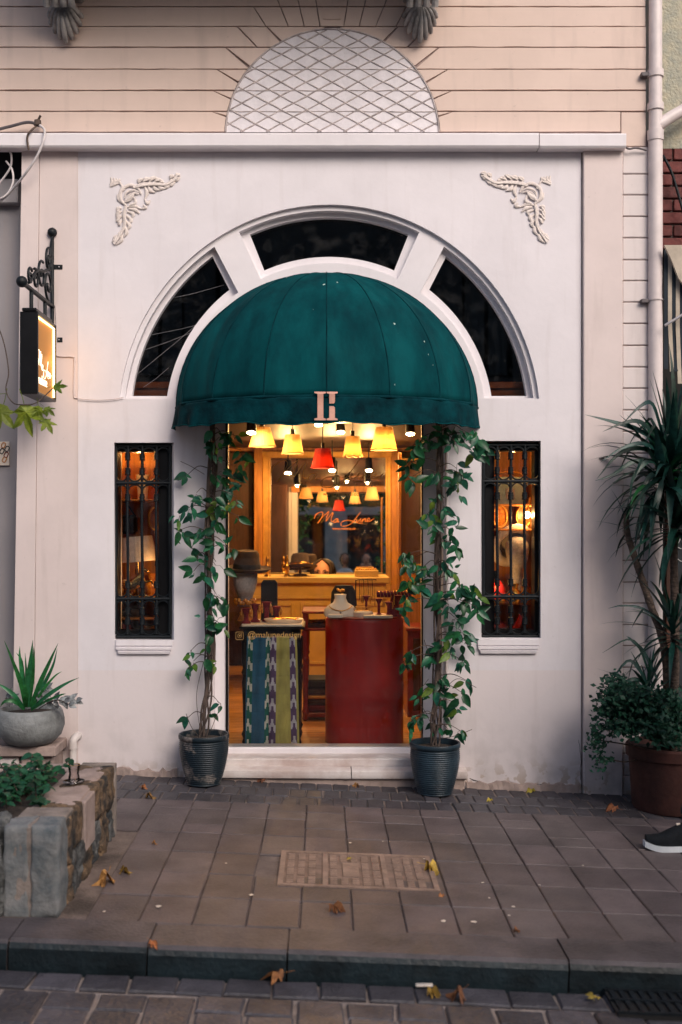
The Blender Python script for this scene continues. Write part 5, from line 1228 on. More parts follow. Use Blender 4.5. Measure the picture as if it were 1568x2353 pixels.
cl = [(432,1095,16,9,5),(452,1138,14,12,5),(440,1170,16,16,9),(415,1185,12,12,4),(412,1225,11,14,6),(466,1230,14,14,7),(440,1262,9,8,3),(452,1285,10,10,3),(445,1320,10,14,5),(472,1318,16,16,7),(497,1300,12,18,6),
      (497,1155,14,14,8),(520,1162,12,10,5),(500,1205,16,12,7),(492,1245,14,12,6),(515,1252,12,10,5),(538,1270,9,10,4),(480,1365,12,14,5),(498,1372,10,12,5),(505,1385,12,8,4),(517,1388,8,7,3),(475,1422,14,14,7),(495,1432,14,12,7),(512,1445,10,10,5),(488,1460,10,12,5),(470,1478,8,10,2),
      (438,1500,14,8,5),(425,1520,10,12,4),(445,1525,10,12,4),(430,1545,10,10,4),(475,1510,12,14,4),(497,1525,9,10,3),(505,1620,6,8,2),(485,1640,10,10,2),(432,1655,6,12,4),(490,1030,18,26,9),(510,1005,20,16,8),(540,1010,16,18,7),(555,1045,14,22,7),(540,1080,18,16,6),(552,1110,12,18,6),(545,1150,8,14,4),(520,1110,14,20,6),(500,1090,14,20,7),(548,1190,6,8,2),(485,1180,12,16,5),(480,1285,10,14,4),(486,1400,10,14,4)]
vine('climbing vine in a worn dark blue ribbed pot left of the door', 469, 1803, 1688, 114, 76, -.165, M['potworn'],
     [(466, 1700, -.165), (470, 1640, -.13), (480, 1560, -.09), (482, 1450, -.08), (478, 1300, -.08), (480, 1150, -.08), (485, 1040, -.08), (490, 965, -.08)],
     [(a_, b_, c_, d_, n_ if b_ < 1250 else max(2, int(n_*.7)), Yv-.03*(i % 3)+(.0 if b_ > 1060 else -.05), .10) for i, (a_, b_, c_, d_, n_) in enumerate(cl)],
     [[(470, 1090, -.1), (440, 1072, -.14), (415, 1060, -.15)], [(455, 1690, -.165), (440, 1670, -.18), (428, 1640, -.19)], [(480, 1690, -.16), (500, 1640, -.17), (508, 1620, -.17), (500, 1612, -.17)], [(462, 1690, -.16), (452, 1600, -.13), (468, 1520, -.1)]], 11)
cr = [(1035,1000,22,14,10),(1065,995,20,12,9),(1095,1010,18,16,10),(1115,1030,14,16,8),(1085,1035,16,12,7),(1045,1020,14,12,5),(1020,990,14,12,6),(950,1030,10,16,7),(965,1015,12,10,5),(985,1022,8,12,4),(938,1075,12,18,8),(950,1100,8,14,5),(975,1045,10,10,4),
      (1050,1085,14,18,9),(1065,1100,10,12,5),(1040,1115,14,12,6),(1052,1135,8,8,3),(1010,1090,14,14,5),(1005,1150,14,16,8),(1020,1165,8,12,4),(1045,1200,10,18,7),(1040,1235,10,16,7),(1050,1260,9,12,5),(1000,1215,14,20,8),(1012,1245,12,12,6),(985,1185,10,14,5),
      (930,1285,12,20,9),(955,1290,16,20,11),(975,1310,14,18,9),(940,1330,14,20,9),(965,1345,16,18,9),(935,1365,12,14,7),(928,1395,12,14,6),(1010,1300,16,16,8),(1030,1310,14,14,7),(1055,1345,16,16,9),(1080,1360,16,16,9),(1100,1375,12,20,10),(1095,1400,12,12,6),(1065,1395,14,14,7),(1030,1390,14,18,8),(1010,1370,14,16,7),
      (1045,1425,14,14,8),(1060,1455,14,12,7),(1035,1470,14,18,9),(1068,1480,10,14,6),(1045,1500,12,12,6),(1062,1525,10,14,6),(1010,1485,14,16,6),(930,1525,10,14,6),(945,1500,10,8,4),(985,1515,10,10,4),(1015,1560,14,16,7),(1000,1590,12,16,6),(1020,1600,12,18,7),(1048,1625,12,16,6),(1060,1595,8,10,3),(1025,1640,12,12,5),(965,1600,10,12,4),(945,1660,10,12,6),(960,1650,10,8,4),(1000,1670,12,12,4),(1060,1685,10,10,5),(1030,1680,10,10,3),(1072,1570,10,14,5)]
vine('lush climbing vine in a dark blue ribbed pot right of the door', 1000, 1826, 1709, 115, 78, -.175, M['potblue'],
     [(1000, 1722, -.175), (998, 1660, -.14), (1004, 1580, -.1), (1008, 1460, -.09), (1004, 1330, -.09), (1010, 1180, -.09), (1008, 1060, -.09), (1012, 960, -.09)],
     [(a_, b_, c_, d_, n_, Yv-.04*(i % 3)-(.10 if b_ < 1060 else 0), .12) for i, (a_, b_, c_, d_, n_) in enumerate(cr)],
     [[(1005, 1560, -.1), (985, 1500, -.12), (975, 1470, -.12)], [(1010, 1600, -.1), (1050, 1560, -.14), (1095, 1580, -.15)], [(1000, 1700, -.17), (1050, 1690, -.2), (1085, 1676, -.2)], [(1004, 1690, -.17), (980, 1640, -.16), (960, 1600, -.14), (985, 1560, -.12)]], 12)
# second, thicker weathered post behind each vine
for px, lab in ((488, 'weathered brown wooden post behind the left vine'), (1008, 'weathered brown wooden post behind the right vine')):
    pts = [W(px+5*math.sin(y*.013)+3*math.sin(y*.031), y, -.035) for y in range(960, 1560 if px < 600 else 1700, 40)]
    z_ = W(0, 1560, 0).z
    simple(MB().tube(pts, [.013-.0003*abs(i-2) for i in range(len(pts))], 9, flat=(1, .9, 1)), 'trellis_post', lab, 'post', M['bark'], pts[-1], 50, 'posts carrying the vines')
# slim rain pipe behind the right vine
pts = [W(1027, y, -.02) for y in (960, 1300, 1680)]; simple(MB().tube(pts, .010, 10), 'conduit', 'thin grey conduit running down the wall behind the right vine', 'pipe', M['pvc'], pts[-1], 60)
random.seed(21)
# ------------------------------------------------------------------ hanging sign
SX, sy0, sy1 = -1.53, -.52, -.12; sz0, sz1 = 2.203, 2.645
t = thing('hanging_sign', 'black light box sign glowing orange, hanging from a wrought iron bracket', 'sign', (SX-.05, -.3, sz0))
mb = MB(); xw = .098
for e in ((sy0-.004, sy0+.012), (sy1-.012, sy1)):
    mb.box(SX-xw, SX, e[0], e[1], sz0, sz1, .004)
mb.box(SX-xw, SX, sy0+.012, sy1-.012, sz1-.014, sz1, .003); mb.box(SX-xw, SX, sy0+.012, sy1-.012, sz0, sz0+.014, .003); mb.box(SX-xw, SX-xw+.004, sy0+.012, sy1-.012, sz0+.014, sz1-.014)
mb.build('housing', M['blackgl'], t)
MB().box(SX-xw+.012, SX-.008, sy0-.006, sy1-.06, sz1+.001, sz1+.02, .004).build('cap', M['blackgl'], t)
MB().box(SX-.022, SX-.018, sy0+.013, sy1-.013, sz0+.015, sz1-.015).build('face_panel', M['signface'], t)
fr_ = [(sy0+.022, sz1-.024), (sy1-.022, sz1-.024), (sy1-.022, sz0+.024)]
MB().tube([(SX-.010, a_, b_) for a_, b_ in fr_], .0062, 8).build('light_tube', M['tube'], t, smooth=60)
script_word('lettering', M['signlet'], t, (SX-.014, sy0+.035, sz0+.135), (0, 1, -.18), (0, 0, 1.7), .300/445, .0021)
me = curve_mesh(text='malune', size=.075, ext=.001); org = worg(t)
for v in me.vertices: u, vv, ww = v.co; v.co = Vector((SX-.014+ww, sy0+.05+u*.9, sz0+.065+vv)) - org
link('lettering_small', me, t, None, M['signlet'])
plight(t, (SX+.03, sy1-.06, (sz0+sz1)/2), 1.3, (1, .50, .16), .02).data.energy = .22
bx_ = SX-.05
MB().tube([(bx_, -.015, 1.5+(VY-790)/394), (bx_, -.015, 3.19)], .011, 8).build('wall_bar', M['iron'], t, smooth=40)
MB().box(bx_-.012, bx_+.012, -.65, -.004, 2.765, 2.782, .002).build('arm', M['iron'], t)
MB().ball((bx_, -.655, 2.775), .030, 14, 10).build('finial', M['iron'], t, smooth=80); MB().ball((bx_, -.015, 3.205), .028, 14, 10).build('finial', M['iron'], t, smooth=80)
for zq in (3.005, 2.58): MB().box(bx_+.008, bx_+.058, -.010, -.002, zq-.014, zq+.014, .002).build('flange', M['iron'], t); MB().ball((bx_+.038, -.011, zq), .005, 8, 6).build('screw', M['linen'], t)
def scr(c, r0, r1, turns, a0, sg=1): return [(bx_, c[0]+(r0+(r1-r0)*i/30)*math.cos(a0+sg*turns*6.283*i/30), c[1]+(r0+(r1-r0)*i/30)*math.sin(a0+sg*turns*6.283*i/30)) for i in range(31)]
for c, r0, r1, tn, a0, sg in (((-.09, 3.02), .075, .015, 1.4, 1.6, 1), ((-.10, 2.88), .09, .02, 1.3, -1.5, -1), ((-.25, 2.90), .085, .015, 1.4, 1.2, 1), ((-.38, 2.85), .06, .012, 1.3, 2.2, -1), ((-.49, 2.84), .05, .012, 1.3, .8, 1)):
    MB().tube(scr(c, r0, r1, tn, a0, sg), .0075, 6).build('scroll', M['iron'], t, smooth=60)
MB().tube(crom([(bx_, -.02, 3.17), (bx_, -.06, 3.08), (bx_, -.10, 2.98), (bx_, -.22, 2.93), (bx_, -.36, 2.90), (bx_, -.52, 2.80)], 6), .009, 6).build('brace', M['iron'], t, smooth=60)
for yy in (-.47, -.18): MB().tube([(bx_, yy, 2.765), (bx_, yy, sz1+.018)], .011, 8).build('hanger', M['iron'], t, smooth=40)
# sign cable along the wall
o = simple(MB().tube(crom([W(x, y, -.012) for x, y in ((128, 700), (131, 770), (129, 812), (140, 819), (166, 820), (171, 830), (170, 905), (180, 915), (220, 919), (262, 917), (284, 913))], 5), .0028, 6), 'sign_cable', 'thin cable running from the hanging sign along the wall to the arch', 'cable', M['pvc'], W(284, 913, 0), 60)
# loose cables at the upper left
def cable(pts, r_, m, lab):
    pp = [W(*p) for p in pts]; simple(MB().tube(crom(pp, 6), r_, 7), 'cable', lab, 'cable', m, pp[0], 60)
cable([(-20, 301, -.03), (25, 290, -.05), (62, 281, -.06), (88, 285, -.06)], .009, M['cable_d'], 'thick grey cable coming in from the left above the ledge')
cable([(90, 286, -.06), (103, 300, -.11), (98, 330, -.13), (82, 365, -.12), (58, 400, -.09), (25, 440, .0), (2, 462, .02)], .0075, M['cable'], 'white cable looping over the ledge in front of the pilaster')
cable([(18, 342, -.02), (26, 356, -.02), (24, 385, .0), (0, 420, .02), (-12, 432, .02)], .006, M['cable'], 'pale cable hanging under the ledge at the left edge, the inner one')
cable([(14, 370, 0), (28, 390, 0), (30, 420, 0), (15, 448, 0), (-12, 462, 0)], .006, M['cable'], 'pale cable hanging under the ledge at the left edge, the outer one')
cable([(86, 288, -.06), (72, 300, -.10), (63, 315, -.10), (66, 345, -.09)], .006, M['bark2'], 'frayed twisted rope end tied at the cable hook')
p = W(90, 283, -.03); simple(MB().tube([(p.x, .0, p.z), (p.x, -.06, p.z), (p.x+.02, -.07, p.z+.03)], .007, 6).lathe([(.001, -.02), (.022, -.015), (.02, .015), (.001, .02)], (p.x, -.06, p.z-.01), 8), 'cable_hook', 'rusty hook holding the cables above the ledge', 'hook', M['bark'], (p.x, -.01, p.z))
# conduit clips at the right end of the ledge
cable([(1432, 333, -.02), (1445, 342, -.04), (1462, 340, -.04), (1486, 345, -.03)], .006, M['cable_d'], 'short dark wire tied between the ledge end and the drainpipe')
# ------------------------------------------------------------------ drainpipe
xp = F(1503, 0)[0]; rp = 16/393
t = thing('drainpipe', 'pale pink drainpipe with joints running down the right edge of the front', 'drainpipe', (xp, -.03, gz(xp)))
MB().tube([(xp, -.03, gz(xp)), (xp, -.03, 1.3), (xp, -.03, W(0, 305, -.03).z)], rp, 20).build('lower_pipe', M['pvc'], t, smooth=50); MB().tube([(xp, -.03, W(0, 306, -.03).z), (xp, -.03, 4.8)], rp*.93, 20).build('upper_pipe', M['pvc'], t, smooth=50)
for y, hh in ((312, .03), (246, .02), (170, .02), (690, .004)): zq = W(0, y, -.03).z; MB().lathe([(rp*1.0, -hh), (rp*1.13, -hh), (rp*1.15, hh), (rp*1.0, hh)], (xp, -.03, zq), 20).build('collar', M['pvc'], t, smooth=40)
MB().tube([(xp, -.03, W(0, 292, -.03).z), (xp+.10, -.02, W(0, 270, 0).z), (xp+.3, 0, W(0, 225, 0).z)], rp*.85, 16).build('branch', M['pvc'], t, smooth=50)
for y in (172, 692): zq = W(0, y, -.03).z; MB().box(xp-.085, xp-.04, -.045, .0, zq-.012, zq+.012, .003).build('clamp', M['cable_d'], t)
# ------------------------------------------------------------------ neighbours
t = thing('neighbour_wall', 'grey plastered neighbouring wall at the far left edge', 'wall', (-2.4, .1, 0))
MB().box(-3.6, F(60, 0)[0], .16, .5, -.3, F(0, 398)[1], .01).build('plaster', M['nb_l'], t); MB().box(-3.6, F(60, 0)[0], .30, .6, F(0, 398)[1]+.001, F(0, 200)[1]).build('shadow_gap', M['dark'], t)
MB().box(F(-60, 0)[0], F(30, 0)[0], .10, .161, F(0, 455)[1], F(0, 398)[1], .006).build('bracket_box', M['nb_l'], t)
p0, p1 = W(-20, 1070, .15), W(22, 1015, .15); t = thing('tile_plaque', 'small ornamental tile plaque in cream, blue and brown at the left edge', 'plaque', (p0.x, .15, p0.z)); MB().box(p0.x, p1.x, .142, .158, p0.z, p1.z, .002).build('tile', M['white'], t)
for i, (u, v, m_) in enumerate(((.75, .25, 'wood'), (.9, .7, 'board'), (.62, .6, 'board'), (.85, .45, 'redwood'), (.70, .85, 'wood'))):
    c = Vector((p0.x+(p1.x-p0.x)*u, .140, p0.z+(p1.z-p0.z)*v)); MB().tube([c+Vector((.012*math.cos(.5*j)*(1+.3*math.sin(j)), 0, .016*math.sin(.5*j))) for j in range(14)], .003, 5).build('motif', M[m_], t)
nb = thing('neighbour_building', 'neighbouring front at the right edge with roughcast above red brick', 'building', (2.2, .2, -.1)); xn = F(1517, 0)[0]
MB().box(xn, 4.2, .12, .5, F(0, 325)[1], 5.2).build('roughcast', M['nb_r'], nb); bk = MB().box(xn, 4.2, .135, .5, F(0, 562)[1], F(0, 326)[1]).build('brick_panel', M['mortar'], nb)
zb = F(0, 562)[1]; i = 0
while zb < F(0, 330)[1]-.05:
    xq = xn+.004-(.11 if i % 2 else 0)
    for j in range(5):
        x0_ = max(xn+.003, xq+j*.225); x1_ = xq+j*.225+.215
        if x1_-x0_ > .03: MB().box(x0_, x1_, .115, .16, zb+.005, zb+.070, .004).build('brick', M['brick'], bk)
    zb += .0758; i += 1
MB().box(xn+.02, 4.2, .30, .5, -.4, F(0, 562)[1]-.001).build('shop_recess', M['dark'], nb)
MB().box(xn-.0, xn+.03, .10, .30, -.4, F(0, 563)[1], .004).build('door_post', M['blackgl'], nb)
# striped folding awning of the neighbour
t = thing('striped_awning', 'beige and navy striped awning hanging at the right edge below the bricks', 'awning', (2.2, .05, W(0, 850, 0).z)); x = F(1529, -.1)[0]
MB().prism([F(1527, 563, -.12), F(1600, 563, -.12), F(1600, 690, -.12), F(1560, 640, -.12), F(1545, 600, -.12)], -.12, -.10).build('board', M['stripe_l'], t)
for i in range(9):
    x0_, x1_ = 1526+i*9.0, 1535+i*9.0; yb_ = 852+random.uniform(-6, 6)+(30 if i > 2 else 0); m_ = M['stripe_d' if i % 2 == 0 else 'stripe_l']; n = 10; vs = []
    for k in range(n+1):
        y = 575+(yb_-575)*k/n; off = (6 if i > 0 else 0)*max(0, (k/n-.6))*2
        for xx in (x0_, x1_): p = W(xx+off, y, -.05-.02*math.sin(k*.5)); vs.append((p.x, p.y, p.z))
    MB().add(vs, [(2*k, 2*k+1, 2*k+3, 2*k+2) for k in range(n)]).build('stripe', m_, t, fix=False).modifiers.new('solid', 'SOLIDIFY').thickness = .004
MB().tube([W(1528, 748, -.13), W(1600, 705, -.13)], .008, 8).build('awning_arm', M['linen'], t, smooth=50)
cable([(1524, 358, .09), (1532, 372, .06), (1545, 400, .06), (1560, 450, .06), (1580, 520, .06)], .008, M['iron'], 'black cable bundle sagging in front of the red bricks')
# chalk board
p0, p1 = W(1530, 1640, .02), W(1640, 1100, .02); t = thing('chalk_board', 'black chalkboard with white handwriting in a brown wooden frame behind the yucca', 'chalkboard', (p0.x, .02, p0.z))
MB().box(p0.x+.024, p1.x, .02, .03, p0.z+.02, p1.z-.02).build('slate', M['board'], t)
for e in ((p0.x, p0.x+.024, p0.z, p1.z), (p1.x, p1.x+.024, p0.z, p1.z), (p0.x+.024, p1.x, p1.z-.024, p1.z), (p0.x+.024, p1.x, p0.z, p0.z+.024)): MB().box(e[0], e[1], .008, .04, e[2], e[3], .003).build('frame', M['woodd'], t)
mb = MB()
for st_ in ([(1551,1238),(1556,1228),(1563,1226),(1565,1234),(1558,1250),(1550,1262),(1556,1258),(1566,1261)], [(1572,1228),(1570,1250),(1576,1262),(1584,1250),(1582,1232),(1572,1228)], [(1548,1290),(1556,1284),(1566,1290),(1576,1284)], [(1552,1200),(1560,1192),(1568,1200)]): mb.tube(crom([W(x, y, .016) for x, y in st_], 5), .0026, 5)
mb.build('chalk_writing', M['chalk'], t)
# ------------------------------------------------------------------ right: terracotta pot with yucca and bush
def blade(root, d, length, width, droop, fold=.25, n=9, kink=None, face=None):
    d = Vector(d).normalized(); side = d.cross(Vector((0, 0, 1)));
    side = side.normalized() if side.length > .05 else Vector((1, 0, 0))
    if face is not None: side = (side+Vector(face)).normalized()
    vs = []; fs = []; p = Vector(root); cur = d.copy(); seg = length/n
    for i in range(n+1):
        t_ = i/n; w_ = width*(.55+1.2*t_ if t_ < .35 else (1-(t_-.35)/.65)**.8)*(1 if t_ < .35 else .97); w_ = max(w_, .0006); up = side.cross(cur).normalized()
        vs += [p-side*w_+up*w_*fold, p.copy(), p+side*w_+up*w_*fold]
        dr = droop*(.3+1.4*t_)/n
        if kink and abs(t_-kink) < .5/n: dr += 1.3
        cur = (cur+Vector((0, 0, -1))*dr).normalized(); p = p+cur*seg
    for i in range(n): a_ = i*3; fs += [(a_, a_+1, a_+4, a_+3), (a_+1, a_+2, a_+5, a_+4)]
    return MB().add(vs, fs)
def crown(t, c, n, length, width, seed, m_, dirs=None, droop=(.25, 1.4)):
    random.seed(seed); ga = 2.39996
    for i in range(n):
        u = i/n; el = R(78-115*u+random.uniform(-8, 8)); a_ = i*ga+random.uniform(-.2, .2)
        d = Vector((math.cos(a_)*math.cos(el), math.sin(a_)*math.cos(el)*.8, math.sin(el)))
        if c.y+d.y*length > -.03: d.y = min(d.y, (-.05-c.y)/length)
        blade(c+Vector((0, 0, -.10*u)), d, length*random.uniform(.7, 1.1), width*random.uniform(.8, 1.15), random.uniform(*droop)*(.3+u), kink=random.choice([None, None, None, .5, .62])).build('leaf', M[m_] if random.random() > .12 else M['yuc2'], t, smooth=60, fix=False)
Yp = -.30; Xp = 1.93; zp = gz(Xp)+.001
t = thing('terracotta_planter', 'big terracotta pot with a bushy green shrub and tall yucca at the right edge', 'potted plant', (Xp, Yp, zp))
hp = (1878-1728)/S(-.42)
MB().lathe([(.001, 0), (.195, 0), (.205, .02), (.222, hp-.07), (.236, hp-.065), (.240, hp-.01), (.232, hp), (.215, hp), (.21, hp-.04)], (Xp, Yp, zp), 44).build('pot', M['terra'], t, smooth=40); MB().lathe([(.214, hp-.04), (.001, hp-.03)], (Xp, Yp, zp), 28).build('soil', M['soil'], t)
ys_ = crom([W(1528, 1735, -.30), W(1535, 1600, -.28), W(1525, 1480, -.26), W(1492, 1380, -.24), W(1462, 1290, -.22), W(1442, 1225, -.20), W(1440, 1180, -.19)], 8)
MB().tube(ys_, [.026-.010*i/len(ys_)+.0015*math.sin(i*1.9) for i in range(len(ys_))], 10).build('trunk', M['bark2'], t, smooth=60)
y2 = crom([W(1545, 1735, -.32), W(1552, 1500, -.30), W(1548, 1250, -.28), W(1540, 1080, -.27)], 8); MB().tube(y2, [.026-.006*i/len(y2)+.0015*math.sin(i*2.1) for i in range(len(y2))], 10).build('trunk', M['bark2'], t, smooth=60)
y3 = crom([W(1510, 1735, -.33), W(1500, 1650, -.34), W(1492, 1590, -.34)], 6); MB().tube(y3, .016, 8).build('trunk', M['bark2'], t, smooth=60)
crown(t, W(1545, 1060, -.30), 74, .52, .024, 5, 'yuc', droop=(.6, 2.0)); crown(t, W(1556, 1190, -.36), 44, .46, .026, 15, 'yuc', droop=(.9, 2.4)); crown(t, W(1520, 1090, -.33), 36, .44, .026, 16, 'yuc', droop=(1.2, 2.6)); crown(t, W(1440, 1190, -.19), 7, .20, .010, 6, 'yuc'); crown(t, W(1490, 1585, -.34), 24, .30, .013, 8, 'yuc', droop=(.5, 1.6)); crown(t, W(1548, 1440, -.31), 34, .40, .018, 9, 'yuc', droop=(.8, 2.0))
# the leaves that stand out clearly against the wall
def arcleaf(pts, w_, m_='yuc'):
    pp = crom([W(*p) for p in pts], 4); n = len(pp)-1; vs = []; fs = []
    for i, p in enumerate(pp):
        t_ = i/n; tan = (pp[min(i+1, n)]-pp[max(i-1, 0)]).normalized(); side = tan.cross(Vector((.15, -1, .35))).normalized(); up = side.cross(tan); ww = max(.0006, w_*(.6+t_ if t_ < .4 else (1-(t_-.4)/.6)**.8)); vs += [p-side*ww+up*ww*.25, p, p+side*ww+up*ww*.25]
    for i in range(n): a_ = i*3; fs += [(a_, a_+1, a_+4, a_+3), (a_+1, a_+2, a_+5, a_+4)]
    MB().add(vs, fs).build('leaf', M[m_], t, smooth=60, fix=False)
for pts, w_ in (([(1530, 1030, -.27), (1470, 990, -.33), (1410, 970, -.36), (1345, 953, -.38)], .017), ([(1530, 1030, -.27), (1480, 975, -.36), (1440, 970, -.40), (1385, 992, -.42)], .015), ([(1525, 1010, -.27), (1500, 930, -.35), (1470, 935, -.40), (1430, 975, -.42)], .013), ([(1530, 1050, -.27), (1470, 1030, -.35), (1420, 1045, -.38), (1372, 1100, -.40)], .015), ([(1530, 1050, -.27), (1480, 1020, -.38), (1430, 1030, -.42), (1380, 1062, -.44)], .013), ([(1530, 1065, -.27), (1460, 1060, -.33), (1410, 1090, -.35), (1368, 1105, -.36)], .013), ([(1535, 1000, -.27), (1548, 920, -.3), (1545, 850, -.3), (1538, 790, -.28)], .015), ([(1525, 1080, -.3), (1490, 1100, -.4), (1475, 1160, -.42), (1468, 1235, -.42)], .017), ([(1530, 1080, -.3), (1515, 1130, -.42), (1500, 1200, -.44), (1490, 1290, -.44)], .018), ([(1530, 1080, -.3), (1490, 1060, -.42), (1455, 1100, -.46), (1448, 1160, -.46)], .014)):
    arcleaf(pts, w_, 'yuc')
for pts, w_ in (([(1495, 1590, -.34), (1470, 1540, -.4), (1440, 1520, -.42), (1392, 1585, -.44)], .012), ([(1490, 1580, -.34), (1460, 1560, -.42), (1420, 1580, -.44), (1408, 1610, -.44)], .011), ([(1500, 1575, -.34), (1470, 1490, -.38), (1440, 1470, -.4), (1385, 1500, -.41)], .008), ([(1530, 1440, -.3), (1480, 1400, -.36), (1430, 1392, -.38), (1398, 1398, -.38)], .008), ([(1510, 1560, -.33), (1480, 1500, -.36), (1450, 1470, -.38), (1440, 1462, -.38)], .012)):
    arcleaf(pts, w_, 'yuc')
# bush
random.seed(31); mb = MB(); tw = MB()
for _ in range(4200):
    u = random.random()**.5; a_ = random.uniform(0, 6.283); el = random.uniform(-.75, 1.5)
    px = 1478+118*u*math.cos(a_)*math.cos(el*.6)*random.uniform(.75, 1.1); py = 1655-85*u*math.sin(el)*random.uniform(.8, 1.1)+18*math.cos(a_)
    if px < 1400 and py < 1700 and random.random() < .25: continue
    Yq = -.42+.20*u*math.sin(a_); p = W(px, py, min(-.06, Yq)); d = Vector((random.gauss(0, 1), random.gauss(-.3, .8), random.gauss(.15, .8))).normalized(); nm = Vector((random.gauss(0, .6), -.7, .8)); x = d.cross(nm).normalized(); L_ = random.uniform(.020, .042); w_ = L_*.36
    z_ = x.cross(d); mb.add([p, p+d*L_*.45-x*w_+z_*.003, p+d*L_, p+d*L_*.45+x*w_+z_*.003], [(0, 1, 2), (0, 2, 3)])
for cxx, cyy, n_ in ((1370, 1700, 130), (1385, 1740, 90), (1405, 1600, 110), (1395, 1640, 90), (1420, 1575, 60)):
    for _ in range(n_):
        p = W(cxx+random.gauss(0, 13), cyy+random.gauss(0, 15), -.44+random.uniform(-.06, .06)); d = Vector((random.gauss(-.2, 1), random.gauss(-.3, .8), random.gauss(0, .8))).normalized(); nm = Vector((random.gauss(0, .6), -.7, .8)); x = d.cross(nm).normalized(); L_ = random.uniform(.018, .034); w_ = L_*.33
        mb.add([p, p+d*L_*.45-x*w_, p+d*L_, p+d*L_*.45+x*w_], [(0, 1, 2), (0, 2, 3)])
mb.build('foliage', M['bush'], t, kind='stuff', fix=False)
for cxx, cyy in ((1370, 1700), (1385, 1740), (1405, 1600), (1395, 1640), (1440, 1590), (1480, 1600), (1520, 1620)):
    MB().tube(crom([Vector((Xp-.05, Yp, zp+hp-.04)), W((cxx+1500)/2, cyy+10, -.40), W(cxx, cyy, -.44)], 5), .004, 5).build('twig', M['bark'], t)
p = W(1437, 1583-490, -.01)
random.seed(41)
# small lamp bracket / dry leaf caught on the quoin
# ------------------------------------------------------------------ left: steps, bowl, planter
t = thing('stone_step', 'pinkish stone step with a thick slab against the wall at the left', 'step', (-1.9, -.15, 0))
MB().box(-2.7, -1.493, -.29, -.0145, .205, .262, .006).build('slab', M['slab'], t)
for i, (x0_, x1_) in enumerate(((-2.7, -2.05), (-2.04, -1.71), (-1.70, -1.515))): MB().box(x0_, x1_, -.265+.006*i, -.0145, -.05, .200, .012).build('block', M['marble' if i % 2 else 'slab'], t)
bX, bY = -1.658, -.20; t = thing('bowl_planter', 'round grey concrete bowl with a spiky green plant on the stone step', 'potted plant', (bX, bY, .2635))
MB().lathe([(.001, 0), (.10, 0), (.135, .012), (.172, .05), (.190, .10), (.190, .14), (.180, .18), (.170, .198), (.160, .200), (.155, .19), (.15, .16)], (bX, bY, .2635), 56).build('bowl', M['conc'], t, smooth=50); MB().lathe([(.155, .17), (.001, .18)], (bX, bY, .2635), 24).build('soil', M['soil'], t)
zb = .2635+.175
def yl(pts, w_, m_='yuc2'):
    arcleaf.__globals__['t'] = t; arcleaf(pts, w_, m_)
by = bY
for pts, w_ in (([(58, 1625, by), (48, 1570, by-.03), (30, 1520, by-.05), (10, 1472, by-.06)], .013), ([(60, 1625, by), (52, 1560, by), (46, 1510, by), (46, 1485, by)], .011), ([(64, 1625, by-.02), (66, 1560, by-.03), (72, 1510, by-.04), (76, 1470, by-.05)], .015), ([(68, 1625, by), (74, 1570, by+.02), (78, 1520, by+.02), (78, 1485, by+.02)], .012), ([(70, 1625, by-.02), (90, 1575, by-.06), (115, 1520, by-.08), (134, 1478, by-.09)], .014), ([(70, 1625, by), (100, 1575, by+.03), (122, 1530, by+.03), (132, 1490, by+.03)], .011), ([(72, 1628, by-.04), (100, 1585, by-.08), (125, 1555, by-.1), (142, 1543, by-.1)], .008), ([(72, 1630, by-.05), (110, 1598, by-.12), (150, 1572, by-.15), (182, 1557, by-.16)], .012), ([(72, 1632, by-.05), (105, 1612, by-.14), (140, 1597, by-.18), (152, 1594, by-.18)], .008), ([(56, 1628, by-.03), (35, 1600, by-.06), (10, 1580, by-.07), (-12, 1568, by-.08)], .013), ([(56, 1630, by-.04), (35, 1612, by-.1), (12, 1612, by-.12), (0, 1625, by-.12)], .013), ([(60, 1625, by-.04), (60, 1600, by-.10), (58, 1580, by-.12), (60, 1572, by-.12)], .017), ([(60, 1625, by+.05), (55, 1580, by+.08), (50, 1520, by+.08), (38, 1500, by+.08)], .012), ([(66, 1625, by+.02), (62, 1570, by+.05), (60, 1530, by+.05), (58, 1500, by+.05)], .008)):
    yl(pts, w_)
tm = leaf_mesh(6, .30, .06, .12); tm.materials.append(M['trad']); tm.polygons.foreach_set('use_smooth', [True]*len(tm.polygons))
for pts in ([(90, 1628, by), (118, 1612, by-.10), (140, 1610, by-.15), (158, 1618, by-.17)], [(95, 1625, by), (120, 1610, by-.1), (150, 1608, by-.13), (175, 1610, by-.14)], [(80, 1620, by), (95, 1590, by-.04), (110, 1580, by-.05)], [(40, 1620, by), (25, 1600, by-.02), (12, 1605, by-.05)], [(75, 1620, by), (85, 1600, by-.05), (100, 1600, by-.07)]):
    pp = crom([W(*p) for p in pts], 5); MB().tube(pp, .0025, 5).build('runner', M['bark'], t, smooth=60)
    for i in range(3, len(pp), 3):
        for sg in (-1, 1): put_leaf(tm, t, pp[i], (random.uniform(.2, 1), random.uniform(-.6, .1), sg*random.uniform(.2, .8)), (random.gauss(0, .4), -1, .6), random.uniform(.042, .06), 'striped_leaf')
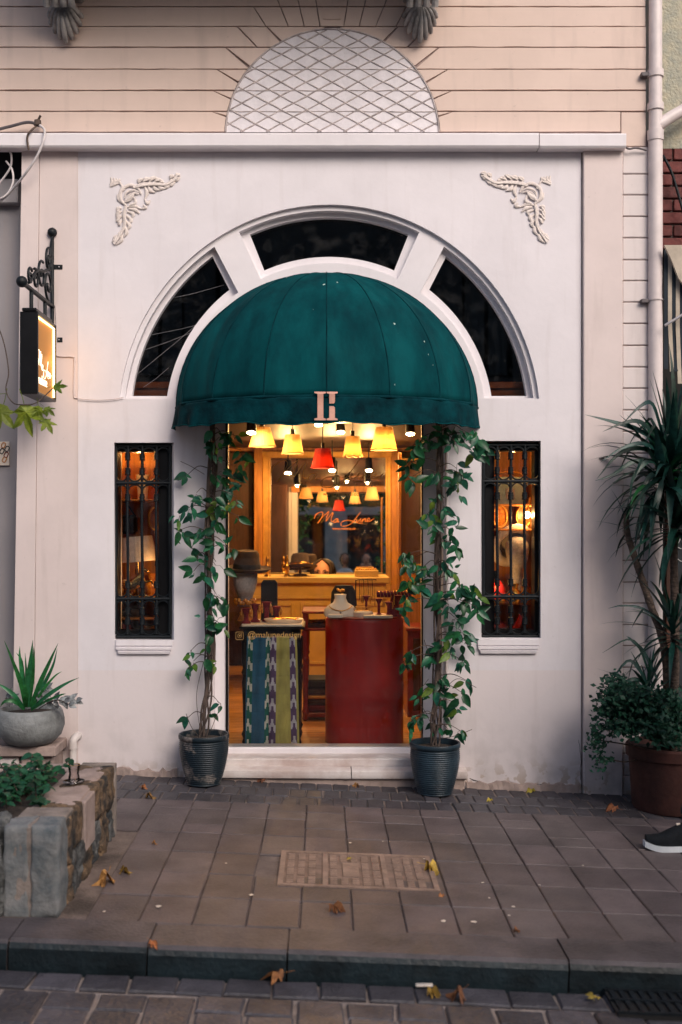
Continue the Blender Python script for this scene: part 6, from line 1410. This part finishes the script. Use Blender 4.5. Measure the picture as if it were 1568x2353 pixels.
# drain elbow in the wall
xq = F(173, 0)[0]; t = thing('drain_outlet', 'white plastic elbow pipe leaving the wall beside the stone step', 'pipe', (xq, -.05, gz(xq)))
zq = W(0, 1703, -.05).z; MB().tube(crom([(xq+.02, .01, zq+.02), (xq+.012, -.03, zq+.02), (xq, -.05, zq), (xq, -.05, zq-.04)], 6), .0235, 16).build('elbow', M['pvc_w'], t, smooth=50); MB().tube([(xq, -.05, zq-.04), (xq-.003, -.052, gz(xq))], .020, 16).build('pipe', M['pvc_w'], t, smooth=50); MB().tube([(xq, -.05, zq-.045), (xq, -.05, zq-.035)], .026, 16).build('collar', M['pvc_w'], t, smooth=50)
# stone planter
PX, PY0, PY1, PZ = -.99, -2.29, -1.16, .365
t = thing('stone_planter', 'rough stone planter box with concrete edging at the lower left', 'planter', (PX-.6, -1.7, gz(PX)))
def rough(x0, x1, y0, y1, z0, z1, m, amp=.012, seed=0, nm='stone', n=9):
    bm = bmesh.new(); bmesh.ops.create_cube(bm, size=1); bmesh.ops.subdivide_edges(bm, edges=bm.edges[:], cuts=n, use_grid_fill=True)
    for v in bm.verts:
        q = Vector((x0+(x1-x0)*(v.co.x+.5), y0+(y1-y0)*(v.co.y+.5), z0+(z1-z0)*(v.co.z+.5))); e = sum(abs(abs(k)-.5) < 1e-4 for k in v.co); d = v.co.normalized()
        v.co = q+d*(noise.noise(q*11+Vector((seed, 0, 0)))*amp+noise.noise(q*34)*amp*.5+abs(noise.noise(q*70))*amp*.4-(.006 if e > 1 else 0))
    me = bpy.data.meshes.new(nm); bm.to_mesh(me); bm.free(); org = worg(t)
    for v in me.vertices: v.co -= org
    o = link(nm, me, t, None, m); o.data.polygons.foreach_set('use_smooth', [True]*len(me.polygons)); return o
g0 = gz(PX)-.02
# right-hand side: stones of the wall face and their caps
ysd = [PY1, -1.34, -1.52, -1.66, -1.86, -2.05, -2.15]
MB().box(PX-.16, PX+.004, PY1-.045, PY1, g0, PZ, .004).build('end_slab', M['edge'], t)
for i, (a_, b_) in enumerate(zip(ysd[:-1], ysd[1:])):
    ya, yb2 = a_-.004-(.045 if i == 0 else 0), b_+.002; zc = PZ-.008*(i % 2)-.004; split = g0+(zc-g0)*(.45+.15*((i*37) % 5)/5)
    if i == 3:
        MB().box(PX-.15, PX+.006, yb2, ya, split-.04, zc, .005).build('cap_block', M['slab'], t); rough(PX-.16, PX-.002, yb2, ya, g0, split-.045, M['stone'], .022, i)
    else: rough(PX-.16, PX-.002, yb2, ya, split, zc, M['stone'], .016, i); rough(PX-.17, PX-.0, yb2-.02, ya-.01, g0, split-.004, M['stone' if i % 2 else 'stone2'], .024, i+20)
# front: pale cut block at the corner, dark rough stone to the left
MB().box(PX-.205, PX-.10, PY0+.004, PY0+.14, g0, PZ+.006, .006).build('corner_core', M['edge'], t); rough(PX-.207, PX-.112, PY0, PY0+.143, g0, PZ+.008, M['conc2'], .010, 91, 'corner_block', 12); rough(PX-.106, PX-.0, PY0-.002, PY0+.143, g0, PZ+.007, M['conc2'], .010, 92, 'corner_block', 12)
rough(PX-.56, PX-.215, PY0-.008, PY0+.16, g0, PZ+.01, M['stone2'], .035, 50, n=9); rough(PX-1.0, PX-.575, PY0, PY0+.16, g0, PZ, M['stone2'], .035, 60, n=9)
MB().box(PX-.20, PX-.01, -2.14, -2.0, PZ-.03, PZ+.004, .006).build('cap_block', M['edge'], t)
MB().box(PX-1.0, PX-.165, PY1-.12, PY1, g0, PZ-.005, .008).build('rear_edging', M['slab'], t)
MB().grid(lambda u, v: Vector((PX-1.0+.86*u, PY0+.12+(PY1-PY0-.2)*v, PZ-.035+.025*noise.noise(Vector((u*7, v*7, 0)))+.02*math.sin(3*u))), 24, 24).build('soil', M['soil'], t, smooth=80)
# mortar on the top edge
rough(PX-.19, PX-.02, -1.99, -1.22, PZ-.04, PZ-.002, M['slab'], .010, 77, 'top_mortar', 8)
# planter shrub
random.seed(51); bs = W(45, 1840, -1.75); t = thing('planter_shrub', 'leafy dark green shrub growing in the stone planter', 'shrub', (bs.x, -1.75, PZ-.03))
sm_ = leaf_mesh(5, .34, .06, .2); sm_.materials.append(M['shrub']); sm_.polygons.foreach_set('use_smooth', [True]*len(sm_.polygons))
for i in range(26):
    a_ = random.uniform(0, 6.283); r_ = random.uniform(.02, .16); base = Vector((bs.x+random.gauss(0, .07), -1.75+random.gauss(0, .10), PZ-.03)); tip = base+Vector((math.cos(a_)*r_+.01, math.sin(a_)*r_, random.uniform(.05, .20))); pp = crom([base, (base+tip)/2+Vector((0, 0, .02)), tip], 4)
    MB().tube(pp, .0025, 5).build('twig', M['bark'], t)
    for k in range(2, len(pp)):
        for sg in (0, 1): put_leaf(sm_, t, pp[k], (math.cos(a_+sg*3.1+k)*1, math.sin(a_+sg*3.1+k)*1-.3, random.uniform(-.5, .4)), (random.gauss(0, .3), -.4, 1), random.uniform(.022, .058))
# tea glass with saucer on the planter edge
p = Vector((PX-.10, -1.60, PZ+.004)); t = thing('tea_glass', 'small tulip-shaped tea glass on a glass saucer on the planter edge', 'glass', p); gl = glassmat('tea_glass', (.98, .96, .95), 1.6, 0, 1.45)
MB().lathe([(.001, .006), (.022, .006), (.027, .012), (.021, .045), (.027, .082), (.0255, .082), (.019, .045), (.024, .014), (.001, .010)], p, 28).build('glass', gl, t, smooth=60); MB().lathe([(.001, 0), (.03, .0), (.048, .010), (.047, .012), (.03, .004), (.001, .004)], p, 28).build('saucer', gl, t, smooth=60)
MB().tube([p+Vector((.0265*math.cos(.3*i), .0265*math.sin(.3*i), .082)) for i in range(22)], .0012, 5).build('gilt_rim', M['brass'], t)
# ------------------------------------------------------------------ plane tree branch at the left
def maple(curl=.25, lob=5):
    pts = []; tips = [(-1.9, .55), (-.95, .85), (0, 1.0), (.95, .85), (1.9, .55)]; out = [(0, 0)]
    seq = []
    for i, (a_, r_) in enumerate(tips):
        seq.append((a_-.30, r_*.62)); seq.append((a_-.13, r_*.80)); seq.append((a_, r_)); seq.append((a_+.13, r_*.80)); seq.append((a_+.30, r_*.62))
        if i < 4: seq.append(((a_+tips[i+1][0])/2, .36))
    bnd = [(math.sin(a_)*r_*.62, .25+math.cos(a_)*r_*.62) for a_, r_ in [(-2.7, .35)]+seq+[(2.7, .35)]]
    vs = [(0, .25, 0)]+[(x, y, -curl*(x*x+(y-.3)**2)*1.2+.08*math.sin(9*x+5*y)*curl*3) for x, y in bnd]; n = len(bnd)
    mb = MB().add(vs, [(0, i+1, (i+1) % n+1) for i in range(n)]); mb.tube([(0, .05, 0), (0, -.12, .02), (.02, -.35, .06)], .010, 5); return mb.mesh('leaf')
MP = [maple(.15), maple(.3)]
for m_ in MP: m_.materials.append(M['plane'])
t = thing('plane_branch', 'thin plane tree twig with lobed green leaves hanging below the hanging sign', 'branch', W(-30, 900, -1.0))
MB().tube(crom([W(-40, 700, -1.0), W(2, 765, -1.0), W(20, 850, -1.02), (W(14, 895, -1.03)), W(30, 925, -1.05), W(55, 930, -1.03), W(85, 925, -1.0), W(122, 892, -.95)], 6), .003, 6).build('twig', M['bark'], t, smooth=60)
for x, y, dx, dz, sz, nx in ((10, 925, -.3, -1, .20, .1), (55, 925, .25, -1, .20, -.1), (88, 930, .2, -1, .10, .8), (100, 960, .6, -.9, .11, .5), (120, 890, 1, .1, .09, .9), (-8, 905, -1, .1, .16, 0), (102, 935, .8, -.6, .08, .2)):
    put_leaf(random.choice(MP), t, W(x, y, -1.02), (dx, random.uniform(-.2, .1), dz), (nx, -1, .35), sz)
# ------------------------------------------------------------------ fallen leaves
FM = [maple(.5), maple(.9), maple(1.3)]; FY = [m_.copy() for m_ in FM]
for m_ in FM: m_.materials.append(M['dry'])
for m_ in FY: m_.materials.append(M['dry2'])
random.seed(61)
for x, y, sz, yel, zo, lab in ((335, 1835, .085, 0, 0, 'orange fallen leaf on the pavers left of the left pot'), (250, 2020, .13, 0, 0, 'curled brown fallen leaf on the paving beside the stone planter'), (280, 2012, .10, 1, 0, 'yellow brown fallen leaf overlapping the curled one beside the planter'),
    (755, 2090, .085, 0, 0, 'dark orange fallen leaf on the tiles below the cover plate'), (975, 1998, .10, 1, .006, 'tan fallen leaf on the right end of the cover plate'), (655, 2250, .10, 0, -KH, 'rusty fallen leaf in the gutter near the middle'), (1065, 2287, .09, 0, -KH, 'rusty orange fallen leaf on the road setts right of the middle'),
    (985, 2280, .06, 1, -KH, 'flat yellow fallen leaf on the setts left of the rusty leaf'), (1225, 1822, .07, 1, 0, 'yellow fallen leaf at the foot of the wall right of the right pot'), (1130, 1842, .045, 1, 0, 'small yellow green fallen leaf on the dark pavers right of the right pot'), (1420, 1866, .085, 0, 0, 'brown curled fallen leaf in front of the terracotta pot'),
    (612, 1797, .085, 0, 0, 'brown fallen leaf under the lower step'), (820, 1806, .055, 0, 0, 'small brown fallen leaf below the middle of the step'), (945, 1808, .07, 0, 0, 'dark brown fallen leaf left of the right pot'), (345, 2167, .045, 0, .002, 'tiny orange fallen leaf on the kerb edge'), (1180, 2143, .035, 0, 0, 'tiny orange fallen leaf on the tiles near the kerb at the right'),
    (350, 1940, .04, 0, 0, 'tiny dry fallen leaf on the tiles right of the planter'), (1365, 2305, .06, 1, -KH, 'yellow fallen leaf lying by the drain grate'), (325, 1812, .05, 0, 0, 'dark curled fallen leaf against the wall foot at the left'), (1020, 2062, .035, 0, 0, 'dark shrivelled fallen leaf right of the cover plate corner'), (808, 1976, .03, 1, .007, 'small bright orange leaf scrap on the cover plate')):
    p = G(x, y, zo); me = random.choice(FY if yel else FM); o = bpy.data.objects.new('fallen_leaf', me); col.objects.link(o)
    o.location = p+Vector((0, 0, sz*.22+.002)); o.rotation_euler = (random.uniform(-.25, .25), random.uniform(-.25, .25), random.uniform(0, 6.28)); o.scale = (sz,)*3; tag(o, lab, 'leaf', 'fallen leaves')
p = G(975, 2268, -KH); simple(MB().box(p.x-.03, p.x+.03, p.y-.012, p.y+.012, p.z+.004, p.z+.010, .002), 'paper_scrap', 'white paper scrap in the gutter against the kerb', 'litter', M['white'], p)
# ------------------------------------------------------------------ cover plate in the pavement
t = thing('cover_plate', 'tan cast metal service cover with raised tread pattern in the sidewalk', 'manhole cover', ((COV[0]+COV[1])/2, -1.62, gz(.15)))
def cov(x0, x1, y0, y1, z0, z1, mb): 
    i = len(mb.v); mb.box(x0, x1, y0, y1, z0, z1, 0)
    for v in mb.v[i:]: v.z += gz(v.x)
    return mb
cov(COV[0], COV[1], COV[2], COV[3], -.02, .000, MB()).build('plate', M['cover_base'], t)
fr_ = MB(); w_ = .022
for e in ((COV[0], COV[0]+w_, COV[2], COV[3]), (COV[1]-w_, COV[1], COV[2], COV[3]), (COV[0]+w_, COV[1]-w_, COV[2], COV[2]+w_), (COV[0]+w_, COV[1]-w_, COV[3]-w_, COV[3])): cov(*e, 0, .006, fr_)
fr_.build('frame', M['cover'], t)
for xx in (.30, .71): q = COV[0]+(COV[1]-COV[0])*xx*0.93; cov(q, q+.022, COV[2]+w_, COV[3]-w_, 0, .0055, MB()).build('crossbar', M['cover'], t)
tr_ = MB(); nx_, ny_ = 13, 4
for i in range(nx_):
    for j in range(ny_):
        x0_ = COV[0]+.034+i*.0465; y0_ = COV[2]+.036+j*.104
        if 5 <= i <= 6 and 1 <= j <= 2: continue
        if any(abs(x0_+.016-(COV[0]+(COV[1]-COV[0])*k*.93+.011)) < .026 for k in (.30, .71)): continue
        for k in range(4): cov(x0_, x0_+.030, y0_+k*.022, y0_+k*.022+.013, 0, .0065, tr_)
tr_.build('tread', M['cover'], t, kind='stuff'); cov(COV[0]+.275, COV[0]+.345, COV[2]+.145, COV[2]+.325, 0, .006, MB()).build('name_panel', M['cover'], t)
# drain grate at the lower right
x0_, x1_ = G(1395, 2290, -KH).x, G(1700, 2290, -KH).x; t = thing('drain_grate', 'black iron drain grate in the gutter at the lower right', 'drain', ((x0_+x1_)/2, KY0-.10, gz(1.2)-KH))
cov(x0_, x1_, KY0-.20, KY0-.012, -KH-.01, -KH+.004, MB()).build('pit', M['dark'], t)
for i in range(16):
    q = x0_+.012+i*.034
    if q+.018 < x1_: cov(q, q+.018, KY0-.19, KY0-.02, -KH+.004, -KH+.012, MB()).build('grate_bar', M['iron'], t)
for yy in (KY0-.20, KY0-.105, KY0-.024): cov(x0_, x1_, yy, yy+.012, -KH+.005, -KH+.014, MB()).build('cross_rail', M['iron'], t)
# ------------------------------------------------------------------ passer-by whose shoe enters at the right
ft = Vector((1.545, -1.12, 0)); zg = gz(1.68)
t = thing('person', 'passer-by at the right edge in dark trousers and black white-soled shoe', 'person', (1.75, -1.12, zg))
def shoe(x0, yc, z, nm='shoe'):
    n = 14; L_ = .29; vs = []; rows = 12
    def half(u): return .012+.040*math.sin(math.pi*min(1, u*1.9+.05)*.5)**.7*(1-.22*math.exp(-((u-.55)/.18)**2))*(1 if u < .9 else 1-.5*(u-.9)/.1)
    sole = MB(); sv = []
    for i in range(rows+1):
        u = i/rows; x = x0+u*L_; toe = .018*max(0, (.22-u)/.22)**1.5
        for yy, zz in ((-1, .0), (1, .0), (1, .028), (-1, .028)): sv.append((x, yc+yy*half(u)*1.06, z+zz+toe+(.006 if u > .7 else 0)*(zz > 0)))
    sole.add(sv, [(i*4+k, i*4+(k+1) % 4, i*4+4+(k+1) % 4, i*4+4+k) for i in range(rows) for k in range(4)]+[(0, 1, 2, 3), tuple(rows*4+k for k in (3, 2, 1, 0))])
    so_ = sole.build('sole', M['sole'], t, smooth=50)
    up = MB(); uv = []
    for i in range(rows+1):
        u = i/rows; x = x0+.008+u*(L_-.014); toe = .018*max(0, (.22-u)/.22)**1.5; h_ = .030+.022*min(1, u/.2)+.055*max(0, min(1, (u-.25)/.4)); b_ = z+.026+toe
        for k in range(n):
            a_ = math.pi*k/(n-1); uv.append((x, yc-half(u)*math.cos(a_), b_+h_*max(0, math.sin(a_))**.7))
    up.add(uv, [(i*n+k, i*n+k+1, i*n+n+k+1, i*n+n+k) for i in range(rows) for k in range(n-1)]+[tuple(range(n)), tuple(rows*n+k for k in range(n))]); o = up.build(nm, M['shoe'], t, smooth=60)
    for k in range(4): u = .36+.07*k; x = x0+u*L_; zz = z+.026+.030+.022+.055*min(1, (u-.25)/.4); MB().tube([(x, yc-.022, zz-.012), (x+.006, yc, zz+.002), (x, yc+.022, zz-.012)], .003, 5).build('lace', M['shoe'], t)
    MB().box(x0+.155, x0+.175, yc-.006, yc+.006, z+.118, z+.128, .002).build('tongue_tab', M['white'], t)
shoe(1.545, -1.12, zg+.001); shoe(2.05, -.98, gz(2.2)+.001)
skinned('body', M['denim'], {'pel': (2.02, -1.05, .86, .15), 'waist': (2.02, -1.05, 1.06, .135), 'chest': (2.00, -1.05, 1.28, .155), 'neck': (2.0, -1.05, 1.46, .06),
    'lh': (1.98, -1.13, .80, .095), 'lk': (1.87, -1.13, .44, .068), 'la': (1.755, -1.12, .06, .055), 'rh': (2.05, -.97, .80, .095), 'rk': (2.10, -.97, .42, .068), 'ra': (2.26, -.98, .05, .055),
    'ls': (2.0, -1.25, 1.38, .06), 'le': (2.08, -1.29, 1.10, .045), 'lw': (1.98, -1.29, .86, .035), 'rs': (2.0, -.85, 1.38, .06), 're': (1.94, -.81, 1.10, .045), 'rw': (1.86, -.83, .88, .035)},
    [('pel', 'waist'), ('waist', 'chest'), ('chest', 'neck'), ('pel', 'lh'), ('lh', 'lk'), ('lk', 'la'), ('pel', 'rh'), ('rh', 'rk'), ('rk', 'ra'), ('chest', 'ls'), ('ls', 'le'), ('le', 'lw'), ('chest', 'rs'), ('rs', 're'), ('re', 'rw')], t, 'pel')
head(t, (1.97, -1.05, 1.62), (-1, 0), long=False)
# ------------------------------------------------------------------ the street behind the camera (seen in the mirror and the glass)
def standing(label, x, y, shirt, arms, long):
    t = thing('person', label, 'person', (x, y, gz(x)-KH)); g_ = gz(x)-KH
    J = {'pel': (x, y, g_+.90, .14), 'waist': (x, y, g_+1.05, .125), 'chest': (x, y, g_+1.26, .15), 'neck': (x, y, g_+1.43, .055), 'ls': (x-.17, y, g_+1.36, .06), 'rs': (x+.17, y, g_+1.36, .06)}
    E = [('pel', 'waist'), ('waist', 'chest'), ('chest', 'neck'), ('chest', 'ls'), ('chest', 'rs')]
    skinned('shirt', shirt, J, E, t, 'pel')
    J = {'pel': (x, y, g_+.88, .135)}; E = []
    for s_, sg in (('l', -1), ('r', 1)):
        J[s_+'h'] = (x+sg*.09, y, g_+.80, .09); J[s_+'k'] = (x+sg*.10, y+.02, g_+.46, .065); J[s_+'a'] = (x+sg*.10, y-.02, g_+.08, .045); J[s_+'f'] = (x+sg*.11, y+.12, g_+.04, .04); E += [('pel', s_+'h'), (s_+'h', s_+'k'), (s_+'k', s_+'a'), (s_+'a', s_+'f')]
    skinned('trousers', M['denim'], J, E, t, 'pel')
    for sg in (-1, 1):
        sh = (x+sg*.19, y, g_+1.36, .05); el = (x+sg*.30, y+.12, g_+1.16, .042) if arms else (x+sg*.24, y-.02, g_+1.08, .042); wr = (x+sg*.09, y+.17, g_+1.46, .03) if arms else (x+sg*.22, y+.10, g_+.86, .03); hd = (x+sg*.06, y+.19, g_+1.53, .034) if arms else (x+sg*.21, y+.14, g_+.78, .034)
        skinned('arm', M['skin'], {'s': sh, 'e': el, 'w': wr, 'h': hd}, [('s', 'e'), ('e', 'w'), ('w', 'h')], t, 's')
    head(t, (x, y, g_+1.60), (0, 1), long=long)
standing('photographer with raised arms, seen only as a reflection in the shop mirror', .16, -6.75, M['denim'], True, False)
standing('companion in a white shirt, seen only as a reflection in the shop mirror', -.26, -6.95, M['tee'], False, True)
ob = thing('opposite_building', 'dark grey facade across the street, reflected in the shop mirror and glass', 'building', (0, -12.5, 0))
rects = []
for i in range(-8, 9):
    for z_, h_ in ((.9, 1.9), (4.1, 2.0)): rects.append((i*1.45-.45, i*1.45+.45, z_, z_+h_))
plate('wall', [[(-14, -.9), (14, -.9), (14, 7.6), (-14, 7.6)]]+[[(a_, c_), (b_, c_), (b_, d_), (a_, d_)] for a_, b_, c_, d_ in rects], -13.2, -12.6, M['opp'], ob)
MB().box(-14, 14, -13.6, -13.25, -.9, 7.6).build('back_wall', M['dark'], ob)
for i, (a_, b_, c_, d_) in enumerate(rects):
    f_ = MB()
    for e in ((a_, a_+.06, c_, d_), (b_-.06, b_, c_, d_), ((a_+b_)/2-.03, (a_+b_)/2+.03, c_, d_), (a_, b_, c_, c_+.06), (a_, b_, d_-.06, d_)): f_.box(e[0], e[1], -12.78, -12.72, e[2], e[3])
    fo = f_.build('window', M['blackgl'], ob)
    if i % 3 == 0 or random.random() < .3: MB().grid(lambda u, v: Vector((a_+.05+(b_-a_-.1)*u, -12.95+.02*math.sin(u*40), c_+(d_-c_)*v)), 40, 1).build('curtain', M['oppwin'], fo)
